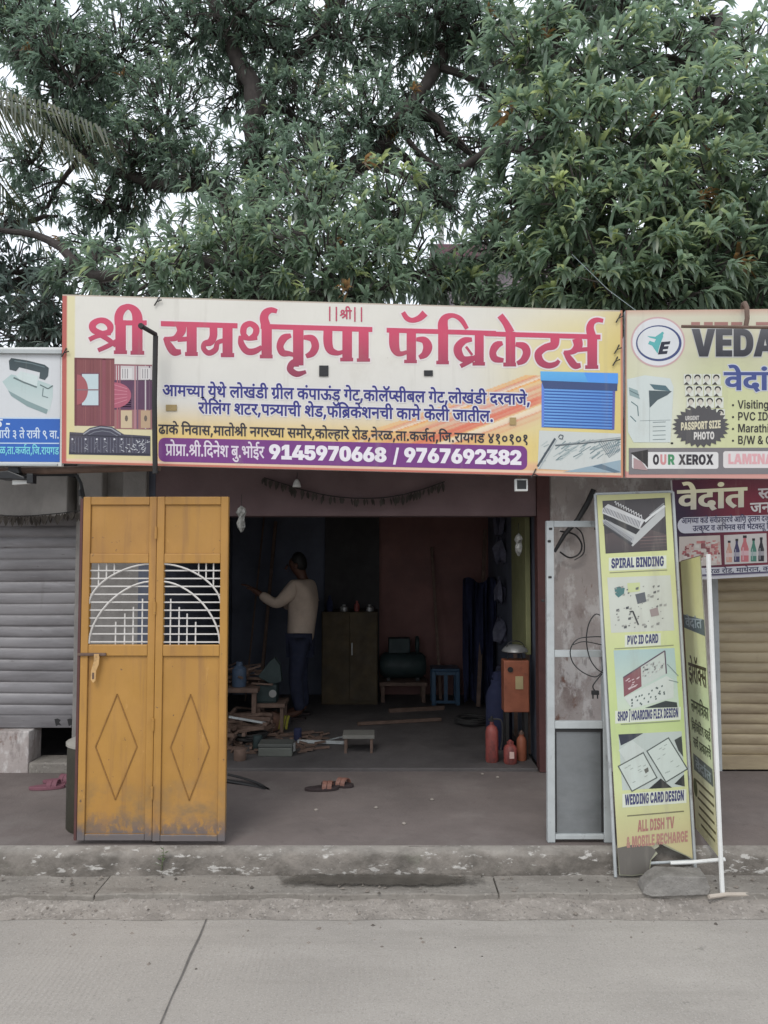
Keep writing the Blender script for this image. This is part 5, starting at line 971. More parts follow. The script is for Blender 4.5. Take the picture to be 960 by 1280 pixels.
# ---------------------------------------------------------------- copy shop board on the right
pv = plane_map((0, 4.31, 2.8), (0, -1, 0))
vb = thing('signboard', 'cream copy shop signboard with oval emblem, heavy grey heading and passport photo burst', 'signboard', P(980, 595, 4.31))
CV = [(782, 388), (1190, 384), (1190, 600), (781, 597)]
board(vb, pv, CV, m_steel, .035)
def vcol(x, y, u, v):
    c = mixc(S(214, 208, 186), S(206, 208, 160), sst(.0, .7, v))
    c = mixc(c, S(222, 222, 208), math.exp(-((u-.12)/.1)**2-((v-.6)/.3)**2)*.8)
    c = mixc(c, S(196, 202, 148), .5*math.exp(-((u-.3)/.12)**2-((v-.45)/.3)**2))
    if v < .04: c = mixc(S(206, 170, 150), c, v/.04)
    if v > .965: c = S(206, 150, 140)
    if u < .006: c = S(150, 70, 60)
    return c
grid_print(vb, 'background_print', pv, CV, 160, 70, vcol, .001)
V = Print(pv, .002)
ell = lambda cx, cy, rx, ry, n=40: [(cx+rx*math.cos(a), cy+ry*math.sin(a)) for a in np.linspace(0, 2*PI, n+1)[:-1]]
V.poly(ell(822.5, 427.5, 34, 31.5), S(206, 168, 168), 0); V.poly(ell(822.5, 427.5, 32, 29.5), S(222, 222, 224), .0004)
V.poly(ell(823.5, 429, 28.5, 22.5), S(64, 76, 124), .0008); V.poly(ell(822.8, 428.4, 26, 20.3), S(220, 222, 224), .0012)
V.poly([(809, 420), (819, 421), (828, 415), (829, 421), (826, 428), (824, 434), (822, 442), (815, 432), (810, 430), (812, 426), (818, 428), (820, 424), (812, 422)], S(92, 178, 178), .0016)
V.poly(ell(828, 416.5, 1.8, 1.8, 10), S(92, 178, 178), .0018)
V.text('bold', 'E', (822, 443), (834, 442), 21, S(40, 44, 60), 30, 10, .0018, None, (.28, -1))
V.text('bold', 'VEDANT', (865, 445.5), (1024, 445.5), 47, S(206, 206, 204), 45, 30, 0)
V.text('bold', 'VEDANT', (865, 445.5), (1024, 445.5), 47, S(64, 64, 70), 22, 4, .001, lambda p: mixc(S(96, 96, 100), S(54, 54, 62), (p[1]-410)/36))
for x0, x1 in ((864, 875), (880, 891), (893, 910), (914, 928), (945, 962), (970, 1000), (1010, 1050)): V.quad(x0, 402.5, x1, 406.5, S(168, 120, 112), .0004)
V.text('dev', 'वेदांत', (906, 487), (984, 487), 34, S(206, 210, 222), 60, 60, 0); V.text('dev', 'वेदांत', (906, 487), (984, 487), 34, S(66, 80, 140), 34, 24, .001)
for i, s in enumerate(('Visiting Card', 'PVC ID Card', 'Marathi', 'B/W & Colour')):
    y = 510.5+i*14.8; V.poly(ell(916.3, y-4, 1.4, 1.4, 10), S(48, 44, 48), .0008)
    wd = text_shapes('plain', s)[1]; V.text('plain', s, (922, y), (922+wd*.0108, y+.3), 14, S(44, 40, 44), 6, 6, .0008)
# photocopier picture
V.poly([(784, 474), (806, 469), (838, 473), (842, 484), (838, 553), (792, 553), (785, 540)], S(208, 216, 212), .0004)
V.poly([(812, 480), (832, 482), (838, 489), (818, 487)], S(84, 112, 120), .0008); V.poly([(811, 488), (840, 489), (834, 494), (822, 500), (812, 510)], S(78, 92, 96), .0008)
V.poly([(786, 484), (797, 488), (800, 499), (787, 494)], S(146, 168, 168), .0008); V.line([(787, 488), (799, 494)], 1, S(92, 116, 120), .0011)
V.line([(789, 502), (797, 508), (798, 520)], 1.2, S(96, 122, 124), .0008); V.line([(788, 520), (795, 527)], 1.2, S(96, 122, 124), .0008)
for k in range(5): V.line([(816, 528+k*5.4), (832, 527.4+k*5.4)], .9, S(128, 140, 140), .0008)
V.line([(800, 526), (838, 525)], .7, S(150, 160, 160), .0008); V.line([(812, 510), (812, 552)], .7, S(178, 186, 184), .0008); V.poly(ell(840, 554, 1.8, 1.3, 10), S(30, 30, 30), .001)
# small portrait grid
for j in range(4):
    for i in range(4):
        x = 860+i*11.8+j*1.8; y = 474+j*14.6; V.quad(x-5.4, y-6.5, x+5.4, y+7, S(216, 218, 206), .0004)
        V.poly(ell(x, y-2.4, 4, 3.6, 14), S(44, 42, 42), .0008); V.poly(ell(x, y-.6, 2.9, 3.4, 14), S(206, 200, 186), .0012); V.poly([(x-5.2, y+6.8), (x-1.5, y+3.2), (x+1.5, y+6.8)], S(70, 66, 66), .0012)
# starburst
st = []
for k in range(56): 
    a = 2*PI*k/56; r = 1. if k % 2 else .85; st.append((876+36*r*math.cos(a), 533+26.5*r*math.sin(a)))
V.poly(st, S(84, 82, 84), .0016)
V.text('bold', 'URGENT', (856.5, 525.5), (874, 525), 7.5, S(206, 202, 196), 0, 0, .0024)
V.text('bold', 'PASSPORT SIZE', (851, 538), (901, 535), 13.5, S(216, 208, 178), 8, 4, .0024); V.text('bold', 'PHOTO', (867, 549.5), (893, 549), 13, S(216, 212, 206), 8, 4, .0024)
V.poly([(786, 560), (1190, 559), (1190, 592), (786, 593)], S(124, 120, 122), .0004)
V.poly(rounded(790, 565, 898, 586, 3), S(222, 220, 218), .0008); V.poly(rounded(904, 564, 1010, 585, 3), S(222, 216, 214), .0008); V.poly(rounded(1016, 564, 1120, 585, 3), S(222, 216, 214), .0008)
wd = 0
for s, c, x0, x1 in (('O', S(50, 46, 52), 816, 824), ('U', S(206, 140, 140), 825, 833.4), ('R', S(70, 140, 96), 834.6, 843.4), ('XEROX', S(50, 46, 52), 848, 892)):
    V.text('bold', s, (x0, 580.8), (x1, 580.8), 17.5, c, 14, 6, .0014)
V.text('bold', 'LAMINATION', (910, 580), (1002, 580), 17.5, S(222, 166, 170), 12, 6, .0014)
V.poly([(788, 566), (810, 562), (810, 585), (806, 580)], S(54, 50, 50), .0018); V.poly([(792, 572), (802, 577), (810, 588), (792, 586)], S(176, 146, 146), .002)
V.build('lettering', m_print, vb)
mb = MB()
for a, b in (((787, 394), (1184, 390)), ((786, 591), (1184, 594)), ((787, 394), (786, 591)), ((1184, 390), (1184, 594))): mb.bar(pv(*a, -.035), pv(*b, -.035), .034, .034, up=(0, 1, 0))
a = pv(900, 400, -.05); mb.bar(a, (a.x, 4.75, 2.84), .025, .025)
mb.build('frame', m_rust, vb)

# ---------------------------------------------------------------- maroon shop board under the canopy
YM = 5.45
pq = plane_map((0, YM, 2.2), (0, -1, 0))
mr = thing('signboard', 'maroon shop signboard with pale gold heading and rows of bottles, hung under the canopy', 'signboard', P(980, 722, YM))
CM = [(840, 600), (1120, 594), (1120, 712), (847, 726)]
board(mr, pq, CM, m_white, .03)
def mcol(x, y, u, v):
    c = mixc(S(52, 36, 62), S(118, 30, 52), sst(.02, .32, u)); c = mixc(c, S(74, 26, 38), sst(.25, .0, v)*.7)
    if v > .925: c = S(66, 52, 92)
    if v > .965: c = S(206, 204, 208)
    return c
grid_print(mr, 'background_print', pq, CM, 100, 50, mcol, .001)
M3 = Print(pq, .002)
gc = lambda p: mixc(S(212, 206, 156), S(196, 190, 176), (p[1]-605)/35)
M3.text('dev', 'वेदांत', (848, 637), (932, 633), 37.5, None, 40, 22, .001, gc)
M3.text('dev', 'स्टोअर्स', (948, 623), (996, 621), 19, S(190, 180, 182), 26, 20, .001); M3.text('dev', 'जनरल', (938, 641), (984, 639), 19, S(206, 200, 200), 22, 18, .001)
M3.poly(rounded(847, 647, 1090, 667, 9.5, -.03), S(200, 200, 214), .0005)
M3.text('dev', 'आमच्या कडे सर्वप्रकारचे आणि उत्तम दर्जाचे', (852, 654.5), (968, 651), 10.5, S(36, 36, 88), 26, 18, .0012); M3.text('dev', 'उत्कृष्ट व अभिनव सर्व भेटवस्तू मिळतील', (866, 664), (984, 660), 10.5, S(36, 36, 88), 26, 18, .0012)
M3.poly([(849, 671), (900, 669), (902, 706), (849, 709)], S(196, 182, 172), .0005)
for k in range(90):
    x = 851+rs.rand()*47; y = 676+rs.rand()*27-(x-851)*.03; q = rs.uniform(2, 6); c = [S(170, 48, 58), S(196, 150, 140), S(134, 40, 50), S(206, 196, 186), S(190, 90, 80)][rs.randint(5)]
    M3.quad(x, y, min(x+q, 900), y+q*rs.uniform(.5, 1.2), c, .0008+.00001*k)
M3.poly([(905, 669), (958, 666.5), (959, 703), (906, 705.5)], S(200, 192, 188), .0005)
for x, c, hgt in ((911.5, S(196, 130, 100), 27), (921, S(52, 44, 96), 29), (931, S(190, 50, 66), 33), (942, S(36, 126, 104), 29), (951.5, S(44, 40, 50), 30)):
    b = 704-(x-905)*.03-1; hw = 3.6 if hgt < 33 else 4.8
    M3.poly([(x-hw, b), (x-hw, b-hgt*.5), (x-hw*.4, b-hgt*.78), (x-hw*.4, b-hgt*.9), (x+hw*.4, b-hgt*.9), (x+hw*.4, b-hgt*.78), (x+hw, b-hgt*.5), (x+hw, b)], c, .0009)
    M3.quad(x-hw*.5, b-hgt, x+hw*.5, b-hgt*.9, S(40, 36, 44), .001); M3.quad(x-hw, b-hgt*.42, x+hw, b-hgt*.24, mixc(c, S(226, 220, 226), .45), .0012); M3.quad(x-hw*.6, b-hgt*.55, x-hw*.25, b-2, mixc(c, S(220, 220, 226), .35), .0014)
M3.poly([(849, 711.5), (1118, 698), (1118, 706.5), (849, 719.5)], S(196, 196, 204), .0005)
M3.text('dev', 'नेरळ रोड, माथेरान, कर्जत ता.कर्जत', (882, 717.3), (1010, 711), 8.5, S(40, 40, 84), 22, 16, .001)
M3.poly([(962, 666.5), (1030, 663), (1030, 700), (962, 703)], S(196, 182, 172), .0005)
M3.build('lettering', m_faded, mr)

# ---------------------------------------------------------------- leaning flex banner of print services
fb = thing('banner', 'yellow green banner listing print services with four pictures, leaning beside the grey door frame', 'banner', P(818, 1088, 4.28))
bp = P(772, 1094, 4.27); tpp = P(746, 619, 4.43); nn = (Vector((1, 0, 0)).cross(tpp-bp)).normalized()
if nn.y > 0: nn = -nn
pf = plane_map(bp, nn)
OUT = [(746, 619), (838, 616), (866, 1075), (858, 1070), (840, 1062), (822, 1053), (824, 1058), (818, 1062), (822, 1067), (814, 1075), (812, 1092), (790, 1095), (774, 1094)]
mb = MB(); mb.prism([pf(x, y, -.002) for x, y in OUT], -pf.n*.004); mb.build('panel', mat('flex backing', S(150, 150, 130), .7), fb)
Fb = Print(pf, .001)
def fpt(u, v):   # panel coordinates -> pixels
    L = (746+28*v, 619+475*v); R = (838+28*v, 616+459*v); return (L[0]+(R[0]-L[0])*u, L[1]+(R[1]-L[1])*u)
fcols = [S(190, 188, 110), S(196, 202, 116), S(206, 208, 138), S(190, 206, 110), S(178, 200, 106), S(196, 206, 128), S(190, 176, 108)]
ob = Print(pf, .0)
nv = 60; top = [fpt(i/10, 0) for i in range(11)]
for j in range(nv):
    v0, v1 = j/nv*.925, (j+1)/nv*.925
    q = v0/.925*(len(fcols)-1); a = int(q); c0 = mixc(fcols[a], fcols[min(a+1, 6)], q-a); q = v1/.925*(len(fcols)-1)-1e-6; a = int(q); c1 = mixc(fcols[a], fcols[min(a+1, 6)], q-a)
    b = len(Fb.v)
    for (u, v, c) in ((0, v0, c0), (1, v0, c0), (1, v1, c1), (0, v1, c1)):
        p = fpt(u, v); Fb.v.append(pf(p[0], p[1], .001)); Fb.c.append(c)
    Fb.f.append((b, b+1, b+2, b+3))
e0, e1 = fpt(0, .925), fpt(1, .925)
Fb.poly([e0, e1, (866, 1073), (840, 1060), (822, 1051), (816, 1058), (790, 1056), (772, 1060)], fcols[6], 0)
Fb.poly([(772, 1060), (790, 1056), (814, 1058), (820, 1064), (813, 1075), (811, 1091), (790, 1094), (775, 1093)], S(104, 98, 90), .0003)
def fquad(u0, v0, u1, v1, c, lift=0, c2=None): Fb.poly([fpt(u0, v0), fpt(u1, v0), fpt(u1, v1), fpt(u0, v1)], c, lift, c2)
def fpx(pts, c, lift=0, c2=None): Fb.poly(pts, c, lift, c2)
# picture 1 spiral bound book
fpx([(753, 626), (831, 622), (834, 688), (757, 692)], S(74, 70, 72), .0004, S(66, 60, 64))
fpx([(756, 668), (800, 658), (833, 668), (834, 688), (757, 692)], S(92, 78, 78), .0006, S(70, 64, 66))
for k in range(5): Fb.line([(800, 672+k*4), (833, 670+k*4)], 1, mixc(S(120, 92, 90), S(70, 62, 64), k/5), .0007)
fpx([(753, 650), (768, 648), (802, 660), (831, 632), (831, 645), (791, 683), (754, 654)], S(176, 178, 176), .001)
fpx([(753, 636), (760, 630), (806, 650), (800, 660), (753, 642)], S(196, 196, 196), .0012); fpx([(754, 642), (800, 662), (795, 668), (754, 648)], S(52, 52, 56), .0014)
fpx([(754, 651), (758, 648), (793, 672), (791, 678), (754, 655)], S(160, 162, 164), .0014); fpx([(755, 655), (791, 679), (789, 682), (754, 657)], S(66, 66, 70), .0016)
for k in range(26):
    t = k/26; Fb.line([(756+46*t, 634+18*t), (754+46*t, 640+20*t)], .8, S(92, 94, 104), .0018); Fb.line([(757+34*t, 651+23*t), (754+35*t, 655+24*t)], .7, S(100, 102, 110), .0018)
for k in range(11): 
    x = 768+k*3.2; y = 630+k*1.7; Fb.line([(x, y-2), (x+1.6, y-3.5), (x+2.4, y+1.5)], .9, S(206, 206, 206), .002)
Fb.line([(806, 652), (814, 645), (831, 632)], 3, S(206, 208, 206), .0018); Fb.line([(812, 644), (830, 629)], 1.6, S(140, 142, 142), .0018)
# captions
NV = S(34, 38, 104)
def cap(s, a, b, h, c=NV, by=True):
    if by: Fb.poly([(a[0]-3, a[1]-h*.78), (b[0]+3, b[1]-h*.78), (b[0]+3, b[1]+3), (a[0]-3, a[1]+3)], S(206, 212, 190), .0006)
    Fb.text('bold', s, a, b, h, c, 10, 4, .0012)
cap('SPIRAL BINDING', (764, 710.5), (830, 707.5), 17); Fb.line([(762, 716), (800, 714), (834, 712.5)], 1.3, S(140, 142, 96), .0008)
cap('PVC ID CARD', (784, 806), (823, 803.5), 15.5); Fb.line([(768, 811), (805, 809), (842, 806.5)], 1.3, S(140, 146, 96), .0008)
cap('SHOP / HOARDING FLEX DESIGN', (772, 901.5), (848, 896.5), 16.5); Fb.line([(776, 905.5), (812, 903.5), (850, 901)], 1.3, S(130, 142, 96), .0008)
cap('WEDDING CARD DESIGN', (781, 1006.5), (855, 1000.5), 18); Fb.line([(784, 1020), (820, 1017), (855, 1014)], 1.6, S(116, 112, 74), .0008)
Fb.text('bold', 'ALL DISH TV', (797, 1040), (843, 1035), 20, S(166, 90, 74), 4, 0, .0012); Fb.text('bold', '& MOBILE RECHARGE', (783, 1060), (860, 1052), 19, S(170, 104, 84), 4, 0, .0012)
# picture 2 cards
fpx([(759, 722), (838, 719), (843, 788), (764, 791)], S(196, 200, 186), .0004)
fpx([(768, 735), (774, 733), (781, 735), (780, 742), (773, 747), (769, 743)], S(58, 120, 118), .001); fpx([(784, 729), (800, 728), (800, 739), (785, 741)], S(190, 200, 126), .0009)
for k in range(70):
    x = 768+rs.rand()*62; y = 730+rs.rand()*54; q = rs.uniform(1, 4)
    if 745 < y < 758 and x < 790: continue
    fpx([(x, y), (x+q, y-q*.3), (x+q*.9, y+q*.6), (x, y+q*.7)], mixc(S(60, 64, 72), S(170, 170, 160), rs.rand()), .001+.00001*k)
Fb.line([(787, 765), (791, 764), (798, 781)], 2, S(48, 50, 56), .0018); fpx([(794, 743), (806, 740), (808, 752), (797, 755)], S(92, 96, 104), .0017); fpx([(812, 762), (822, 759), (824, 769), (814, 771)], S(150, 130, 128), .0017)
# picture 3 hoarding
fpx([(767, 813), (843, 810), (849, 884), (772, 888)], S(158, 190, 188), .0004, S(190, 206, 176))
fpx([(779, 846), (831, 813), (833, 842), (780, 871)], S(186, 196, 186), .001); fpx([(779, 847), (801, 833), (802, 858), (780, 871)], S(130, 58, 68), .0013)
Fb.line([(779, 847), (831, 813.5), (833, 842)], 1.6, S(92, 70, 88), .0016); 
for k in range(40):
    t = rs.rand(); x = 803+t*27; y = 832-t*13+rs.rand()*18; fpx([(x, y), (x+2, y-1.2), (x+2, y+.8), (x, y+1.8)], mixc(S(60, 66, 70), S(206, 206, 196), rs.rand()), .0018+.00001*k)
for k in range(16):
    x = 782+rs.rand()*17; y = 850-(x-782)*.5+rs.rand()*14; Fb.line([(x, y), (x+3, y-1.6)], 1, S(206, 180, 180), .0018)
fpx([(780, 872), (833, 845), (842, 850), (842, 872), (790, 886)], S(196, 204, 194), .0012); fpx([(806, 885), (832, 876), (846, 878), (847, 884)], S(54, 62, 62), .0016)
for k in range(26):
    x = 784+rs.rand()*52; y = 880-(x-784)*.42+rs.rand()*14-6; fpx([(x, y), (x+1.8, y-.8), (x+1.8, y+1.4), (x, y+2)], S(84, 100, 96), .0018)
Fb.line([(834, 830), (848, 845)], 1, S(120, 140, 134), .0018); Fb.line([(836, 850), (848, 853)], 1, S(120, 140, 134), .0018)
# picture 4 invitation cards
fpx([(773, 918), (852, 914), (856, 983), (778, 988)], S(178, 190, 182), .0004); fpx([(773, 918), (804, 916.5), (790, 925), (776, 932)], S(48, 54, 70), .0008)
fpx([(790, 925), (773, 938), (783, 952), (806, 938)], S(190, 200, 192), .001); 
for cx, cy, a, sx, sy in ((797, 965, -.5, 17, 17), (834, 950, -.55, 15, 22)):
    R_ = lambda x, y: (cx+x*math.cos(a)-y*math.sin(a), cy+x*math.sin(a)+y*math.cos(a))
    fpx([R_(-sx-1.5, -sy-1.5), R_(sx+1.5, -sy-1.5), R_(sx+1.5, sy+1.5), R_(-sx-1.5, sy+1.5)], S(84, 94, 88), .0012); fpx([R_(-sx, -sy), R_(sx, -sy), R_(sx, sy), R_(-sx, sy)], S(190, 202, 192), .0015)
    for k in range(9): x, y = rs.uniform(-sx*.8, sx*.6), rs.uniform(-sy*.8, sy*.8); Fb.line([R_(x, y), R_(x+4, y)], .8, S(140, 152, 142), .0018)
fpx([(811, 986), (826, 973), (840, 984.5)], S(40, 44, 44), .0017); fpx([(843, 980), (855, 968), (856, 983)], S(44, 48, 48), .0017); fpx([(843, 925), (852, 920), (854, 946), (848, 938)], S(60, 66, 62), .0017)
fpx([(805, 962), (810, 959), (811, 964), (807, 967)], S(90, 92, 84), .0019)
Fb.build('print', m_faded, fb)
mb = MB(); mb.tube([pf(744, 618, -.012), pf(769.5, 1096, -.012)], .009, 8); mb.tube([pf(841, 615, -.012), pf(869, 1084, -.012)], .009, 8); mb.tube([pf(744, 618, -.012), pf(841, 615, -.012)], .009, 8); mb.tube([pf(812, 1079, -.014), pf(868, 1076, -.014)], .008, 8)
mb.build('frame', m_steel, fb, smooth=True)

# ---------------------------------------------------------------- second flex banner, edge-on to the street
sb = thing('banner', 'faded yellow banner turned sideways on a white pole frame, right of the print services banner', 'banner', (1.85, 4.35, .07))
A0 = P(868, 1035, 4.68); A1 = P(849, 702, 4.66); B0 = P(896.5, 1071, 4.14); B1 = P(881, 695, 4.14)
n2 = (B0-A0).cross(A1-A0).normalized()
if n2.x > 0: n2 = -n2
ps = plane_map((A0+A1+B0+B1)/4, n2)
mb = MB(); Q = [A0, A1, B1, B0]; Q = [q-n2*((q-(A0+A1+B0+B1)/4).dot(n2)) for q in Q]; mb.prism(Q, -n2*.004); mb.build('panel', mat('flex backing grey', S(140, 140, 124), .7), sb)
def sp(u, v, l): return ((Q[1]*(1-u)+Q[2]*u)*(1-v)+(Q[0]*(1-u)+Q[3]*u)*v)+n2*l
class SPlane:
    n = n2
    def __call__(s, x, y, l=0.): return sp(x, y, l)
Sb = Print(SPlane(), .001)
sc = [S(226, 220, 150), S(240, 236, 172), S(244, 246, 186), S(236, 250, 194), S(238, 250, 200), S(240, 234, 190), S(226, 220, 172)]
for j in range(36):
    q = j/36*6; a = int(q); c0 = mixc(sc[a], sc[a+1], q-a); q = (j+1)/36*6-1e-6; a = int(q); c1 = mixc(sc[a], sc[a+1], q-a)
    Sb.poly([(0, j/36), (1, j/36), (1, (j+1)/36), (0, (j+1)/36)], c0, 0, c1)
DK = S(62, 72, 52)
Sb.poly([(0, .20), (1, .215), (1, .27), (0, .25)], S(96, 112, 116), .0005)
def st_(s, v, h, c, u0=.08, u1=.95): Sb.text('dev', s, (u0, v), (u1, v), h, c, 26, 18, .001, None, (0, -1/1.0))
st_('वेदांत', .245, .05, S(176, 190, 196), .1, .9)
st_('झेरॉक्स', .445, .105, S(74, 66, 30), .12, .95); st_('लग्नपत्रिका', .555, .065, S(70, 82, 44), .15, .95); st_('व्हिजिटिंग कार्ड', .625, .05, S(70, 82, 44), .12, .97); st_('सर्व प्रकारचे', .685, .05, S(70, 82, 44), .15, .95)
Sb.poly([(.1, .715), (.97, .715), (.97, .775), (.1, .775)], S(110, 120, 112), .0006); st_('वेदांत', .765, .05, S(176, 190, 190), .2, .9)
for k, (a, b) in enumerate(((.15, .95), (.3, .95), (.2, .9), (.25, .92), (.2, .95), (.3, .9))): Sb.poly([(a, .805+k*.03), (b, .805+k*.03), (b, .814+k*.03), (a, .814+k*.03)], S(110, 104, 70), .0006)
Sb.poly(ell(.12, .84, .09, .035, 16), S(104, 110, 64), .0008)
Sb.build('print', m_print, sb)
mb = MB(); mb.tube([B1+Vector((.012, -.015, .01)), B0+Vector((.012, -.015, 0)), P(903, 1116, 4.10)], .0125, 8); mb.build('pole', m_white, sb, smooth=True)
mb = MB(); mb.tube([A1+Vector((.01, .01, 0)), A0+Vector((.01, .01, 0)), Vector((A0.x+.01, A0.y+.01, .2))], .011, 8); mb.tube([Q[1]+Vector((.01, 0, 0)), Q[2]+Vector((.01, 0, 0))], .008, 8)
mb.build('frame', m_rust, sb, smooth=True)
mb = MB(); mb.tube([P(838, 1079, 4.25), P(862, 1078, 4.24), P(906, 1074, 4.12)], .010, 8); mb.build('crossbar', m_white, sb, smooth=True)

# ================================================================== ochre folding gate
YD = 4.43
pd = plane_map((0, YD, 1), (0, -1, 0))
gate = thing('folding_gate', 'tall ochre yellow two-leaf metal gate with white sunburst grilles, standing folded open', 'gate', (P(195, 1050, YD).x, YD, .2))
def X(px, Y=YD): return (px-480)/FPX*Y*.999
def Z(py, Y=YD): return P(480, py, Y).z
Gt, Gb = Z(621), .222
for k, (xa, xb, dgy, lean) in enumerate(((103, 195.5, 0, 0), (196.5, 285.5, -.012, 0))):
    x0, x1 = X(xa), X(xb); f = YD+dgy; sw = .043
    leaf_label = None
    mb = MB()
    for a, b in ((x0, x0+sw), (x1-sw, x1)): mb.box(a, b, f, f+.036, Gb, Gt)
    for za, zb in ((Z(631), Gt), (Z(704), Z(692)), (Z(820), Z(806)), (Gb, Z(1043))): mb.box(x0+sw+.001, x1-sw-.001, f+.001, f+.036, za, zb)
    lf = mb.build('door_leaf', m_yellow, gate, bevel=.004)
    mb = MB(); mb.box(x0+sw-.004, x1-sw+.004, f+.014, f+.020, Z(692)-.004, Z(631)+.004); mb.build('upper_panel', m_yellow, lf)
    mb = MB(); mb.box(x0+sw-.004, x1-sw+.004, f+.014, f+.020, Z(1043)-.004, Z(820)+.004); mb.build('lower_panel', m_yellow, lf)
    # raised diamond bead on the lower sheet
    cx = (x0+x1)/2-.002; zc = Z(934); hw = (x1-x0)/2-.095; hh = Z(868)-zc
    mb = MB(); D = [Vector((cx, f+.0125, zc+hh)), Vector((cx+hw, f+.0125, zc)), Vector((cx, f+.0125, zc-hh)), Vector((cx-hw, f+.0125, zc))]
    for i in range(4): mb.bar(D[i], D[(i+1) % 4], .006, .006, up=(0, 1, 0))
    mb.build('diamond_bead', m_groove, lf)
    for (a, b, za, zb) in ((x0+sw, x1-sw, Z(1043), Z(820)), (x0+sw, x1-sw, Z(692), Z(631))):
        mb = MB()
        for p, q in (((a, za), (a, zb)), ((b, za), (b, zb)), ((a, zb), (b, zb)), ((a, za), (b, za))): mb.bar((p[0], f+.0115, p[1]), (q[0], f+.0115, q[1]), .004, .005, up=(0, 1, 0))
        mb.build('seam', m_groove, lf)
    # sunburst grille
    gx0, gx1, gz0, gz1 = x0+sw-.003, x1-sw+.003, Z(806)-.003, Z(704)+.003; W = gx1-gx0; H = gz1-gz0; fy = f+.018
    mb = MB()
    fl = (lambda t: gx0+W*t) if k == 1 else (lambda t: gx1-W*t)       # t = 0 at the meeting edge
    for i in range(10):
        z = gz1-H*(i+1)/10.4; mb.bar((gx0, fy, z), (gx1, fy, z), .0075, .005, up=(0, 1, 0))
    for t, a, b in ((.86, .70, 1), (.73, .80, 1), (.60, .84, 1), (.12, 0, .56), (.27, 0, .46), (.41, 0, .38), (.56, 0, .28)):
        mb.bar((fl(t), fy+.005, gz0+H*a), (fl(t), fy+.005, gz0+H*b), .0075, .005, up=(0, 1, 0))
    arc = lambda rt, rz: [(fl(math.sin(a)**1.2*rt), fy-.006, gz0+rz[0]+(rz[1]-rz[0])*math.cos(a)**1.12) for a in np.linspace(.02, PI/2, 14)]
    for A in (arc(.99, (H*.02, H*.77)), arc(1.0, (H*.5, H*.985))): mb.tube(A, .0055, 6)
    mb.build('grille', m_grille, lf)
    if k == 0:
        mb = MB(); mb.box(x0-.012, x0+.15, f-.012, f-.001, Z(819.5), Z(816)); mb.build('bolt_bar', m_rust, lf, bevel=.002)
        mb = MB(); mb.box(x0+.085, x0+.115, f-.02, f-.0125, Z(826), Z(817))
        mb.prism([(x0+.088, f-.022, Z(824)), (x0+.118, f-.022, Z(820)), (x0+.115, f-.022, Z(830)), (x0+.10, f-.022, Z(838)), (x0+.098, f-.022, Z(850)), (x0+.085, f-.022, Z(853)), (x0+.07, f-.022, Z(849)), (x0+.071, f-.022, Z(838))], (0, .006, 0))
        hp = mb.build('hasp', mat('pale ochre', (.50, .31, .13), .55, layers=[((.2, .12, .06), (25, 25, 25), .5, .65, .6, None)]), lf, bevel=.002)
        mb = MB(); mb.box(x0+.079, x0+.090, f-.0235, f-.0215, Z(848), Z(840)); mb.build('slot', m_rust, hp)
        mb = MB(); mb.box(x0-.018, x0-.003, f+.004, f+.04, Gb, Gt-.01); mb.build('edge_angle', m_post, lf)
    else:
        for zz in (Z(666), Z(760), Z(905), Z(990)): mb = MB(); mb.tube([(x0-.004, f-.004, zz-.035), (x0-.004, f-.004, zz+.035)], .008, 8); mb.build('hinge', m_yellow, lf, smooth=True)
mb = MB(); cx = X(197)
mb.lathe((cx, YD+.05, .228), [(.026, -.012), (.03, -.008), (.03, .008), (.026, .012)], 16, axis='x'); mb.box(cx-.02, cx+.02, YD+.037, YD+.045, .225, .30)
mb.build('castor', m_rust, gate, smooth=True)

# ================================================================== grey door frame with sheet, right of the opening
fd = thing('door_frame', 'unfinished grey steel door frame with a dull sheet in its lower half, leaning at the kerb', 'door', (X(720), YD+.02, .2))
F0 = YD+.03
xl0, xl1 = X(682), X(691.5); xr0, xr1 = X(752), X(762); zt = Z(650); zb = .2
lean = .05
def fy_(z): return F0+(z-.2)*lean
mb = MB()
sk = -.011*0
def fbar(x0, x1, z0, z1, d=.04):
    V = []
    for z in (z0, z1):
        for (x, y) in ((x0, 0), (x1, 0), (x1, d), (x0, d)): V.append((x+(z-.2)*.018, fy_(z)+y, z))
    mb.mesh(V, [(3, 2, 1, 0), (4, 5, 6, 7), (0, 1, 5, 4), (1, 2, 6, 5), (2, 3, 7, 6), (3, 0, 4, 7)])
fbar(xl0, xl1, zb, zt); fbar(xr0, xr1, zb, zt)
for a, b in ((658, 650), (824, 815.5), (914, 905), (1052, 1046)): fbar(xl1+.001, xr0-.001, max(Z(a), .203), Z(b), .038)
mb.build('frame', m_steel, fd, bevel=.003)
mb = MB(); fbar(xl1-.006, xr0+.006, Z(1046)-.005, Z(914)+.005, .004); 
for i in range(len(mb.v)): mb.v[i] = (mb.v[i][0], mb.v[i][1]+.02, mb.v[i][2])
mb.build('sheet_panel', m_zinc, fd)
for x, z in ((xl1, Z(722)), (xl1, Z(676)), (xl0, Z(752)), (xr0, Z(660)), (xl1+.01, Z(660))): mb = MB(); mb.box(x-.008, x+.012, fy_(z)-.004, fy_(z)+.002, z-.008, z+.006); mb.build('weld_spot', m_black, fd, bevel=.003)
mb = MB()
for a, b in (((xl1+.004, Z(1044)), (xl1+.004, Z(917))), ((xr0-.004, Z(1044)), (xr0-.004, Z(917))), ((xl1, Z(917)), (xr0, Z(917)))): mb.bar((a[0]+(a[1]-.2)*.018, fy_(a[1])+.014, a[1]), (b[0]+(b[1]-.2)*.018, fy_(b[1])+.014, b[1]), .014, .008, up=(0, 1, 0))
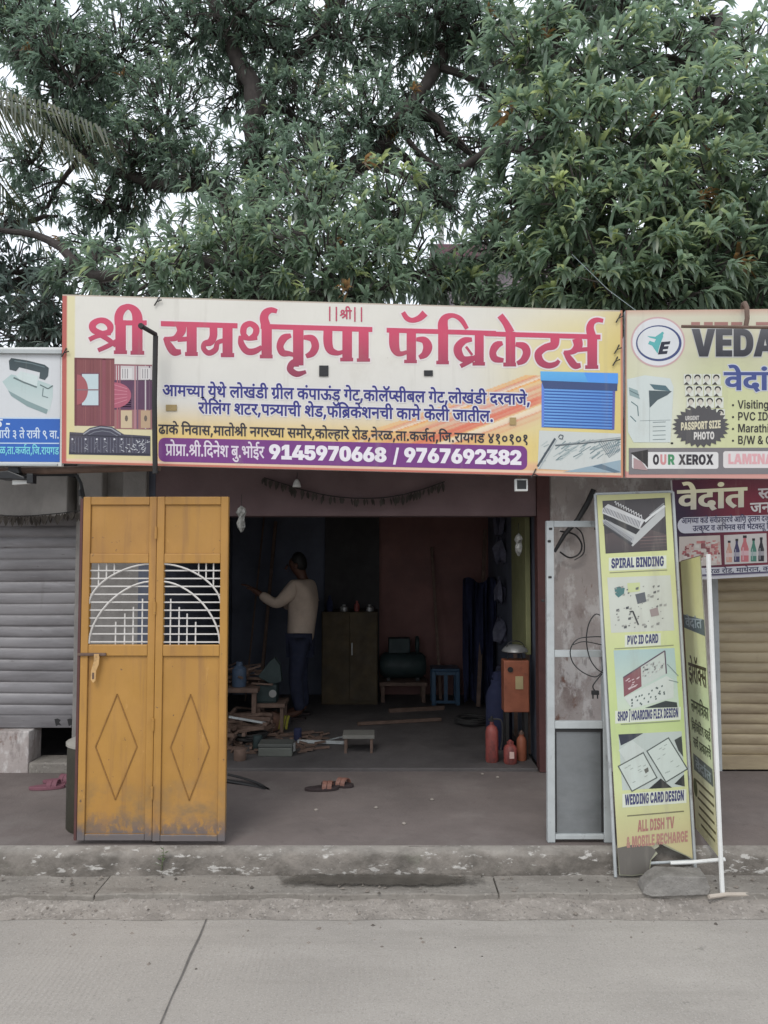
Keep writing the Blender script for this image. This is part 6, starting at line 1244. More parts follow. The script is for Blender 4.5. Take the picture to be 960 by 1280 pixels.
mb.build('gap_strip', m_black, fd)  # black strips stand in for the dark gap round the sheet

# wire loops hooked over the frame
smooth_path = lambda L: [Vector(p) for p in spline([tuple(q) for q in L], 5)]
cb = thing('cable_loop', 'thin black cable looped over the middle bar of the grey door frame', 'cable', P(738, 860, 4.42))
mb = MB()
pts = [P(x, y, 4.425) for x, y in ((752, 770), (744, 768), (736, 780), (733, 800), (737, 822), (746, 836), (756, 842))]; mb.tube(smooth_path(pts), .0035, 6)
pts = [P(x, y, 4.42) for x, y in ((752, 796), (740, 796), (722, 799), (713, 812), (716, 828), (728, 840), (744, 846), (753, 838), (753, 824))]; mb.tube(smooth_path(pts), .0035, 6)
pts = [P(x, y, 4.42) for x, y in ((716, 806), (730, 802), (752, 806))]; mb.tube(smooth_path(pts), .003, 6)
pts = [P(x, y, 4.425) for x, y in ((753, 842), (746, 850), (741, 858), (744, 864))]; mb.tube(smooth_path(pts), .0035, 6)
mb.build('loop', m_plastic_black, cb, smooth=True)
mb = MB(); a = P(744, 864, 4.425); mb.box(a.x-.02, a.x+.02, a.y-.01, a.y+.01, a.z-.02, a.z+.004); mb.box(a.x-.018, a.x-.010, a.y-.006, a.y+.0, a.z-.042, a.z-.02); mb.box(a.x+.008, a.x+.016, a.y-.006, a.y+.0, a.z-.042, a.z-.02); mb.build('plug', m_plastic_black, cb, bevel=.002)
cw = MB(); cw.tube([P(x, y, 5.8) for x, y in ((742, 612), (735, 628), (722, 650), (706, 668), (693, 690))], [.02, .022, .02, .017, .012], 8)
tag(cw.build('cable', m_plastic_black, org=P(720, 650, 5.8), smooth=True), 'thick black cable bundle sagging diagonally across the pillar top', 'cable')
cw = MB(); cw.tube(smooth_path([P(x, y, 5.82) for x, y in ((700, 664), (718, 668), (727, 680), (724, 692), (712, 697), (700, 690))]), .007, 6); cw.tube(smooth_path([P(x, y, 5.82) for x, y in ((712, 655), (727, 666), (730, 690), (718, 700))]), .005, 6)
tag(cw.build('cable', m_plastic_black, org=P(715, 690, 5.82), smooth=True), 'thin dark wire coil hanging on the pillar behind the grey door frame', 'cable')

# ================================================================== sign lamps and brackets
lb = thing('lamp_arm', 'black bent lamp arm standing in front of the left end of the fabricators signboard', 'lamp arm', P(195, 586, 4.2))
mb = MB(); mb.tube([P(194, 592, 4.21), P(193, 500, 4.2), P(194.5, 420, 4.2)], .0145, 8); mb.tube([P(194.5, 422, 4.2), P(194.5, 418, 4.195), P(179, 409, 4.12), P(177, 408, 4.11)], .0125, 8)
mb.tube([P(194, 590, 4.21), P(196, 590, 4.33)], .012, 8)
mb.build('arm', m_black, lb, smooth=True)
mb = MB(); a = P(177, 408, 4.11); mb.lathe((a.x, a.y-.004, a.z), [(.014, -.014), (.016, -.01), (.016, .012), (.012, .016)], 10, axis='y'); mb.build('end_cap', m_black, lb, smooth=True)
lb = thing('lamp_arm', 'rusty hooked arm with a bare rail over the heading of the copy shop signboard', 'lamp arm', P(930, 410, 4.2))
mb = MB(); mb.tube([P(x, y, Y) for x, y, Y in ((928, 392, 4.34), (929, 380, 4.3), (931, 379, 4.24), (933.5, 384, 4.2), (934, 398, 4.19), (932, 409, 4.19))], .013, 8); mb.build('arm', m_rust, lb, smooth=True)
mb = MB(); mb.tube([P(852, 408, 4.18), P(1010, 410, 4.18)], .009, 8); mb.build('rail', m_rust, lb, smooth=True)

fl_ = thing('flood_light', 'small square black flood light with pale rim under the fabricators signboard', 'flood light', P(652, 612, 4.4))
a = P(652, 606, 4.36); mb = MB(); mb.box(a.x-.036, a.x+.036, a.y, a.y+.04, a.z-.036, a.z+.034); mb.build('rim', m_white, fl_, bevel=.004)
mb = MB(); mb.box(a.x-.026, a.x+.026, a.y-.003, a.y-.0005, a.z-.024, a.z+.026); mb.build('lens', m_plastic_black, fl_)
mb = MB(); mb.tube([(a.x-.01, a.y+.02, a.z+.034), (a.x-.012, a.y+.01, a.z+.06), (a.x-.012, a.y-.02, a.z+.075)], .008, 6); mb.build('bracket', m_rust, fl_)
fl_ = thing('flood_light', 'black flood light tilted down under the left laundry signboard', 'flood light', P(25, 606, 4.4))
mb = MB(); A = [P(x, y, 4.33) for x, y in ((-8, 590), (10, 588), (30, 596), (31, 600), (-8, 598))]; mb.prism(A, (0, .14, 0)); mb.prism([P(x, y, 4.36) for x, y in ((11, 580), (20, 580), (24, 592), (8, 592))], (0, .05, 0)); mb.build('housing', m_plastic_black, fl_, bevel=.005)
mb = MB(); mb.prism([P(x, y, 4.36) for x, y in ((15, 600), (42, 596), (42, 604), (15, 606))], (0, .03, 0)); mb.build('reflector', m_white, fl_, bevel=.003)
mb = MB(); mb.prism([P(x, y, 4.34) for x, y in ((33, 592), (41, 592), (41, 604), (33, 604))], (0, .05, 0)); mb.build('bracket', m_plastic_black, fl_, bevel=.003)
# steel pipe under the boards
mb = MB(); mb.tube([P(-260, 594, 4.42), P(60, 588, 4.42), P(200, 584, 4.42)], .022, 8)
tag(mb.build('pipe', m_rust, org=P(0, 594, 4.42), smooth=True), 'dark steel pipe running under the laundry signboard', 'pipe')
mb = MB(); mb.tube([P(x, y, 5.6) for x, y in ((96, 594), (101, 604), (104, 620), (106, 634))], [.012, .012, .014, .012], 6); mb.tube([P(x, y, 5.6) for x, y in ((101, 612), (102, 620))], .02, 6)
tag(mb.build('cable', m_plastic_black, org=P(102, 634, 5.6), smooth=True), 'short black cable hanging beside the hood of the grey shutter', 'cable')

# dried leaf garlands
def garland(label, pts, Y, n, L):
    t = thing('garland', label, 'garland', P(*pts[len(pts)//2], Y), None)
    W_ = [P(x, y, Y) for x, y in pts]; sp_ = spline([(p.x, p.z, p.y) for p in W_], 8)
    mb = MB(); mb.tube([(p[0], p[2], p[1]) for p in sp_], .004, 5); s_ = mb.build('string', m_black, t)
    mb = MB()
    for i in range(n):
        q = sp_[int(i/n*(len(sp_)-1))]; l = L*random.uniform(.7, 1.2); a = random.uniform(-.5, .5); wd = l*.2; o = Vector((q[0]+random.uniform(-.02, .02), q[2]-.006, q[1]))
        d = Vector((math.sin(a)*.5, random.uniform(-.25, .1), -1)).normalized(); sd_ = Vector((math.cos(a*2), math.sin(a*2)+.3, 0)).normalized()
        mb.mesh([o, o+d*l*.35+sd_*wd, o+d*l*.35-sd_*wd, o+d*l*.75+sd_*wd*.6, o+d*l*.75-sd_*wd*.6, o+d*l], [(0, 1, 2), (1, 3, 4, 2), (3, 5, 4)])
    mb.build('leaves', m_leafdry, t, fix=False)
garland('withered leaf garland sagging across the maroon lintel', [(330, 597), (352, 604), (385, 614), (430, 622), (480, 622), (520, 614), (556, 602)], 5.83, 60, .07)
garland('withered leaf garland across the top of the grey shutter', [(-60, 640), (-20, 642), (20, 645), (60, 643), (104, 638)], 5.70, 70, .075)

# hanging bundles
def bundle(label, px, py, Y, s=1.):
    t = thing('lemon_charm', label, 'charm', P(px, py+34*s, Y)); mb = MB(); a = P(px, py-16*s, Y); b = P(px, py+2, Y); mb.tube([a, b], .002, 5); mb.build('thread', m_black, t)
    mb = MB(); k = .16*s; prof = [(.004, .02*s), (.03*s, .0), (.036*s, -.03*s), (.02*s, -.06*s), (.03*s, -.10*s), (.024*s, -.14*s), (.006, -.17*s)]
    mb.lathe(b, prof[::-1], 9)
    for i, v in enumerate(mb.v): mb.v[i] = (v[0]+random.uniform(-.007, .007), v[1]+random.uniform(-.007, .007), v[2]+random.uniform(-.006, .006))
    mb.build('pouch', mat('crumpled clear plastic', S(150, 150, 146), .3, var=.5, scale=40), t)
bundle('crumpled plastic charm hanging beside the ochre gate', 302, 634, 5.7)
bundle('pale plastic charm hanging before the lime board near the dark red post', 648, 668, 6.0, .9)
bl = thing('bell', 'small white metal bell hanging from the middle of the maroon lintel', 'bell', P(371, 610, 5.8))
mb = MB(); a = P(371, 600, 5.8); mb.lathe(a, [(.03, -.055), (.032, -.05), (.024, -.02), (.014, .0), (.004, .008)], 12); mb.build('cup', m_white, bl, smooth=True)
mb = MB(); mb.tube([a, a+Vector((0, .03, .06))], .003, 5); mb.build('thread', m_black, bl)

# ================================================================== things on the pavement
sbn = MB(); pts = [P(803, 1116, 4.05), P(812, 1084, 4.1), P(824, 1081, 4.12), P(884, 1084, 4.12), P(889, 1112, 4.05)]
V = [P(803, 1117, 4.085), P(815, 1121, 4.075), P(886, 1119, 4.085), P(888, 1110, 4.09), P(883, 1097, 4.10), P(825, 1095, 4.10), P(815, 1101, 4.095), P(806, 1110, 4.09)]
V2 = [Vector((p.x+.01, p.y+.16, p.z)) for p in V]
sbn = MB(); sbn.prism(V, (0.012, .12, .004)); o = sbn.build('concrete_block', mat('broken concrete', (.20, .188, .172), .95, var=.25, scale=9, bump=.9, bscale=50, layers=[((.09, .08, .07), (8, 8, 8), .5, .7, .6, None)]), org=P(845, 1118, 4.08), bevel=.004)
tag(o, 'broken grey concrete block lying at the foot of the leaning banners', 'block')
sd2 = o.modifiers.new('sub', 'SUBSURF'); sd2.subdivision_type = 'SIMPLE'; sd2.levels = sd2.render_levels = 5
tx = bpy.data.textures.new('chips', 'CLOUDS'); tx.noise_scale = .028
dp = o.modifiers.new('chip', 'DISPLACE'); dp.texture = tx; dp.strength = .005; dp.mid_level = .5
mb = MB(); mb.tube([P(886, 1121, 4.06), P(908, 1118, 4.09), P(960, 1118, 4.12), P(1080, 1119, 4.12)], .011, 8)
tag(mb.build('stick', mat('pale bare wood', S(170, 160, 148), .8), org=P(900, 1119, 4.08), smooth=True), 'long pale stick on the gutter slab right of the concrete block', 'stick')
mb = MB(); mb.bar(P(832, 1066, 4.42), P(930, 1066, 4.45), .03, .02); tag(mb.build('plank', m_white, org=P(880, 1068, 4.44), bevel=.003), 'short white plank behind the foot of the sideways banner', 'plank')

bx = thing('drum', 'tall dark olive metal bin with pale rim, half hidden behind the ochre gate', 'bin', (-1.725, 4.76, .2))
mb = MB(); zt_ = Z(934, 4.6); mb.lathe((-1.725, 4.76, .2), [(.19, 0), (.195, .01), (.195, zt_-.2-.02), (.19, zt_-.2)], 24); mb.build('body', mat('dark olive paint', (.036, .033, .022), .6, var=.3), bx, smooth=True)
mb = MB(); mb.lathe((-1.725, 4.76, zt_), [(.19, -.012), (.202, -.008), (.202, .006), (.19, .012), (.12, .03), (.05, .05)], 24); mb.build('lid', mat('worn pale rim', S(140, 136, 128), .5), bx, smooth=True)

def slipper(name, label, c, ang, L, msole, mstrap, group=None, tilt=0):
    t = thing(name, label, 'slipper', c, group)
    R_ = Matrix.Translation(Vector(c)) @ Matrix.Rotation(ang, 4, 'Z') @ Matrix.Rotation(tilt, 4, 'X')
    out = []
    for i in range(20):
        a = 2*PI*i/20; x = math.cos(a)*L/2; wd = .045*(1+.18*math.cos(a)); out.append((x, math.sin(a)*wd))
    mb = MB(); mb.prism([R_ @ Vector((x, y, .0)) for x, y in out], R_.to_3x3() @ Vector((0, 0, .022))); mb.build('sole', msole, t, bevel=.004)
    mb = MB()
    for x0 in (.01, .045):
        A = [R_ @ Vector((x0+.012*math.cos(q), .046*math.cos(q), .018+.045*math.sin(q))) for q in np.linspace(0, PI, 9)]; B = [R_ @ Vector((x0+.03+.012*math.cos(q), .044*math.cos(q), .016+.042*math.sin(q))) for q in np.linspace(0, PI, 9)]
        mb.mesh(A+B, [(i, i+1, 10+i, 9+i) for i in range(8)])
    o = mb.build('strap', mstrap, t, fix=False); so_ = o.modifiers.new('solid', 'SOLIDIFY'); so_.thickness = .006
    return t
m_br = mat('brown leather', S(120, 84, 72), .6, var=.35, scale=30); m_sole = mat('dark rubber', S(52, 42, 42), .8); m_pink = mat('faded pink foam', S(120, 78, 88), .8, var=.15)
fz = .2005
a = P(402, 992, 5.42); slipper('slipper', 'brown leather slipper lying before the threshold, on the left of its pair', (a.x, 5.43, fz), .15, .24, m_sole, m_br, 'brown slippers before the threshold')
a = P(418, 990, 5.5); slipper('slipper', 'brown leather slipper lying before the threshold, on the right of its pair', (a.x+.02, 5.52, fz), -.25, .24, m_sole, m_br, 'brown slippers before the threshold')
a = P(62, 984, 5.5); slipper('slipper', 'pink foam slipper before the raised grey shutter, the nearer of two', (a.x, 5.46, fz), .25, .24, m_pink, m_pink, 'pink slippers before the grey shutter')
slipper('slipper', 'pink foam slipper before the raised grey shutter, the farther of two', (a.x+.03, 5.60, fz), .1, .24, m_pink, m_pink, 'pink slippers before the grey shutter')
for k_, (pts_, r_, lb_) in enumerate((([P(282, 976, 5.6), P(305, 980, 5.55), P(322, 984, 5.5), P(333, 990, 5.45)], [.014, .016, .018, .02], 'thicker of two bent black iron rods on the cement beside the gate'), ([P(285, 968, 5.65), P(308, 974, 5.6), P(328, 982, 5.52), P(336, 991, 5.44)], .009, 'thinner of two bent black iron rods on the cement beside the gate'))):
    rd = MB(); rd.tube(smooth_path(pts_) if k_ else pts_, r_, 8); rd.v = [(p[0], p[1], max(p[2], .2+.002)) for p in rd.v]
    tag(rd.build('iron_rod', m_black, org=P(308, 990, 5.55), smooth=True), lb_, 'rod', 'bent iron rods')
mb = MB()
for x, y in ((603, 968), (622, 972), (470, 1010), (540, 1000), (395, 1013), (505, 1030)):
    a = P(x, y, 5.4); q = EYE+ray(x, y)*((.2-1.85)/ray(x, y).z); mb.lathe((q.x, q.y, .2), [(.012, 0), (.014, .004), (.008, .010), (.002, .012)], 6)
tag(mb.build('litter', mat('pale scraps', S(140, 132, 124), .8), org=(.2, 5.5, .2)), 'tiny pale scraps scattered on the cement before the threshold', 'litter', kind='stuff')
# pebbles and grit
mb = MB()
for i in range(520):
    x = random.uniform(-3.6, 3.6); t = random.random(); y = 4.0+random.random()*.30 if t < .75 else 3.985-abs(random.gauss(0, .25)); z = (.0 if y < 4.0 else .06 if y < 4.09 else .083) if y < 4.085 else .082
    if y < 4.085 and y > 3.97: z = .004+.058*max((y-3.97)/.155, 0)**1.3
    r = random.choice((.003, .004, .005, .006, .009, .013))*random.uniform(.7, 1.2); V = [(x+r*random.uniform(.6, 1.2)*a_, y+r*random.uniform(.6, 1.2)*b_, z+r*.7*c_) for a_, b_, c_ in ((1, 0, 0), (-1, 0, 0), (0, 1, 0), (0, -1, 0), (0, 0, 1), (0, 0, -.4))]
    mb.mesh(V, [(0, 2, 4), (2, 1, 4), (1, 3, 4), (3, 0, 4), (2, 0, 5), (1, 2, 5), (3, 1, 5), (0, 3, 5)], random.choice((0, 0, 0, 1)))
tag(mb.build('gravel', [mat('grit', S(120, 112, 104), .9, var=.4, scale=20), mat('dark grit', S(84, 78, 72), .9, var=.3, scale=20)], org=(0, 4.1, 0), fix=False), 'loose grit and pebbles along the road edge', 'gravel', kind='stuff')
# a weed at the kerb
wd_ = thing('weed', 'small green weed sprouting from the kerb below the ochre gate', 'weed', P(203, 1085, 4.33))
mb = MB(); ms = MB(); o = P(202, 1088, 4.32)
for i in range(14):
    h = .03+.09*i/14; q = o+Vector((random.uniform(-.012, .014)+.012*i/14, random.uniform(-.02, .0), h)); a = random.uniform(0, 6.28); l = random.uniform(.02, .035); d = Vector((math.cos(a), math.sin(a)*.6-.2, random.uniform(-.2, .5))).normalized(); s_ = Vector((-d.y, d.x, 0)).normalized()*l*.25
    mb.mesh([q, q+d*l*.5+s_, q+d*l, q+d*l*.5-s_], [(0, 1, 2, 3)])
ms.tube([o, o+Vector((.006, -.004, .06)), o+Vector((.012, -.006, .13))], [.003, .0025, .001], 5)
mb.build('leaves', mat('weed green', (.07, .10, .045), .7), wd_, fix=False); ms.build('stem', mat('weed stem', (.09, .10, .05), .7), wd_)

# ================================================================== inside the workshop
FZ = .222
def fpos(px, py, z=FZ):
    d = ray(px, py); return EYE+d*((z-EYE.z)/d.z)
m_ochre = mat('dull ochre paint', S(74, 62, 42), .7, var=.35, layers=[((.03, .026, .02), (3, 3, 2), .45, .7, .7, None)]); m_green = mat('machine green', (.022, .036, .036), .6, var=.25, scale=10); m_navy = mat('navy cloth', (.018, .022, .055), .9, var=.3); m_bluep = mat('blue plastic', (.03, .07, .12), .4, var=.1)
m_red = mat('red enamel', (.25, .06, .05), .5, var=.3, scale=12, layers=[((.06, .03, .03), (14, 14, 9), .48, .65, .7, None)]); m_orr = mat('orange enamel', (.30, .10, .055), .5, var=.25, scale=9, layers=[((.12, .04, .03), (8, 8, 8), .55, .7, .7, None)]); m_lime = mat('lime board', (.21, .21, .10), .7, var=.15); m_tin = mat('tin', S(150, 150, 148), .4, .5, var=.2)
# ochre cupboard
c0 = thing('cupboard', 'dull ochre steel cupboard standing against the back wall beside the person', 'cupboard', (-.40, 8.45, FZ))
xa, xb = P(402, 800, 8.3).x, P(472, 800, 8.3).x; zt_ = P(402, 765, 8.3).z
mb = MB(); mb.box(xa, xb, 8.3, 8.72, FZ+.0, zt_); b_ = mb.build('body', m_ochre, c0, bevel=.006)
mb = MB(); mb.box(xa+.01, (xa+xb)/2-.003, 8.288, 8.2985, FZ+.04, zt_-.02); mb.build('door', m_ochre, c0, bevel=.003)
mb = MB(); mb.box((xa+xb)/2+.003, xb-.01, 8.288, 8.2985, FZ+.04, zt_-.02); d_ = mb.build('door', m_ochre, c0, bevel=.003)
mb = MB(); mb.box((xa+xb)/2+.02, (xa+xb)/2+.035, 8.27, 8.287, .75, .88); mb.build('handle', m_tin, d_, bevel=.003)
for i, (px, kind) in enumerate(((412, 0), (430, 1), (446, 2), (462, 1))):
    a = P(px, 764, 8.42); z0 = zt_+.001
    mb = MB(); r_, h_ = ((.035, .17), (.045, .07), (.03, .11))[kind]; mb.lathe((a.x, 8.42, z0), [(r_, 0), (r_, h_*.6), (r_*.45, h_*.8), (r_*.4, h_)], 12)
    tag(mb.build('paint_tin', [m_navy, m_tin, m_red][kind], org=(a.x, 8.42, z0), smooth=True), ('dark bottle at the left end on top of the ochre cupboard', 'squat tin second from the left on top of the ochre cupboard', 'red bottle third from the left on top of the ochre cupboard', 'squat tin at the right end on top of the ochre cupboard')[i], ('bottle', 'tin', 'bottle', 'tin')[i])
# green machine on bench against back wall
bn = thing('workbench', 'low steel workbench by the back wall, right of the ochre cupboard', 'workbench', (.25, 8.5, FZ))
x0, x1 = P(474, 800, 8.4).x, P(534, 800, 8.4).x
mb = MB(); mb.box(x0, x1, 8.4, 8.8, .40, .44); mb.build('top', m_rust, bn, bevel=.004)
for x in (x0+.02, x1-.06):
    for y in (8.42, 8.74): mb = MB(); mb.box(x, x+.04, y, y+.04, FZ, .399); mb.build('leg', m_rust, bn)
gm = thing('compressor', 'dark green air compressor tank sitting on the low workbench', 'compressor', ((x0+x1)/2, 8.6, .441))
mb = MB(); mb.lathe(((x0+x1)/2, 8.6, .60), [(.02, -.26), (.10, -.25), (.14, -.2), (.14, .2), (.10, .25), (.02, .26)], 18, axis='x'); mb.build('tank', m_green, gm, smooth=True)
mb = MB(); mb.box((x0+x1)/2-.16, (x0+x1)/2+.08, 8.52, 8.68, .735, .90); mb.lathe(((x0+x1)/2+.16, 8.6, .82), [(.09, -.02), (.1, -.015), (.1, .015), (.09, .02)], 16, axis='x'); mb.build('motor', m_green, gm, bevel=.01)
for q in (-.18, .14): mb = MB(); mb.box((x0+x1)/2+q, (x0+x1)/2+q+.04, 8.5, 8.7, .4415, .475); mb.build('foot', m_black, gm)
# blue plastic stool
a = P(557, 866, 8.3); st_ = thing('stool', 'blue plastic stool with square cutouts near the back right corner', 'stool', (a.x, 8.4, FZ))
mb = MB(); xx0, xx1 = a.x-.15, a.x+.15; zt2 = P(557, 836, 8.25).z; mb.box(xx0, xx1, 8.25, 8.55, zt2-.03, zt2); mb.build('seat', m_bluep, st_, bevel=.01)
for sx in (xx0+.0, xx1-.045):
    for sy in (8.255, 8.50): mb = MB(); mb.box(sx, sx+.045, sy, sy+.045, FZ, zt2-.031); mb.build('leg', m_bluep, st_, bevel=.006)
mb = MB(); mb.box(xx0+.046, xx1-.046, 8.262, 8.275, FZ+.02, FZ+.05); mb.box(xx0+.046, xx1-.046, 8.262, 8.275, zt2-.07, zt2-.032); mb.box(a.x-.02, a.x+.02, 8.262, 8.275, FZ+.051, zt2-.071); mb.build('apron', m_bluep, st_)
# hanging navy tarp in the right rear corner
mb = MB(); V = []; nx, nz = 24, 14; xA, xB = P(582, 800, 8.0).x, 1.19
for j in range(nz+1):
    for i in range(nx+1):
        t = i/nx; z = .26+(1.55-.26)*(1-j/nz); V.append((xA+(xB-xA)*t, 8.25+.06*math.sin(t*17+j*.3)+.03*math.sin(t*41), z+.03*math.sin(t*9)))
mb.mesh(V, [(j*(nx+1)+i, j*(nx+1)+i+1, (j+1)*(nx+1)+i+1, (j+1)*(nx+1)+i) for j in range(nz) for i in range(nx)])
o = mb.build('tarp', m_navy, org=((xA+xB)/2, 8.25, .25), smooth=True, fix=False); so_ = o.modifiers.new('solid', 'SOLIDIFY'); so_.thickness = .008; tag(o, 'dark navy tarpaulin hanging in a rear corner of the workshop', 'tarp')
# right wall items near the opening
m_ = thing('board', 'lime yellow board standing inside the workshop behind the dark red post', 'board', (1.16, 6.6, .95))
mb = MB(); mb.box(1.15, 1.19, 6.27, 6.95, P(640, 812, 6.6).z, P(640, 642, 6.6).z); mb.build('panel', m_lime, m_, bevel=.004)
mb = MB(); zb_ = P(640, 812, 6.6).z; 
for y in (6.3, 6.90): mb = MB(); mb.box(1.155, 1.185, y, y+.03, FZ, zb_-.001); mb.build('batten', m_rust, m_)
oc = thing('welding_set', 'rusty orange welding set with a cream label, on a stand beside the dark red post', 'welder', (1.08, 6.3, FZ))
zc0, zc1 = P(640, 888, 6.2).z, P(640, 824, 6.2).z; xo0 = P(628, 850, 6.2).x
mb = MB(); mb.box(xo0, xo0+.20, 6.12, 6.262, zc0, zc1); mb.build('case', m_orr, oc, bevel=.008)
mb = MB(); mb.box(xo0+.09, xo0+.15, 6.112, 6.119, (zc0+zc1)/2-.02, (zc0+zc1)/2+.08); mb.build('label_plate', mat('cream plate', S(176, 160, 120), .6), oc)
mb = MB(); mb.lathe((xo0+.05, 6.114, zc1-.07), [(.022, -.006), (.022, .006), (.016, .008)], 14, axis='y'); mb.build('dial', m_black, oc)
mb = MB(); mb.tube([(xo0+.04, 6.19, zc1), (xo0+.05, 6.19, zc1+.05), (xo0+.15, 6.19, zc1+.05), (xo0+.16, 6.19, zc1)], .007, 6); mb.build('handle', m_black, oc)
for x in (xo0+.012, xo0+.16):
    for y in (6.13, 6.23): mb = MB(); mb.box(x, x+.028, y, y+.028, FZ, zc0-.001); mb.build('leg', m_black, oc)
bw = thing('tin_bowl', 'upturned tin bowl with wire handle lying on the orange welding set', 'bowl', (xo0+.1, 6.15, zc1+.06))
mb = MB(); mb.lathe((xo0+.10, 6.19, zc1+.062), [(.10, 0), (.105, .006), (.09, .03), (.06, .05), (.02, .056)], 18); mb.build('shell', m_tin, bw, smooth=True)
mb = MB(); mb.tube([(xo0+.10+.07*math.cos(q), 6.16, zc1+.10+.05*math.sin(q)) for q in np.linspace(0, PI, 9)], .004, 6); mb.build('handle', m_black, bw)
def bottle(label, px, py, Yr, r_, h_, m1, neck=.35, cat='cylinder', nm='gas_cylinder', mtop=None):
    q = fpos(px, py); t = thing(nm, label, cat, (q.x, q.y, FZ))
    mb = MB(); mb.lathe((q.x, q.y, FZ), [(r_*.9, 0), (r_, .015), (r_, h_*.68), (r_*.8, h_*.78), (r_*neck, h_*.84), (r_*neck, h_*.9)], 18); mb.build('body', m1, t, smooth=True)
    mb = MB(); mb.lathe((q.x, q.y, FZ), [(r_*neck*.7, h_*.9), (r_*neck*.7, h_), (r_*.1, h_+.01)], 10); mb.box(q.x-r_*.5, q.x+r_*.5, q.y-.008, q.y+.008, FZ+h_*.93, FZ+h_*.97); mb.build('valve', mtop or m_tin, t)
    return t
fx_ = bottle('slim red fire extinguisher on the floor left of the orange welding set', 615, 952, 0, .050, .34, m_red, .3, 'extinguisher', 'fire_extinguisher', m_black)
q = fpos(615, 952); mb = MB(); mb.tube(smooth_path([(q.x+.01, q.y-.02, FZ+.33), (q.x+.07, q.y-.04, FZ+.32), (q.x+.075, q.y-.05, FZ+.2), (q.x+.06, q.y-.055, FZ+.1)]), .007, 6); mb.build('hose', m_black, fx_, smooth=True)
t_ = bottle('small red oil can with a pale label below the orange welding set', 638, 954, 0, .052, .17, m_red, .5, 'oil can', 'oil_can', m_red)
q = fpos(638, 954); mb = MB(); mb.box(q.x-.015, q.x+.02, q.y-.060, q.y-.0555, FZ+.05, FZ+.10); mb.build('label_patch', mat('pale label', S(200, 170, 160), .7), t_)
bottle('rusty red can nearest the dark red post', 652, 950, 0, .04, .22, m_orr, .5, 'oil can', 'oil_can', m_rust)
bottle('dark blue drum behind the red fire extinguisher', 624, 934, 0, .11, .62, m_navy, .6, 'drum', 'drum', m_navy)
# things on the right inner wall between tarp and board
mb = MB(); m_bag = mat('grey plastic bags', S(80, 80, 94), .6, var=.5, scale=14)
for i, (py, r_) in enumerate(((655, .05), (690, .06), (740, .05), (790, .06), (850, .055))):
    mb = MB(); a = P(617, py, 7.6); mb.lathe((1.14, 7.6, a.z), [(r_*.4, -.11), (r_, -.08), (r_*1.1, .02), (r_*.6, .10), (r_*.2, .13)], 9)
    for j, v in enumerate(mb.v): mb.v[j] = (min(v[0]+random.uniform(-.015, .015), 1.2), v[1]+random.uniform(-.04, .04), v[2]+random.uniform(-.03, .03))
    tag(mb.build('bag', m_bag, org=(1.14, 7.6, a.z-.11)), ('topmost', 'second from the top', 'middle one', 'second from the bottom', 'lowest')[i]+' of the tied grey bags hung beside the navy tarpaulin', 'bag', 'tied bags on the inner wall')
# left side: green cut-off saw and scrap
sw_ = thing('chop_saw', 'green metal cut-off saw with pale disc on a low stand beside the person', 'saw', (-1.02, 7.1, FZ))
def Bx(name, x0, y0, x1, y1, Ya, Yb, m, par, bv=.006):
    a = P(x0, y1, Ya); b = P(x1, y0, Ya); mb = MB(); mb.box(a.x, b.x, Ya, Yb, max(a.z, FZ), b.z); return mb.build(name, m, par, bevel=bv)
Bx('table', 318, 880, 356, 885, 6.98, 7.3, m_rust, sw_); Bx('motor', 319, 856, 346, 879.5, 7.02, 7.2, m_green, sw_, .02)
mb = MB(); mb.prism([P(x, y, 7.06) for x, y in ((322, 846), (336, 828), (343, 822), (350, 832), (352, 852), (340, 856))], (0, .09, 0)); mb.build('guard', m_green, sw_, bevel=.006)
a = P(341, 867, 7.0); mb = MB(); mb.lathe((a.x, 6.995, a.z), [(.034, -.004), (.034, .004), (.01, .006)], 18, axis='y'); mb.build('disc', m_tin, sw_)
for x in (321, 350):
    for y in (7.0, 7.25): a = P(x, 884, 7.); mb = MB(); mb.box(a.x, a.x+.03, y, y+.03, FZ, P(320, 885.3, 6.98).z-.003); mb.build('leg', m_rust, sw_)
gx = thing('gear_wheel', 'brown toothed motor wheel with yellow clip on the floor below the green saw', 'wheel', fpos(340, 914))
q = fpos(342, 914); mb = MB(); mb.lathe((q.x, q.y, FZ+.09), [(.03, -.03), (.085, -.025), (.088, .025), (.03, .03)], 12, axis='y'); mb.build('rotor', mat('copper winding', S(104, 74, 60), .6, var=.4, scale=40), gx)
mb = MB(); 
for k in range(3): mb.tube([(q.x+.06+.03*k, q.y-.05, FZ+.03), (q.x+.07+.03*k, q.y-.05, FZ+.10), (q.x+.085+.03*k, q.y-.05, FZ+.15)], .012, 6)
mb.build('clip', mat('yellow clip', S(128, 124, 46), .5), gx)
t_ = thing('toolbox', 'low grey metal toolbox on the floor in front of the scrap heap', 'toolbox', fpos(345, 944))
q = fpos(346, 946); mb = MB(); mb.box(q.x-.15, q.x+.12, q.y, q.y+.16, FZ, FZ+.07); mb.build('box', mat('grey green enamel', S(92, 94, 88), .5, var=.2), t_, bevel=.006)
mb = MB(); mb.box(q.x-.152, q.x+.122, q.y-.003, q.y+.163, FZ+.071, FZ+.10); l_ = mb.build('lid', mat('grey lid', S(84, 86, 82), .5, var=.2), t_, bevel=.006)
mb = MB(); mb.box(q.x+.124, q.x+.14, q.y+.05, q.y+.1, FZ+.03, FZ+.09); mb.build('clasp', m_tin, t_)
t_ = thing('stool', 'small low metal stool with a pale top at the workshop threshold', 'stool', fpos(448, 941))
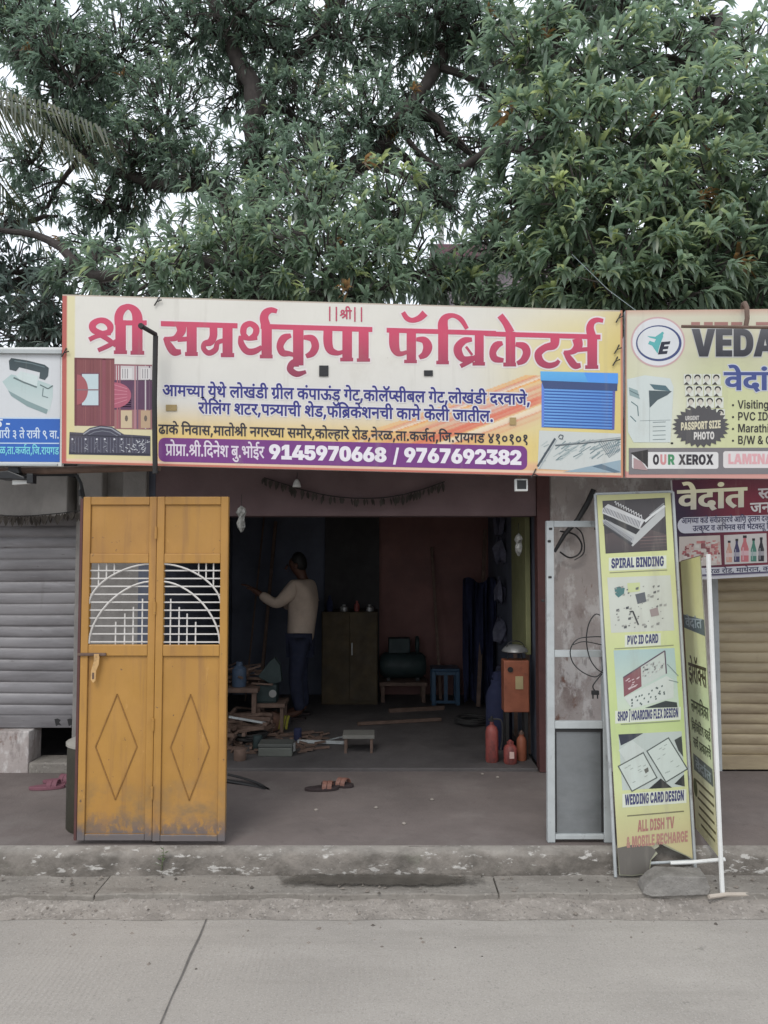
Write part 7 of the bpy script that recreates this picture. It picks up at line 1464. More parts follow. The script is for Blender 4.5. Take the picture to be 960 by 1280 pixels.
q = fpos(448, 942); mb = MB(); zt3 = FZ+.145; mb.box(q.x-.13, q.x+.13, q.y, q.y+.2, zt3-.03, zt3); mb.build('seat', mat('worn pale seat', S(112, 110, 104), .7, var=.2), t_, bevel=.005)
for sx in (-.115, .095):
    for sy in (.01, .165): mb = MB(); mb.box(q.x+sx, q.x+sx+.02, q.y+sy, q.y+sy+.02, FZ, zt3-.031); mb.build('leg', m_rust, t_)
hp = [('long rusty angle iron leaning against the left scrap stand', [(286, 930, 6.5), (305, 905, 6.8)], .03), ('thin grey pipe lying across the scrap on the left', [(286, 896, 6.6), (332, 904, 6.7)], .022),
      ('flat iron strip on the floor left of the low stool', [(372, 938, 6.65), (430, 936, 6.6)], .03), ('short rusty tube on the floor beside the toolbox', [(368, 921, 6.9), (392, 918, 7.0)], .03),
      ('thin rod lying on the floor below the ochre cupboard', [(405, 936, 6.7), (436, 930, 6.9)], .012)]
for lb_, ((xa_, ya_, Ya_), (xb_, yb_, Yb_)), wd in hp:
    a, b = P(xa_, ya_, Ya_), P(xb_, yb_, Yb_)
    a.z = max(a.z, FZ+wd*.5); b.z = max(b.z, FZ+wd*.5)
    if 'floor' in lb_: a.z = b.z = FZ+wd*.55
    mb = MB(); mb.bar(a, b, wd, wd*.8); tag(mb.build('metal_bar', m_rust if 'rust' in lb_ else m_steel, org=((a.x+b.x)/2, (a.y+b.y)/2, min(a.z, b.z)-wd*.4), bevel=.002), lb_, 'metal bar')
sc_ = thing('scrap_stand', 'dark low trestle heaped with iron offcuts behind the ochre gate', 'trestle', (-1.35, 7.0, FZ))
mb = MB(); mb.box(-1.62, -1.12, 6.9, 7.5, .60, .64); mb.build('top', m_rust, sc_, bevel=.004)
for x in (-1.60, -1.18):
    for y in (6.93, 7.42): mb = MB(); mb.box(x, x+.04, y, y+.04, FZ, .599); mb.build('leg', m_rust, sc_)
mb = MB()
for k in range(34):
    a = Vector((random.uniform(-1.6, -1.15), random.uniform(6.95, 7.45), .655+random.uniform(0, .12))); b = a+Vector((random.uniform(-.25, .25), random.uniform(-.12, .12), random.uniform(-.03, .06))); b.z = max(b.z, .655); b.x = min(max(b.x, -1.68), -1.0); mb.bar(a, b, random.uniform(.012, .035), random.uniform(.008, .03))
for k in range(70):
    a = Vector((random.uniform(-1.6, -.98), random.uniform(6.5, 7.3), FZ+.02+random.uniform(0, .16))); b = a+Vector((random.uniform(-.3, .3), random.uniform(-.12, .12), random.uniform(-.03, .05))); b.z = max(b.z, FZ+.02); b.x = min(max(b.x, -1.68), -1.0); mb.bar(a, b, random.uniform(.012, .04), random.uniform(.008, .04))
tag(mb.build('scrap_iron', m_rust, org=(-1.35, 7.0, FZ)), 'heap of dark iron offcuts on and under the low trestle', 'scrap', kind='stuff')
tb = MB(); a = P(299, 866, 6.9); tb.lathe((a.x-.02, 7.0, .641), [(.06, 0), (.065, .01), (.065, .16), (.03, .19), (.03, .22)], 14); tag(tb.build('can', mat('slate blue can', (.06, .09, .14), .5), org=(a.x-.02, 7., .641), smooth=True), 'slate blue can standing on the low scrap trestle', 'can')

# dark sheet added to fill the black area of the back wall
a = P(405, 880, 8.78); b = P(474, 640, 8.78); mb = MB(); V = [(a.x, 8.76, FZ), (b.x, 8.76, FZ), (b.x, 8.88, b.z), (a.x, 8.88, b.z)]; mb.prism(V, (0, -.012, 0)); tag(mb.build('dark_fill_sheet', m_dark, org=((a.x+b.x)/2, 8.78, FZ)), 'tall dark sheet added for the black area of the back wall behind the ochre cupboard', 'dark sheet')
# more scrap and gear
m_cable = mat('dusty cable', (.03, .028, .027), .8)
for lb_, (px, py), r_, n_, m in (('coil of dusty welding cable on the floor beside the toolbox', (312, 926), .13, 5, m_cable), ('coil of dark hose on the floor before the navy tarpaulin', (588, 905), .15, 4, m_cable)):
    q = fpos(px, py); mb = MB(); L_ = []
    for i in range(n_*18): a = 2*PI*i/18; L_.append((q.x+(r_+.02*math.sin(i*.37))*math.cos(a), q.y+(r_+.02*math.cos(i*.23))*math.sin(a), FZ+.012+.013*(i/18)+.004*math.sin(i*1.3)))
    mb.tube(L_, .010, 6); tag(mb.build('cable_coil', m, org=(q.x, q.y, FZ), smooth=True), lb_, 'cable coil')
for lb_, a, b, wd in (('tall square steel tube leaning in the rear corner beside the navy tarpaulin', (.98, 8.1, FZ+.02), (1.12, 8.5, 2.1), .04), ('tall angle iron leaning against the orange back wall', (.62, 8.5, FZ+.02), (.55, 8.87, 1.9), .03), ('long flat bar leaning against the blue back wall', (-1.35, 8.45, FZ+.02), (-1.25, 8.87, 2.2), .035), ('thin long rod leaning against the blue back wall', (-1.5, 8.4, FZ+.02), (-1.38, 8.87, 2.3), .018), ('short angle iron lying flat before the low workbench', (.05, 7.9, FZ+.02), (.62, 8.05, FZ+.02), .04), ('rusty square tube lying flat across the workshop floor', (-.25, 7.3, FZ+.02), (.55, 7.5, FZ+.02), .03)):
    mb = MB(); mb.bar(a, b, wd, wd); tag(mb.build('metal_bar', m_rust, org=((a[0]+b[0])/2, (a[1]+b[1])/2, FZ), bevel=.002), lb_, 'metal bar')
for i in range(4):
    q = fpos((300, 322, 356, 372)[i], (950, 938, 905, 925)[i]); mb = MB(); r_ = (.05, .04, .06, .035)[i]; h_ = (.09, .12, .07, .10)[i]
    mb.lathe((q.x, q.y, FZ), [(r_*.9, 0), (r_, .01), (r_, h_-.01), (r_*.92, h_), (r_*.3, h_+.004)], 14)
    tag(mb.build('tin', (m_rust, m_green, m_dark, m_navy)[i], org=(q.x, q.y, FZ), smooth=True), ('rusty tin on the floor right behind the ochre gate', 'dark green tin between the scrap trestle and the toolbox', 'sooty squat tin at the feet of the person', 'navy tin on the floor beside the short rusty tube')[i], 'tin')
mb = MB()
for k in range(120):
    a = Vector((random.uniform(-1.45, -.55), random.uniform(6.3, 7.0), FZ+.008)); b = a+Vector((random.uniform(-.16, .16), random.uniform(-.10, .10), random.uniform(0, .02))); mb.bar(a, b, random.uniform(.008, .03), random.uniform(.006, .02))
tag(mb.build('offcuts', m_rust, org=(-1.1, 6.6, FZ), fix=False), 'small metal offcuts strewn over the workshop floor near the toolbox', 'offcuts', kind='stuff')

# ================================================================== person at work
pp = thing('person', 'person in beige shirt and dark blue trousers with one arm raised to the wall', 'person', (-.84, 7.7, FZ))
m_skin = mat('brown skin', S(84, 56, 44), .6, var=.05, bump=0); m_hair = mat('black hair', (.008, .007, .007), .6, var=.1); m_shirt = mat('beige shirt', S(184, 166, 150), .9, var=.16, scale=7, bump=.9, bscale=(16, 16, 7)); m_trous = mat('dark blue trousers', (.022, .026, .05), .9, var=.3, scale=8, bump=.8, bscale=(16, 16, 8))
hip = Vector((-.83, 7.70, .98)); ch = Vector((-.80, 7.70, 1.30)); nk = Vector((-.80, 7.68, 1.575)); hd = Vector((-.875, 7.665, 1.72))
shL = Vector((-.87, 7.56, 1.50)); elL = Vector((-1.045, 7.50, 1.335)); wrL = Vector((-1.25, 7.52, 1.47)); shR = Vector((-.74, 7.82, 1.50)); elR = Vector((-.86, 7.93, 1.28)); wrR = Vector((-1.08, 7.92, 1.32))
hL = hip+Vector((0, -.085, -.03)); hR = hip+Vector((0, .085, -.03)); kL = Vector((-.87, 7.60, .61)); kR = Vector((-.84, 7.80, .61)); aL = Vector((-.82, 7.60, .29)); aR = Vector((-.80, 7.80, .29)); tL = Vector((-.99, 7.585, .245)); tR = Vector((-.97, 7.815, .245))
VV = [hip, ch, nk+Vector((.01, .0, -.05)), nk+Vector((-.02, 0, .05)), hd, hd+Vector((-.02, 0, .09)), shL, elL, wrL, shR, elR, wrR, hL, kL, aL, tL, hR, kR, aR, tR]
EE = [(0, 1), (1, 2), (2, 3), (3, 4), (4, 5), (2, 6), (6, 7), (7, 8), (2, 9), (9, 10), (10, 11), (0, 12), (12, 13), (13, 14), (14, 15), (0, 16), (16, 17), (17, 18), (18, 19)]
RR = [.11, .095, .05, .052, .088, .066, .045, .038, .030, .045, .038, .030, .085, .058, .042, .03, .085, .058, .042, .03]
for sgn_, wr, el in ((1, wrL, elL), (-1, wrR, elR)):
    d = (wr-el).normalized(); sdv = d.cross(Vector((0, 0, 1))).normalized(); upv = sdv.cross(d)
    b = len(VV); palm = wr+d*.05; VV.append(palm); RR.append((.028, .018)); EE.append((8 if sgn_ == 1 else 11, b))
    for k, (o_, l_) in enumerate(((-.027, .062), (-.009, .072), (.009, .068), (.027, .054))):
        i = len(VV); VV += [palm+d*.035+sdv*o_, palm+d*(.035+l_*.5)+sdv*o_*1.15-upv*.006, palm+d*(.035+l_)+sdv*o_*1.2-upv*.024]; RR += [.0085, .008, .0065]; EE += [(b, i), (i, i+1), (i+1, i+2)]
    i = len(VV); VV += [palm-d*.02-sdv*.03, palm+d*.012-sdv*.055-upv*.01, palm+d*.035-sdv*.058-upv*.018]; RR += [.010, .009, .007]; EE += [(b, i), (i, i+1), (i+1, i+2)]
body = skin_body('body', VV, EE, RR, m_skin, pp)
skin_body('shirt', [hip+Vector((0, 0, -.06)), hip+Vector((.0, 0, .1)), ch, nk+Vector((.0, 0, -.06)), nk+Vector((-.005, 0, .0)), shL, elL, wrL-(wrL-elL)*.18, shR, elR, wrR-(wrR-elR)*.18],
          [(0, 1), (1, 2), (2, 3), (3, 4), (3, 5), (5, 6), (6, 7), (3, 8), (8, 9), (9, 10)], [(.15, .165), (.145, .162), (.165, .175), .15, .075, .095, .060, .048, .086, .060, .048], m_shirt, pp)
skin_body('trousers', [hip, hL, kL, aL+Vector((0, 0, .0)), hR, kR, aR+Vector((0, 0, 0))], [(0, 1), (1, 2), (2, 3), (0, 4), (4, 5), (5, 6)], [.13, .10, .076, .062, .10, .076, .062], m_trous, pp)
skin_body('hair', [hd+Vector((.045, 0, -.07)), hd+Vector((.042, 0, .0)), hd+Vector((.02, 0, .07)), hd+Vector((-.045, 0, .085))], [(0, 1), (1, 2), (2, 3)], [.055, .088, .095, .068], m_hair, pp)
fc = MB()      # face: nose, brow, ears, eyes
f_ = Vector((-1, -.12, -.25)).normalized(); s2 = Vector((.12, -1, 0)).normalized(); u2 = s2.cross(f_)
if u2.z < 0: u2 = -u2
c_ = hd+Vector((-.005, 0, .0))
fc = MB(); fc.tube([c_+f_*.075+u2*.02, c_+f_*.105-u2*.012, c_+f_*.09-u2*.02], [.008, .013, .008], 8)
fc.build('nose', m_skin, pp, smooth=True)
for e in (-1, 1):
    fc = MB(); fc.lathe(c_+s2*.084*e-u2*.005, [(.008, -.02), (.02, -.015), (.022, .012), (.01, .024)], 8); fc.build('ear', m_skin, pp, smooth=True)
    ey = MB(); ey.lathe(c_+f_*.078+s2*.032*e+u2*.02, [(.003, -.006), (.009, -.003), (.009, .003), (.003, .006)], 8); ey.build('eye', m_hair, pp)
ey = MB(); ey.tube([c_+f_*.086-u2*.045+s2*.02, c_+f_*.090-u2*.046, c_+f_*.086-u2*.045-s2*.02], .004, 6)
ey.build('mouth', m_post, pp)
for a_, t_v, nm in ((aL, tL, 0), (aR, tR, 1)):
    mb = MB(); mb.prism([(p[0], p[1], FZ+.001) for p in [(t_v.x-.03, t_v.y-.03), (a_.x+.05, t_v.y-.035), (a_.x+.06, t_v.y), (a_.x+.05, t_v.y+.035), (t_v.x-.03, t_v.y+.03), (t_v.x-.05, t_v.y)]], (0, 0, .02)); mb.build('sandal', m_sole, pp)

# ================================================================== trees behind the shops
def leaf_mat(name, c1, c2, c3):
    m = bpy.data.materials.new(name); m.use_nodes = True; T = m.node_tree; N = T.nodes; L = T.links
    bs = N['Principled BSDF']; out = N['Material Output']
    at = N.new('ShaderNodeAttribute'); at.attribute_name = 'tint'
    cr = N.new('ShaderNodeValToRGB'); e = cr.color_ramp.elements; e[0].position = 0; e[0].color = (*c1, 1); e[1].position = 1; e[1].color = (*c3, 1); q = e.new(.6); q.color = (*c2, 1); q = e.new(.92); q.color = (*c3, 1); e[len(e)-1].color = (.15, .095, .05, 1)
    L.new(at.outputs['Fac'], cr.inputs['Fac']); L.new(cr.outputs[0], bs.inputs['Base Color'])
    bs.inputs['Roughness'].default_value = .38; bs.inputs['Specular IOR Level'].default_value = .6; bs.inputs['Coat Weight'].default_value = .5; bs.inputs['Coat Roughness'].default_value = .3
    tr = N.new('ShaderNodeBsdfTranslucent'); hv = N.new('ShaderNodeHueSaturation'); hv.inputs['Value'].default_value = 2.5; hv.inputs['Saturation'].default_value = 1.15; L.new(cr.outputs[0], hv.inputs['Color']); L.new(hv.outputs[0], tr.inputs['Color'])
    mx_ = N.new('ShaderNodeMixShader'); mx_.inputs[0].default_value = .5; L.new(bs.outputs[0], mx_.inputs[1]); L.new(tr.outputs[0], mx_.inputs[2]); L.new(mx_.outputs[0], out.inputs['Surface'])
    return m
m_leaf = leaf_mat('mango leaf', (.095, .130, .104), (.130, .172, .120), (.26, .29, .14))
m_leaf2 = leaf_mat('dark mango leaf', (.075, .098, .09), (.10, .128, .105), (.15, .17, .11))
m_palm = leaf_mat('palm leaf', (.05, .065, .04), (.075, .085, .05), (.13, .12, .07))
m_bark = mat('dark mango bark', (.055, .046, .042), .95, var=.35, scale=12, bump=.8, bscale=(30, 30, 8))

def crown_mesh(name, R, m, parent, L=(.15, .25), nl=(8, 14), tint0=.35):
    """R: rosettes (position, axis, tint shift). Whorls of long drooping leaves, one mesh"""
    Vs, Fs, Ts = [], [], []; b = 0
    for (p, ax, ts, ls) in R:
        n = random.randint(*nl); ax = ax.normalized(); u = ax.cross(Vector((.3, .2, 1)));
        if u.length < .05: u = ax.cross(Vector((1, 0, 0)))
        u.normalize(); v = ax.cross(u); ph = random.uniform(0, 6.28); young = random.random() < .06; dead = .7 if random.random() < .008 else 0
        for k in range(n):
            a = ph+2.4*k; sp_ = random.uniform(.5, 1.25)*(.6+.5*k/n)
            d = (ax*math.cos(sp_)+(u*math.cos(a)+v*math.sin(a))*math.sin(sp_)).normalized()
            l = random.uniform(*L)*ls; wd = l*random.uniform(.070, .105); s = d.cross(Vector((0, 0, 1)))
            if s.length < .1: s = u.copy()
            s = (s.normalized()+Vector((random.uniform(-.35, .35), random.uniform(-.35, .35), random.uniform(-.35, .35)))).normalized()*wd
            q = p-ax*.05*random.random(); g_ = random.uniform(.35, 1.0); d2 = (d+Vector((0, 0, -.75*g_))).normalized(); d3 = (d+Vector((0, 0, -1.7*g_))).normalized()
            A = q+d*l*.30; B = A+d2*l*.35; E = B+d3*l*.35
            for c in (q, A+s, A-s, B+s*.85, B-s*.85, E): Vs.append((c.x, c.y, c.z))
            Fs += [(b, b+1, b+2), (b+1, b+3, b+4), (b+1, b+4, b+2), (b+3, b+5, b+4)]
            t = tint0+ts+random.gauss(0, .13)+(.35 if young else 0)+dead; Ts += [min(t, .90) if not dead else 1.]*6; b += 6
    o_ = ORG[parent]; Va = np.array(Vs, np.float32)-np.array(o_[:], np.float32); Fa = np.array(Fs, np.int32)
    me = bpy.data.meshes.new(name); me.vertices.add(len(Va)); me.vertices.foreach_set('co', Va.ravel()); me.loops.add(len(Fa)*3); me.loops.foreach_set('vertex_index', Fa.ravel())
    me.polygons.add(len(Fa)); me.polygons.foreach_set('loop_start', np.arange(0, len(Fa)*3, 3, dtype=np.int32)); me.polygons.foreach_set('loop_total', np.full(len(Fa), 3, np.int32))
    me.update(calc_edges=True); at = me.attributes.new('tint', 'FLOAT', 'POINT'); at.data.foreach_set('value', np.clip(np.array(Ts, np.float32), 0, 1)); me.materials.append(m)
    return link(name, me, parent)

def grow(blobs, hub_of, dens):
    """blobs: (x, y, z, rx, ry, rz, count, tint) -> rosettes and twig tubes"""
    R, tw = [], []
    for (x, y, z, rx, ry, rz, n, ts, *ls) in blobs:
        ls = ls[0] if ls else 1.; c = Vector((x, y, z)); prev = None
        for i in range(int(n*dens)):
            d = Vector((random.gauss(0, 1), random.gauss(0, 1), random.gauss(0, 1))).normalized(); r = random.random()**(1/2.3)
            p = c+Vector((d.x*rx*r, d.y*ry*r, d.z*rz*r))
            ax = (d*.8+Vector((random.uniform(-.5, .5), random.uniform(-.6, .3), random.uniform(-.35, .55))))
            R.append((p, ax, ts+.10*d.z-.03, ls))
            if i % 2 == 0:
                q = c+(p-c)*random.uniform(.35, .65)+Vector((0, 0, -.08)); tw.append(([q, (q+p)/2+Vector((random.uniform(-.06, .06), 0, .05)), p], [.012, .008, .004]))
    return R, tw

def limb(a, b, r0, r1, wig=.25, n=7):
    a = Vector(a); b = Vector(b); L = (b-a).length; P_ = []
    o1 = Vector((random.uniform(-1, 1), random.uniform(-1, 1), random.uniform(-.2, 1)))*wig*L*.35; o2 = Vector((random.uniform(-1, 1), random.uniform(-1, 1), random.uniform(-.4, .6)))*wig*L*.25
    for i in range(n+1):
        t = i/n; P_.append(a.lerp(b, t)+o1*math.sin(PI*t)+o2*math.sin(2*PI*t)+Vector((random.uniform(-1, 1), random.uniform(-1, 1), random.uniform(-1, 1)))*r0*.35*(0 if i in (0, n) else 1))
    return P_, [r0+(r1-r0)*i/n for i in range(n+1)]

def tree(label, base, blobs, forks, m, dens=1., L=(.15, .25), name='mango_tree', nl=(8, 14), tint0=.35):
    t = thing(name, label, 'tree', base)
    mb = MB()
    for pts, rad in forks: 
        sp_ = spline([(p[0], p[1], p[2], r) for p, r in zip(pts, rad)], 4) if False else None
        mb.tube(pts, rad, 9)
    R, tw = grow(blobs, None, dens)
    # limbs reach every clump from the nearest fork point
    nodes = [(Vector(p), r) for pts, rad in forks for p, r in list(zip(pts, rad))[2:]]
    for (x, y, z, rx, ry, rz, n, ts, *ls) in blobs:
        c = Vector((x, y, z-.1)); q, r = min(nodes, key=lambda k: (k[0]-c).length+.15*max(0, k[0].z-c.z))
        P_, Rd = limb(q, c, min(r*.7, .07), .022); mb.tube(P_, Rd, 7)
        for k in range(7):
            d = Vector((random.gauss(0, 1), random.gauss(0, 1), random.gauss(0, .8))).normalized(); e = c+Vector((d.x*rx*.75, d.y*ry*.75, d.z*rz*.75)); P2, R2 = limb(P_[random.randint(4, 7)], e, .02, .006, .3, 5); mb.tube(P2, R2, 5)
    for pts, rad in tw: mb.tube(pts, rad, 3, cap=False)
    mb.build('trunk', m_bark, t, smooth=True, fix=False)
    crown_mesh('crown', R, m, t, L, nl, tint0)
    return t

def fork(pts, r0, r1):
    q = spline([(*p, 0) for p in pts], 4); q = [Vector(p[:3]) for p in q]; n = len(q)
    q = [p+Vector((random.uniform(-1, 1), random.uniform(-1, 1), 0))*.03 for p in q]
    return q, [r0+(r1-r0)*i/(n-1) for i in range(n)]

# big tree behind the middle of the row
def wx(px, py, Y): p = P(px, py, Y); return (p.x, p.y, p.z)
bl1 = []
def B(px, py, Y, rx, rz, n, ts, lst, ry=None): 
    p = P(px, py, Y); lst.append((p.x, p.y, p.z, rx, ry or rx*.8, rz, n, ts))
# front skirt, rosettes just above the boards, tinted lighter as if lit
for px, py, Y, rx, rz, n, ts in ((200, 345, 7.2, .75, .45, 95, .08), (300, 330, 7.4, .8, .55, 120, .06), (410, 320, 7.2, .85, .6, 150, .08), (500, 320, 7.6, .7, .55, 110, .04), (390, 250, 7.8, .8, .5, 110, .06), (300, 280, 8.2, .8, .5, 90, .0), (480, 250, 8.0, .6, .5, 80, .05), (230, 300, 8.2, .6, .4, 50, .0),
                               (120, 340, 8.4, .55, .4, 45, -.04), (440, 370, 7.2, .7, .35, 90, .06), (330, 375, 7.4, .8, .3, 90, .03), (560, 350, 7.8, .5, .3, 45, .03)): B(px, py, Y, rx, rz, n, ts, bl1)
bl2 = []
# upper crown, further back, tinted darker as if shaded
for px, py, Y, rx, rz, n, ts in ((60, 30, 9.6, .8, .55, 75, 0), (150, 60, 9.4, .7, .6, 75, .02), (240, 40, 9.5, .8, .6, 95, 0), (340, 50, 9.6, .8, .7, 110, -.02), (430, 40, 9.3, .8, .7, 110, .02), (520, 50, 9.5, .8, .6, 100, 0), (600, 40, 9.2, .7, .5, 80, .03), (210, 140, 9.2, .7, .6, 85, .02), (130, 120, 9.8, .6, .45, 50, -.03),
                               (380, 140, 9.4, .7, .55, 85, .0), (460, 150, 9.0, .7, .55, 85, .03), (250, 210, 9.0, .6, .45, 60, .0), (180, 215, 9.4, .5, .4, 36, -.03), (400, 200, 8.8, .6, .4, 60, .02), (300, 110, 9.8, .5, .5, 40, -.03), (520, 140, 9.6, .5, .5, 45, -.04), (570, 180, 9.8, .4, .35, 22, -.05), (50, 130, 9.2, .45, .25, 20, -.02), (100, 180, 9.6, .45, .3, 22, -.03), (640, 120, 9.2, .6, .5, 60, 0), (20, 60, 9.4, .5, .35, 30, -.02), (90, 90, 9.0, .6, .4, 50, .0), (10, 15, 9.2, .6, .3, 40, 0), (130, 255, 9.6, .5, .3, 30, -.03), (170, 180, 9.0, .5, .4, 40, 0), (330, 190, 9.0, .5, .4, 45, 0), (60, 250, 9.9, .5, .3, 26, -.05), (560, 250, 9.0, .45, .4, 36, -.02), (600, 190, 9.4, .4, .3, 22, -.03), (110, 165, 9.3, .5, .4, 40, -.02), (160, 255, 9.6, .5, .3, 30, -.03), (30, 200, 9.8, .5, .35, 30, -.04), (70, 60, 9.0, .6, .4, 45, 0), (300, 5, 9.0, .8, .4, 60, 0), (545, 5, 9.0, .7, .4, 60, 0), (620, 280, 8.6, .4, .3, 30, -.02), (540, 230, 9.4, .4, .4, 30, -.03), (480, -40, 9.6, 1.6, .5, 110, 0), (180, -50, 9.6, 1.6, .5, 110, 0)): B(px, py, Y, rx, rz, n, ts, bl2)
root1 = Vector((-1.5, 9.4, 0))
f1 = [fork([root1, (-1.55, 9.4, 2.2), (-1.45, 9.3, 4.2), wx(318, 210, 9.3), wx(318, 120, 9.3), wx(290, 60, 9.4), wx(255, -20, 9.6)], .24, .06),
      fork([(-1.46, 9.3, 4.3), wx(400, 250, 9.0), wx(470, 190, 9.1), wx(500, 150, 9.2), wx(560, 60, 9.3), wx(600, -30, 9.5)], .15, .05),
      fork([(-1.46, 9.3, 4.6), wx(280, 245, 9.1), wx(210, 232, 9.2), wx(120, 205, 9.4), wx(70, 160, 9.6)], .12, .035),
      fork([wx(318, 140, 9.3), wx(350, 90, 9.4), wx(420, 20, 9.5), wx(440, -40, 9.6)], .08, .04),
      fork([(-1.5, 9.3, 3.9), wx(300, 345, 8.3), wx(200, 330, 8.0), wx(120, 345, 8.2), wx(60, 300, 8.6), wx(0, 288, 9.0)], .11, .03),
      fork([(-1.5, 9.3, 3.6), wx(430, 380, 8.4), wx(520, 345, 8.0)], .1, .04)]
tree('big mango tree with long bare limbs behind the fabricators signboard', (-1.5, 9.4, 0), [(*b[:6], b[6]*.95, b[7]+.08) for b in bl1]+[(b[0], b[1], b[2], b[3]*1.08, b[4]*1.1, b[5]*1.1, b[6]*2.25, b[7]-.12, .80) for b in bl2], f1, m_leaf, 1.0, (.12, .24), nl=(6, 12))  # tint shift paints the skirt as lit, the upper crown as shaded
# right hand tree, close and lush
bl3 = []
for px, py, Y, rx, rz, n, ts in ((760, 330, 6.9, .8, .5, 130, .10), (870, 340, 6.8, .8, .5, 130, .10), (680, 350, 7.2, .6, .4, 80, .06), (940, 310, 6.9, .7, .55, 110, .07), (820, 260, 7.0, .8, .5, 130, .10), (720, 250, 7.1, .7, .5, 110, .09), (900, 230, 7.1, .8, .55, 120, .06), (780, 170, 7.3, .8, .5, 120, .09), (690, 160, 7.5, .7, .55, 100, .04), (870, 140, 7.4, .8, .5, 110, .06), (740, 80, 7.8, .8, .5, 100, .04), (660, 60, 8.2, .6, .5, 70, .02), (830, 60, 8.0, .7, .35, 70, .02),
                               (640, 240, 7.8, .45, .35, 40, -.03), (940, 130, 7.6, .6, .5, 70, .02), (930, 50, 8.2, .35, .4, 30, .0), (1010, 200, 7.2, .9, .9, 150, .05), (1010, 340, 7.2, .8, .5, 90, .05), (800, 375, 6.8, .9, .25, 90, .06), (920, 380, 6.9, .7, .25, 70, .06), (630, 310, 7.8, .5, .4, 50, .0), (700, 10, 8.4, .7, .4, 60, 0), (780, -20, 8.2, .9, .35, 70, 0), (870, 20, 8.4, .4, .25, 24, 0), (600, 370, 7.6, .4, .25, 30, 0)): B(px, py, Y, rx, rz, n, ts, bl3)
root2 = Vector((2.3, 8.6, 0))
f2 = [fork([root2, (2.2, 8.6, 2.4), (2.1, 8.5, 4.0), wx(700, 200, 8.4), wx(690, 60, 8.6), wx(700, -20, 8.8)], .22, .07),
      fork([(2.1, 8.5, 4.0), wx(780, 260, 8.0), wx(860, 150, 7.9), wx(900, 20, 8.2)], .12, .04), fork([(2.15, 8.5, 3.6), wx(820, 340, 7.6), wx(930, 260, 7.5), wx(1000, 200, 7.4)], .1, .04),
      fork([(2.1, 8.5, 4.2), wx(655, 190, 8.6), wx(560, 215, 9.0), wx(500, 165, 9.4)], .085, .03)]
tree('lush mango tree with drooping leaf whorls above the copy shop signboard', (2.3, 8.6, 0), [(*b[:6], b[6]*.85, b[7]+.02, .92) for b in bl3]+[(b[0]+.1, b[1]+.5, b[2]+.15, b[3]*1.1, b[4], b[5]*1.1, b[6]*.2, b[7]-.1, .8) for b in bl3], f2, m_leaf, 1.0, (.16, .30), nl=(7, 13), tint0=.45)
# darker tree at the far left
bl4 = []
for px, py, Y, rx, rz, n, ts in ((20, 330, 9.4, .8, .4, 70, -.05), (60, 390, 9.0, .9, .45, 90, -.05), (-30, 400, 9.2, .9, .6, 90, -.05), (110, 300, 9.8, .5, .25, 26, -.05), (0, 270, 9.8, .6, .2, 30, -.06), (60, 420, 8.8, .8, .3, 60, -.03), (150, 370, 9.4, .5, .3, 36, -.04), (-60, 300, 9.6, .7, .6, 60, -.04)): B(px, py, Y, rx, rz, n, ts, bl4)
root3 = Vector((-5.6, 10.2, 0))
f3 = [fork([root3, (-5.5, 10.2, 2.4), wx(-40, 400, 9.8), wx(40, 350, 9.6), wx(110, 330, 9.5), wx(150, 310, 9.6)], .16, .03), fork([(-5.5, 10.2, 2.4), wx(-60, 330, 9.8), wx(0, 285, 9.8), wx(70, 270, 9.9)], .12, .02)]
tree('low dark leaved tree beyond the laundry signboard', (-5.6, 10.2, 0), bl4, f3, m_leaf2, .95, (.15, .25))

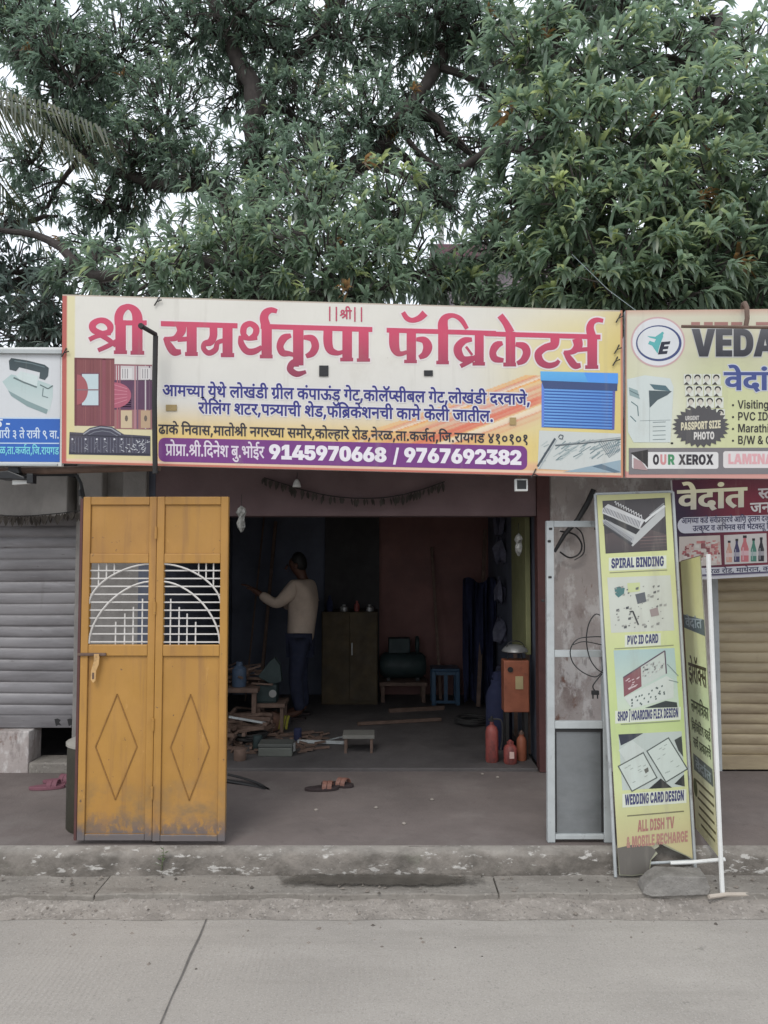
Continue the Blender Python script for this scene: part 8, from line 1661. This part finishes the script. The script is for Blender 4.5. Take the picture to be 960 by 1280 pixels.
# coconut palm leaning in from the left
pt = thing('palm_tree', 'palm with a drooping greyish frond beyond the laundry signboard', 'tree', (-6.0, 8.2, 0))
mb = MB(); top = Vector((-5.7, 8.2, 6.75)); mb.tube([(-6.0, 8.2, 0), (-5.9, 8.2, 2.5), (-5.8, 8.2, 5), top], [.2, .16, .14, .13], 12); mb.build('trunk', m_bark, pt, smooth=True)
for k, (ang, ln, dr) in enumerate(((.03, 2.9, .80), (-.10, 2.8, 1.15), (.9, 2.4, 1.4), (2.0, 2.4, 1.4), (3.1, 2.4, 1.3), (4.2, 2.4, 1.3), (5.2, 2.3, 1.4))):
    d = Vector((math.cos(ang), math.sin(ang), 0)); ra = []
    for i in range(17): t = i/16; ra.append(top+d*ln*t*(1-.10*t)+Vector((0, 0, .55*t*1.4-dr*1.35*t*t)))
    mb = MB(); mb.tube(ra, [.025*(1-t/18) for t in range(17)], 5); nV = len(mb.f); s_ = d.cross(Vector((0, 0, 1)))
    for i in range(2, 17):
        for jj in range(3):
            t = (i+jj/3)/17; q = ra[i-1].lerp(ra[i], jj/3)
            for sd_ in (-1, 1):
                l = (.95 if k < 2 else .62)*(1-.45*t)*random.uniform(.85, 1.1); dd = (s_*sd_*.45+d*.35+Vector((random.uniform(-.1, .1), random.uniform(-.1, .1), -.9))).normalized(); m1 = q+(s_*sd_*.6+d*.4).normalized()*l*.25; e = m1+dd*l*.8; wv_ = d*.014
                mb.mesh([q-wv_*.6, q+wv_*.6, m1+wv_, m1-wv_, e], [(0, 1, 2, 3), (3, 2, 4)])
    o = mb.build('frond', m_palm, pt, fix=False); at = o.data.attributes.new('tint', 'FLOAT', 'POINT'); at.data.foreach_set('value', [random.uniform(.1, .9) for _ in o.data.vertices])

# house glimpsed through the leaves
hs_ = thing('house', 'pale mauve house glimpsed through the leaves behind the fabricators signboard', 'house', (3.2, 13.2, 0))
m_mauve = mat('pale mauve wall', (.40, .34, .38), .9, var=.08)
mb = MB(); mb.box(.95, 5.4, 12.2, 15.5, 0, 6.55); mb.build('wall', m_mauve, hs_)
mb = MB(); mb.box(.75, 5.6, 12.0, 15.7, 6.551, 6.75); mb.build('roof', mat('rose parapet', (.30, .17, .20), .9), hs_, bevel=.01)
mb = MB(); mb.tube([(.92, 12.1, 6.75), (.92, 12.1, 7.6)], .05, 10); mb.build('vent_pipe', m_white, hs_, smooth=True)
wn = MB(); wn.box(1.5, 2.5, 12.17, 12.199, 5.0, 6.0); f_w = wn.build('window', m_black, hs_)
wn = MB(); 
for a, b in (((1.46, 4.96), (2.54, 5.02)), ((1.46, 5.98), (2.54, 6.04)), ((1.46, 5.0), (1.52, 6.0)), ((2.48, 5.0), (2.54, 6.0)), ((1.97, 5.0), (2.03, 6.0))): wn.box(a[0], b[0], 12.14, 12.169, a[1], b[1])
wn.build('frame', m_white, f_w)
# slack wire crossing in front of the right tree
mb = MB(); mb.tube([P(715, 318, 6.0), P(760, 362, 5.6), P(800, 392, 5.2)], .0025, 5); tag(mb.build('wire', mat('grey wire', S(120, 130, 130), .6), org=P(760, 362, 5.6)), 'thin grey wire slanting down before the lush mango tree', 'wire')
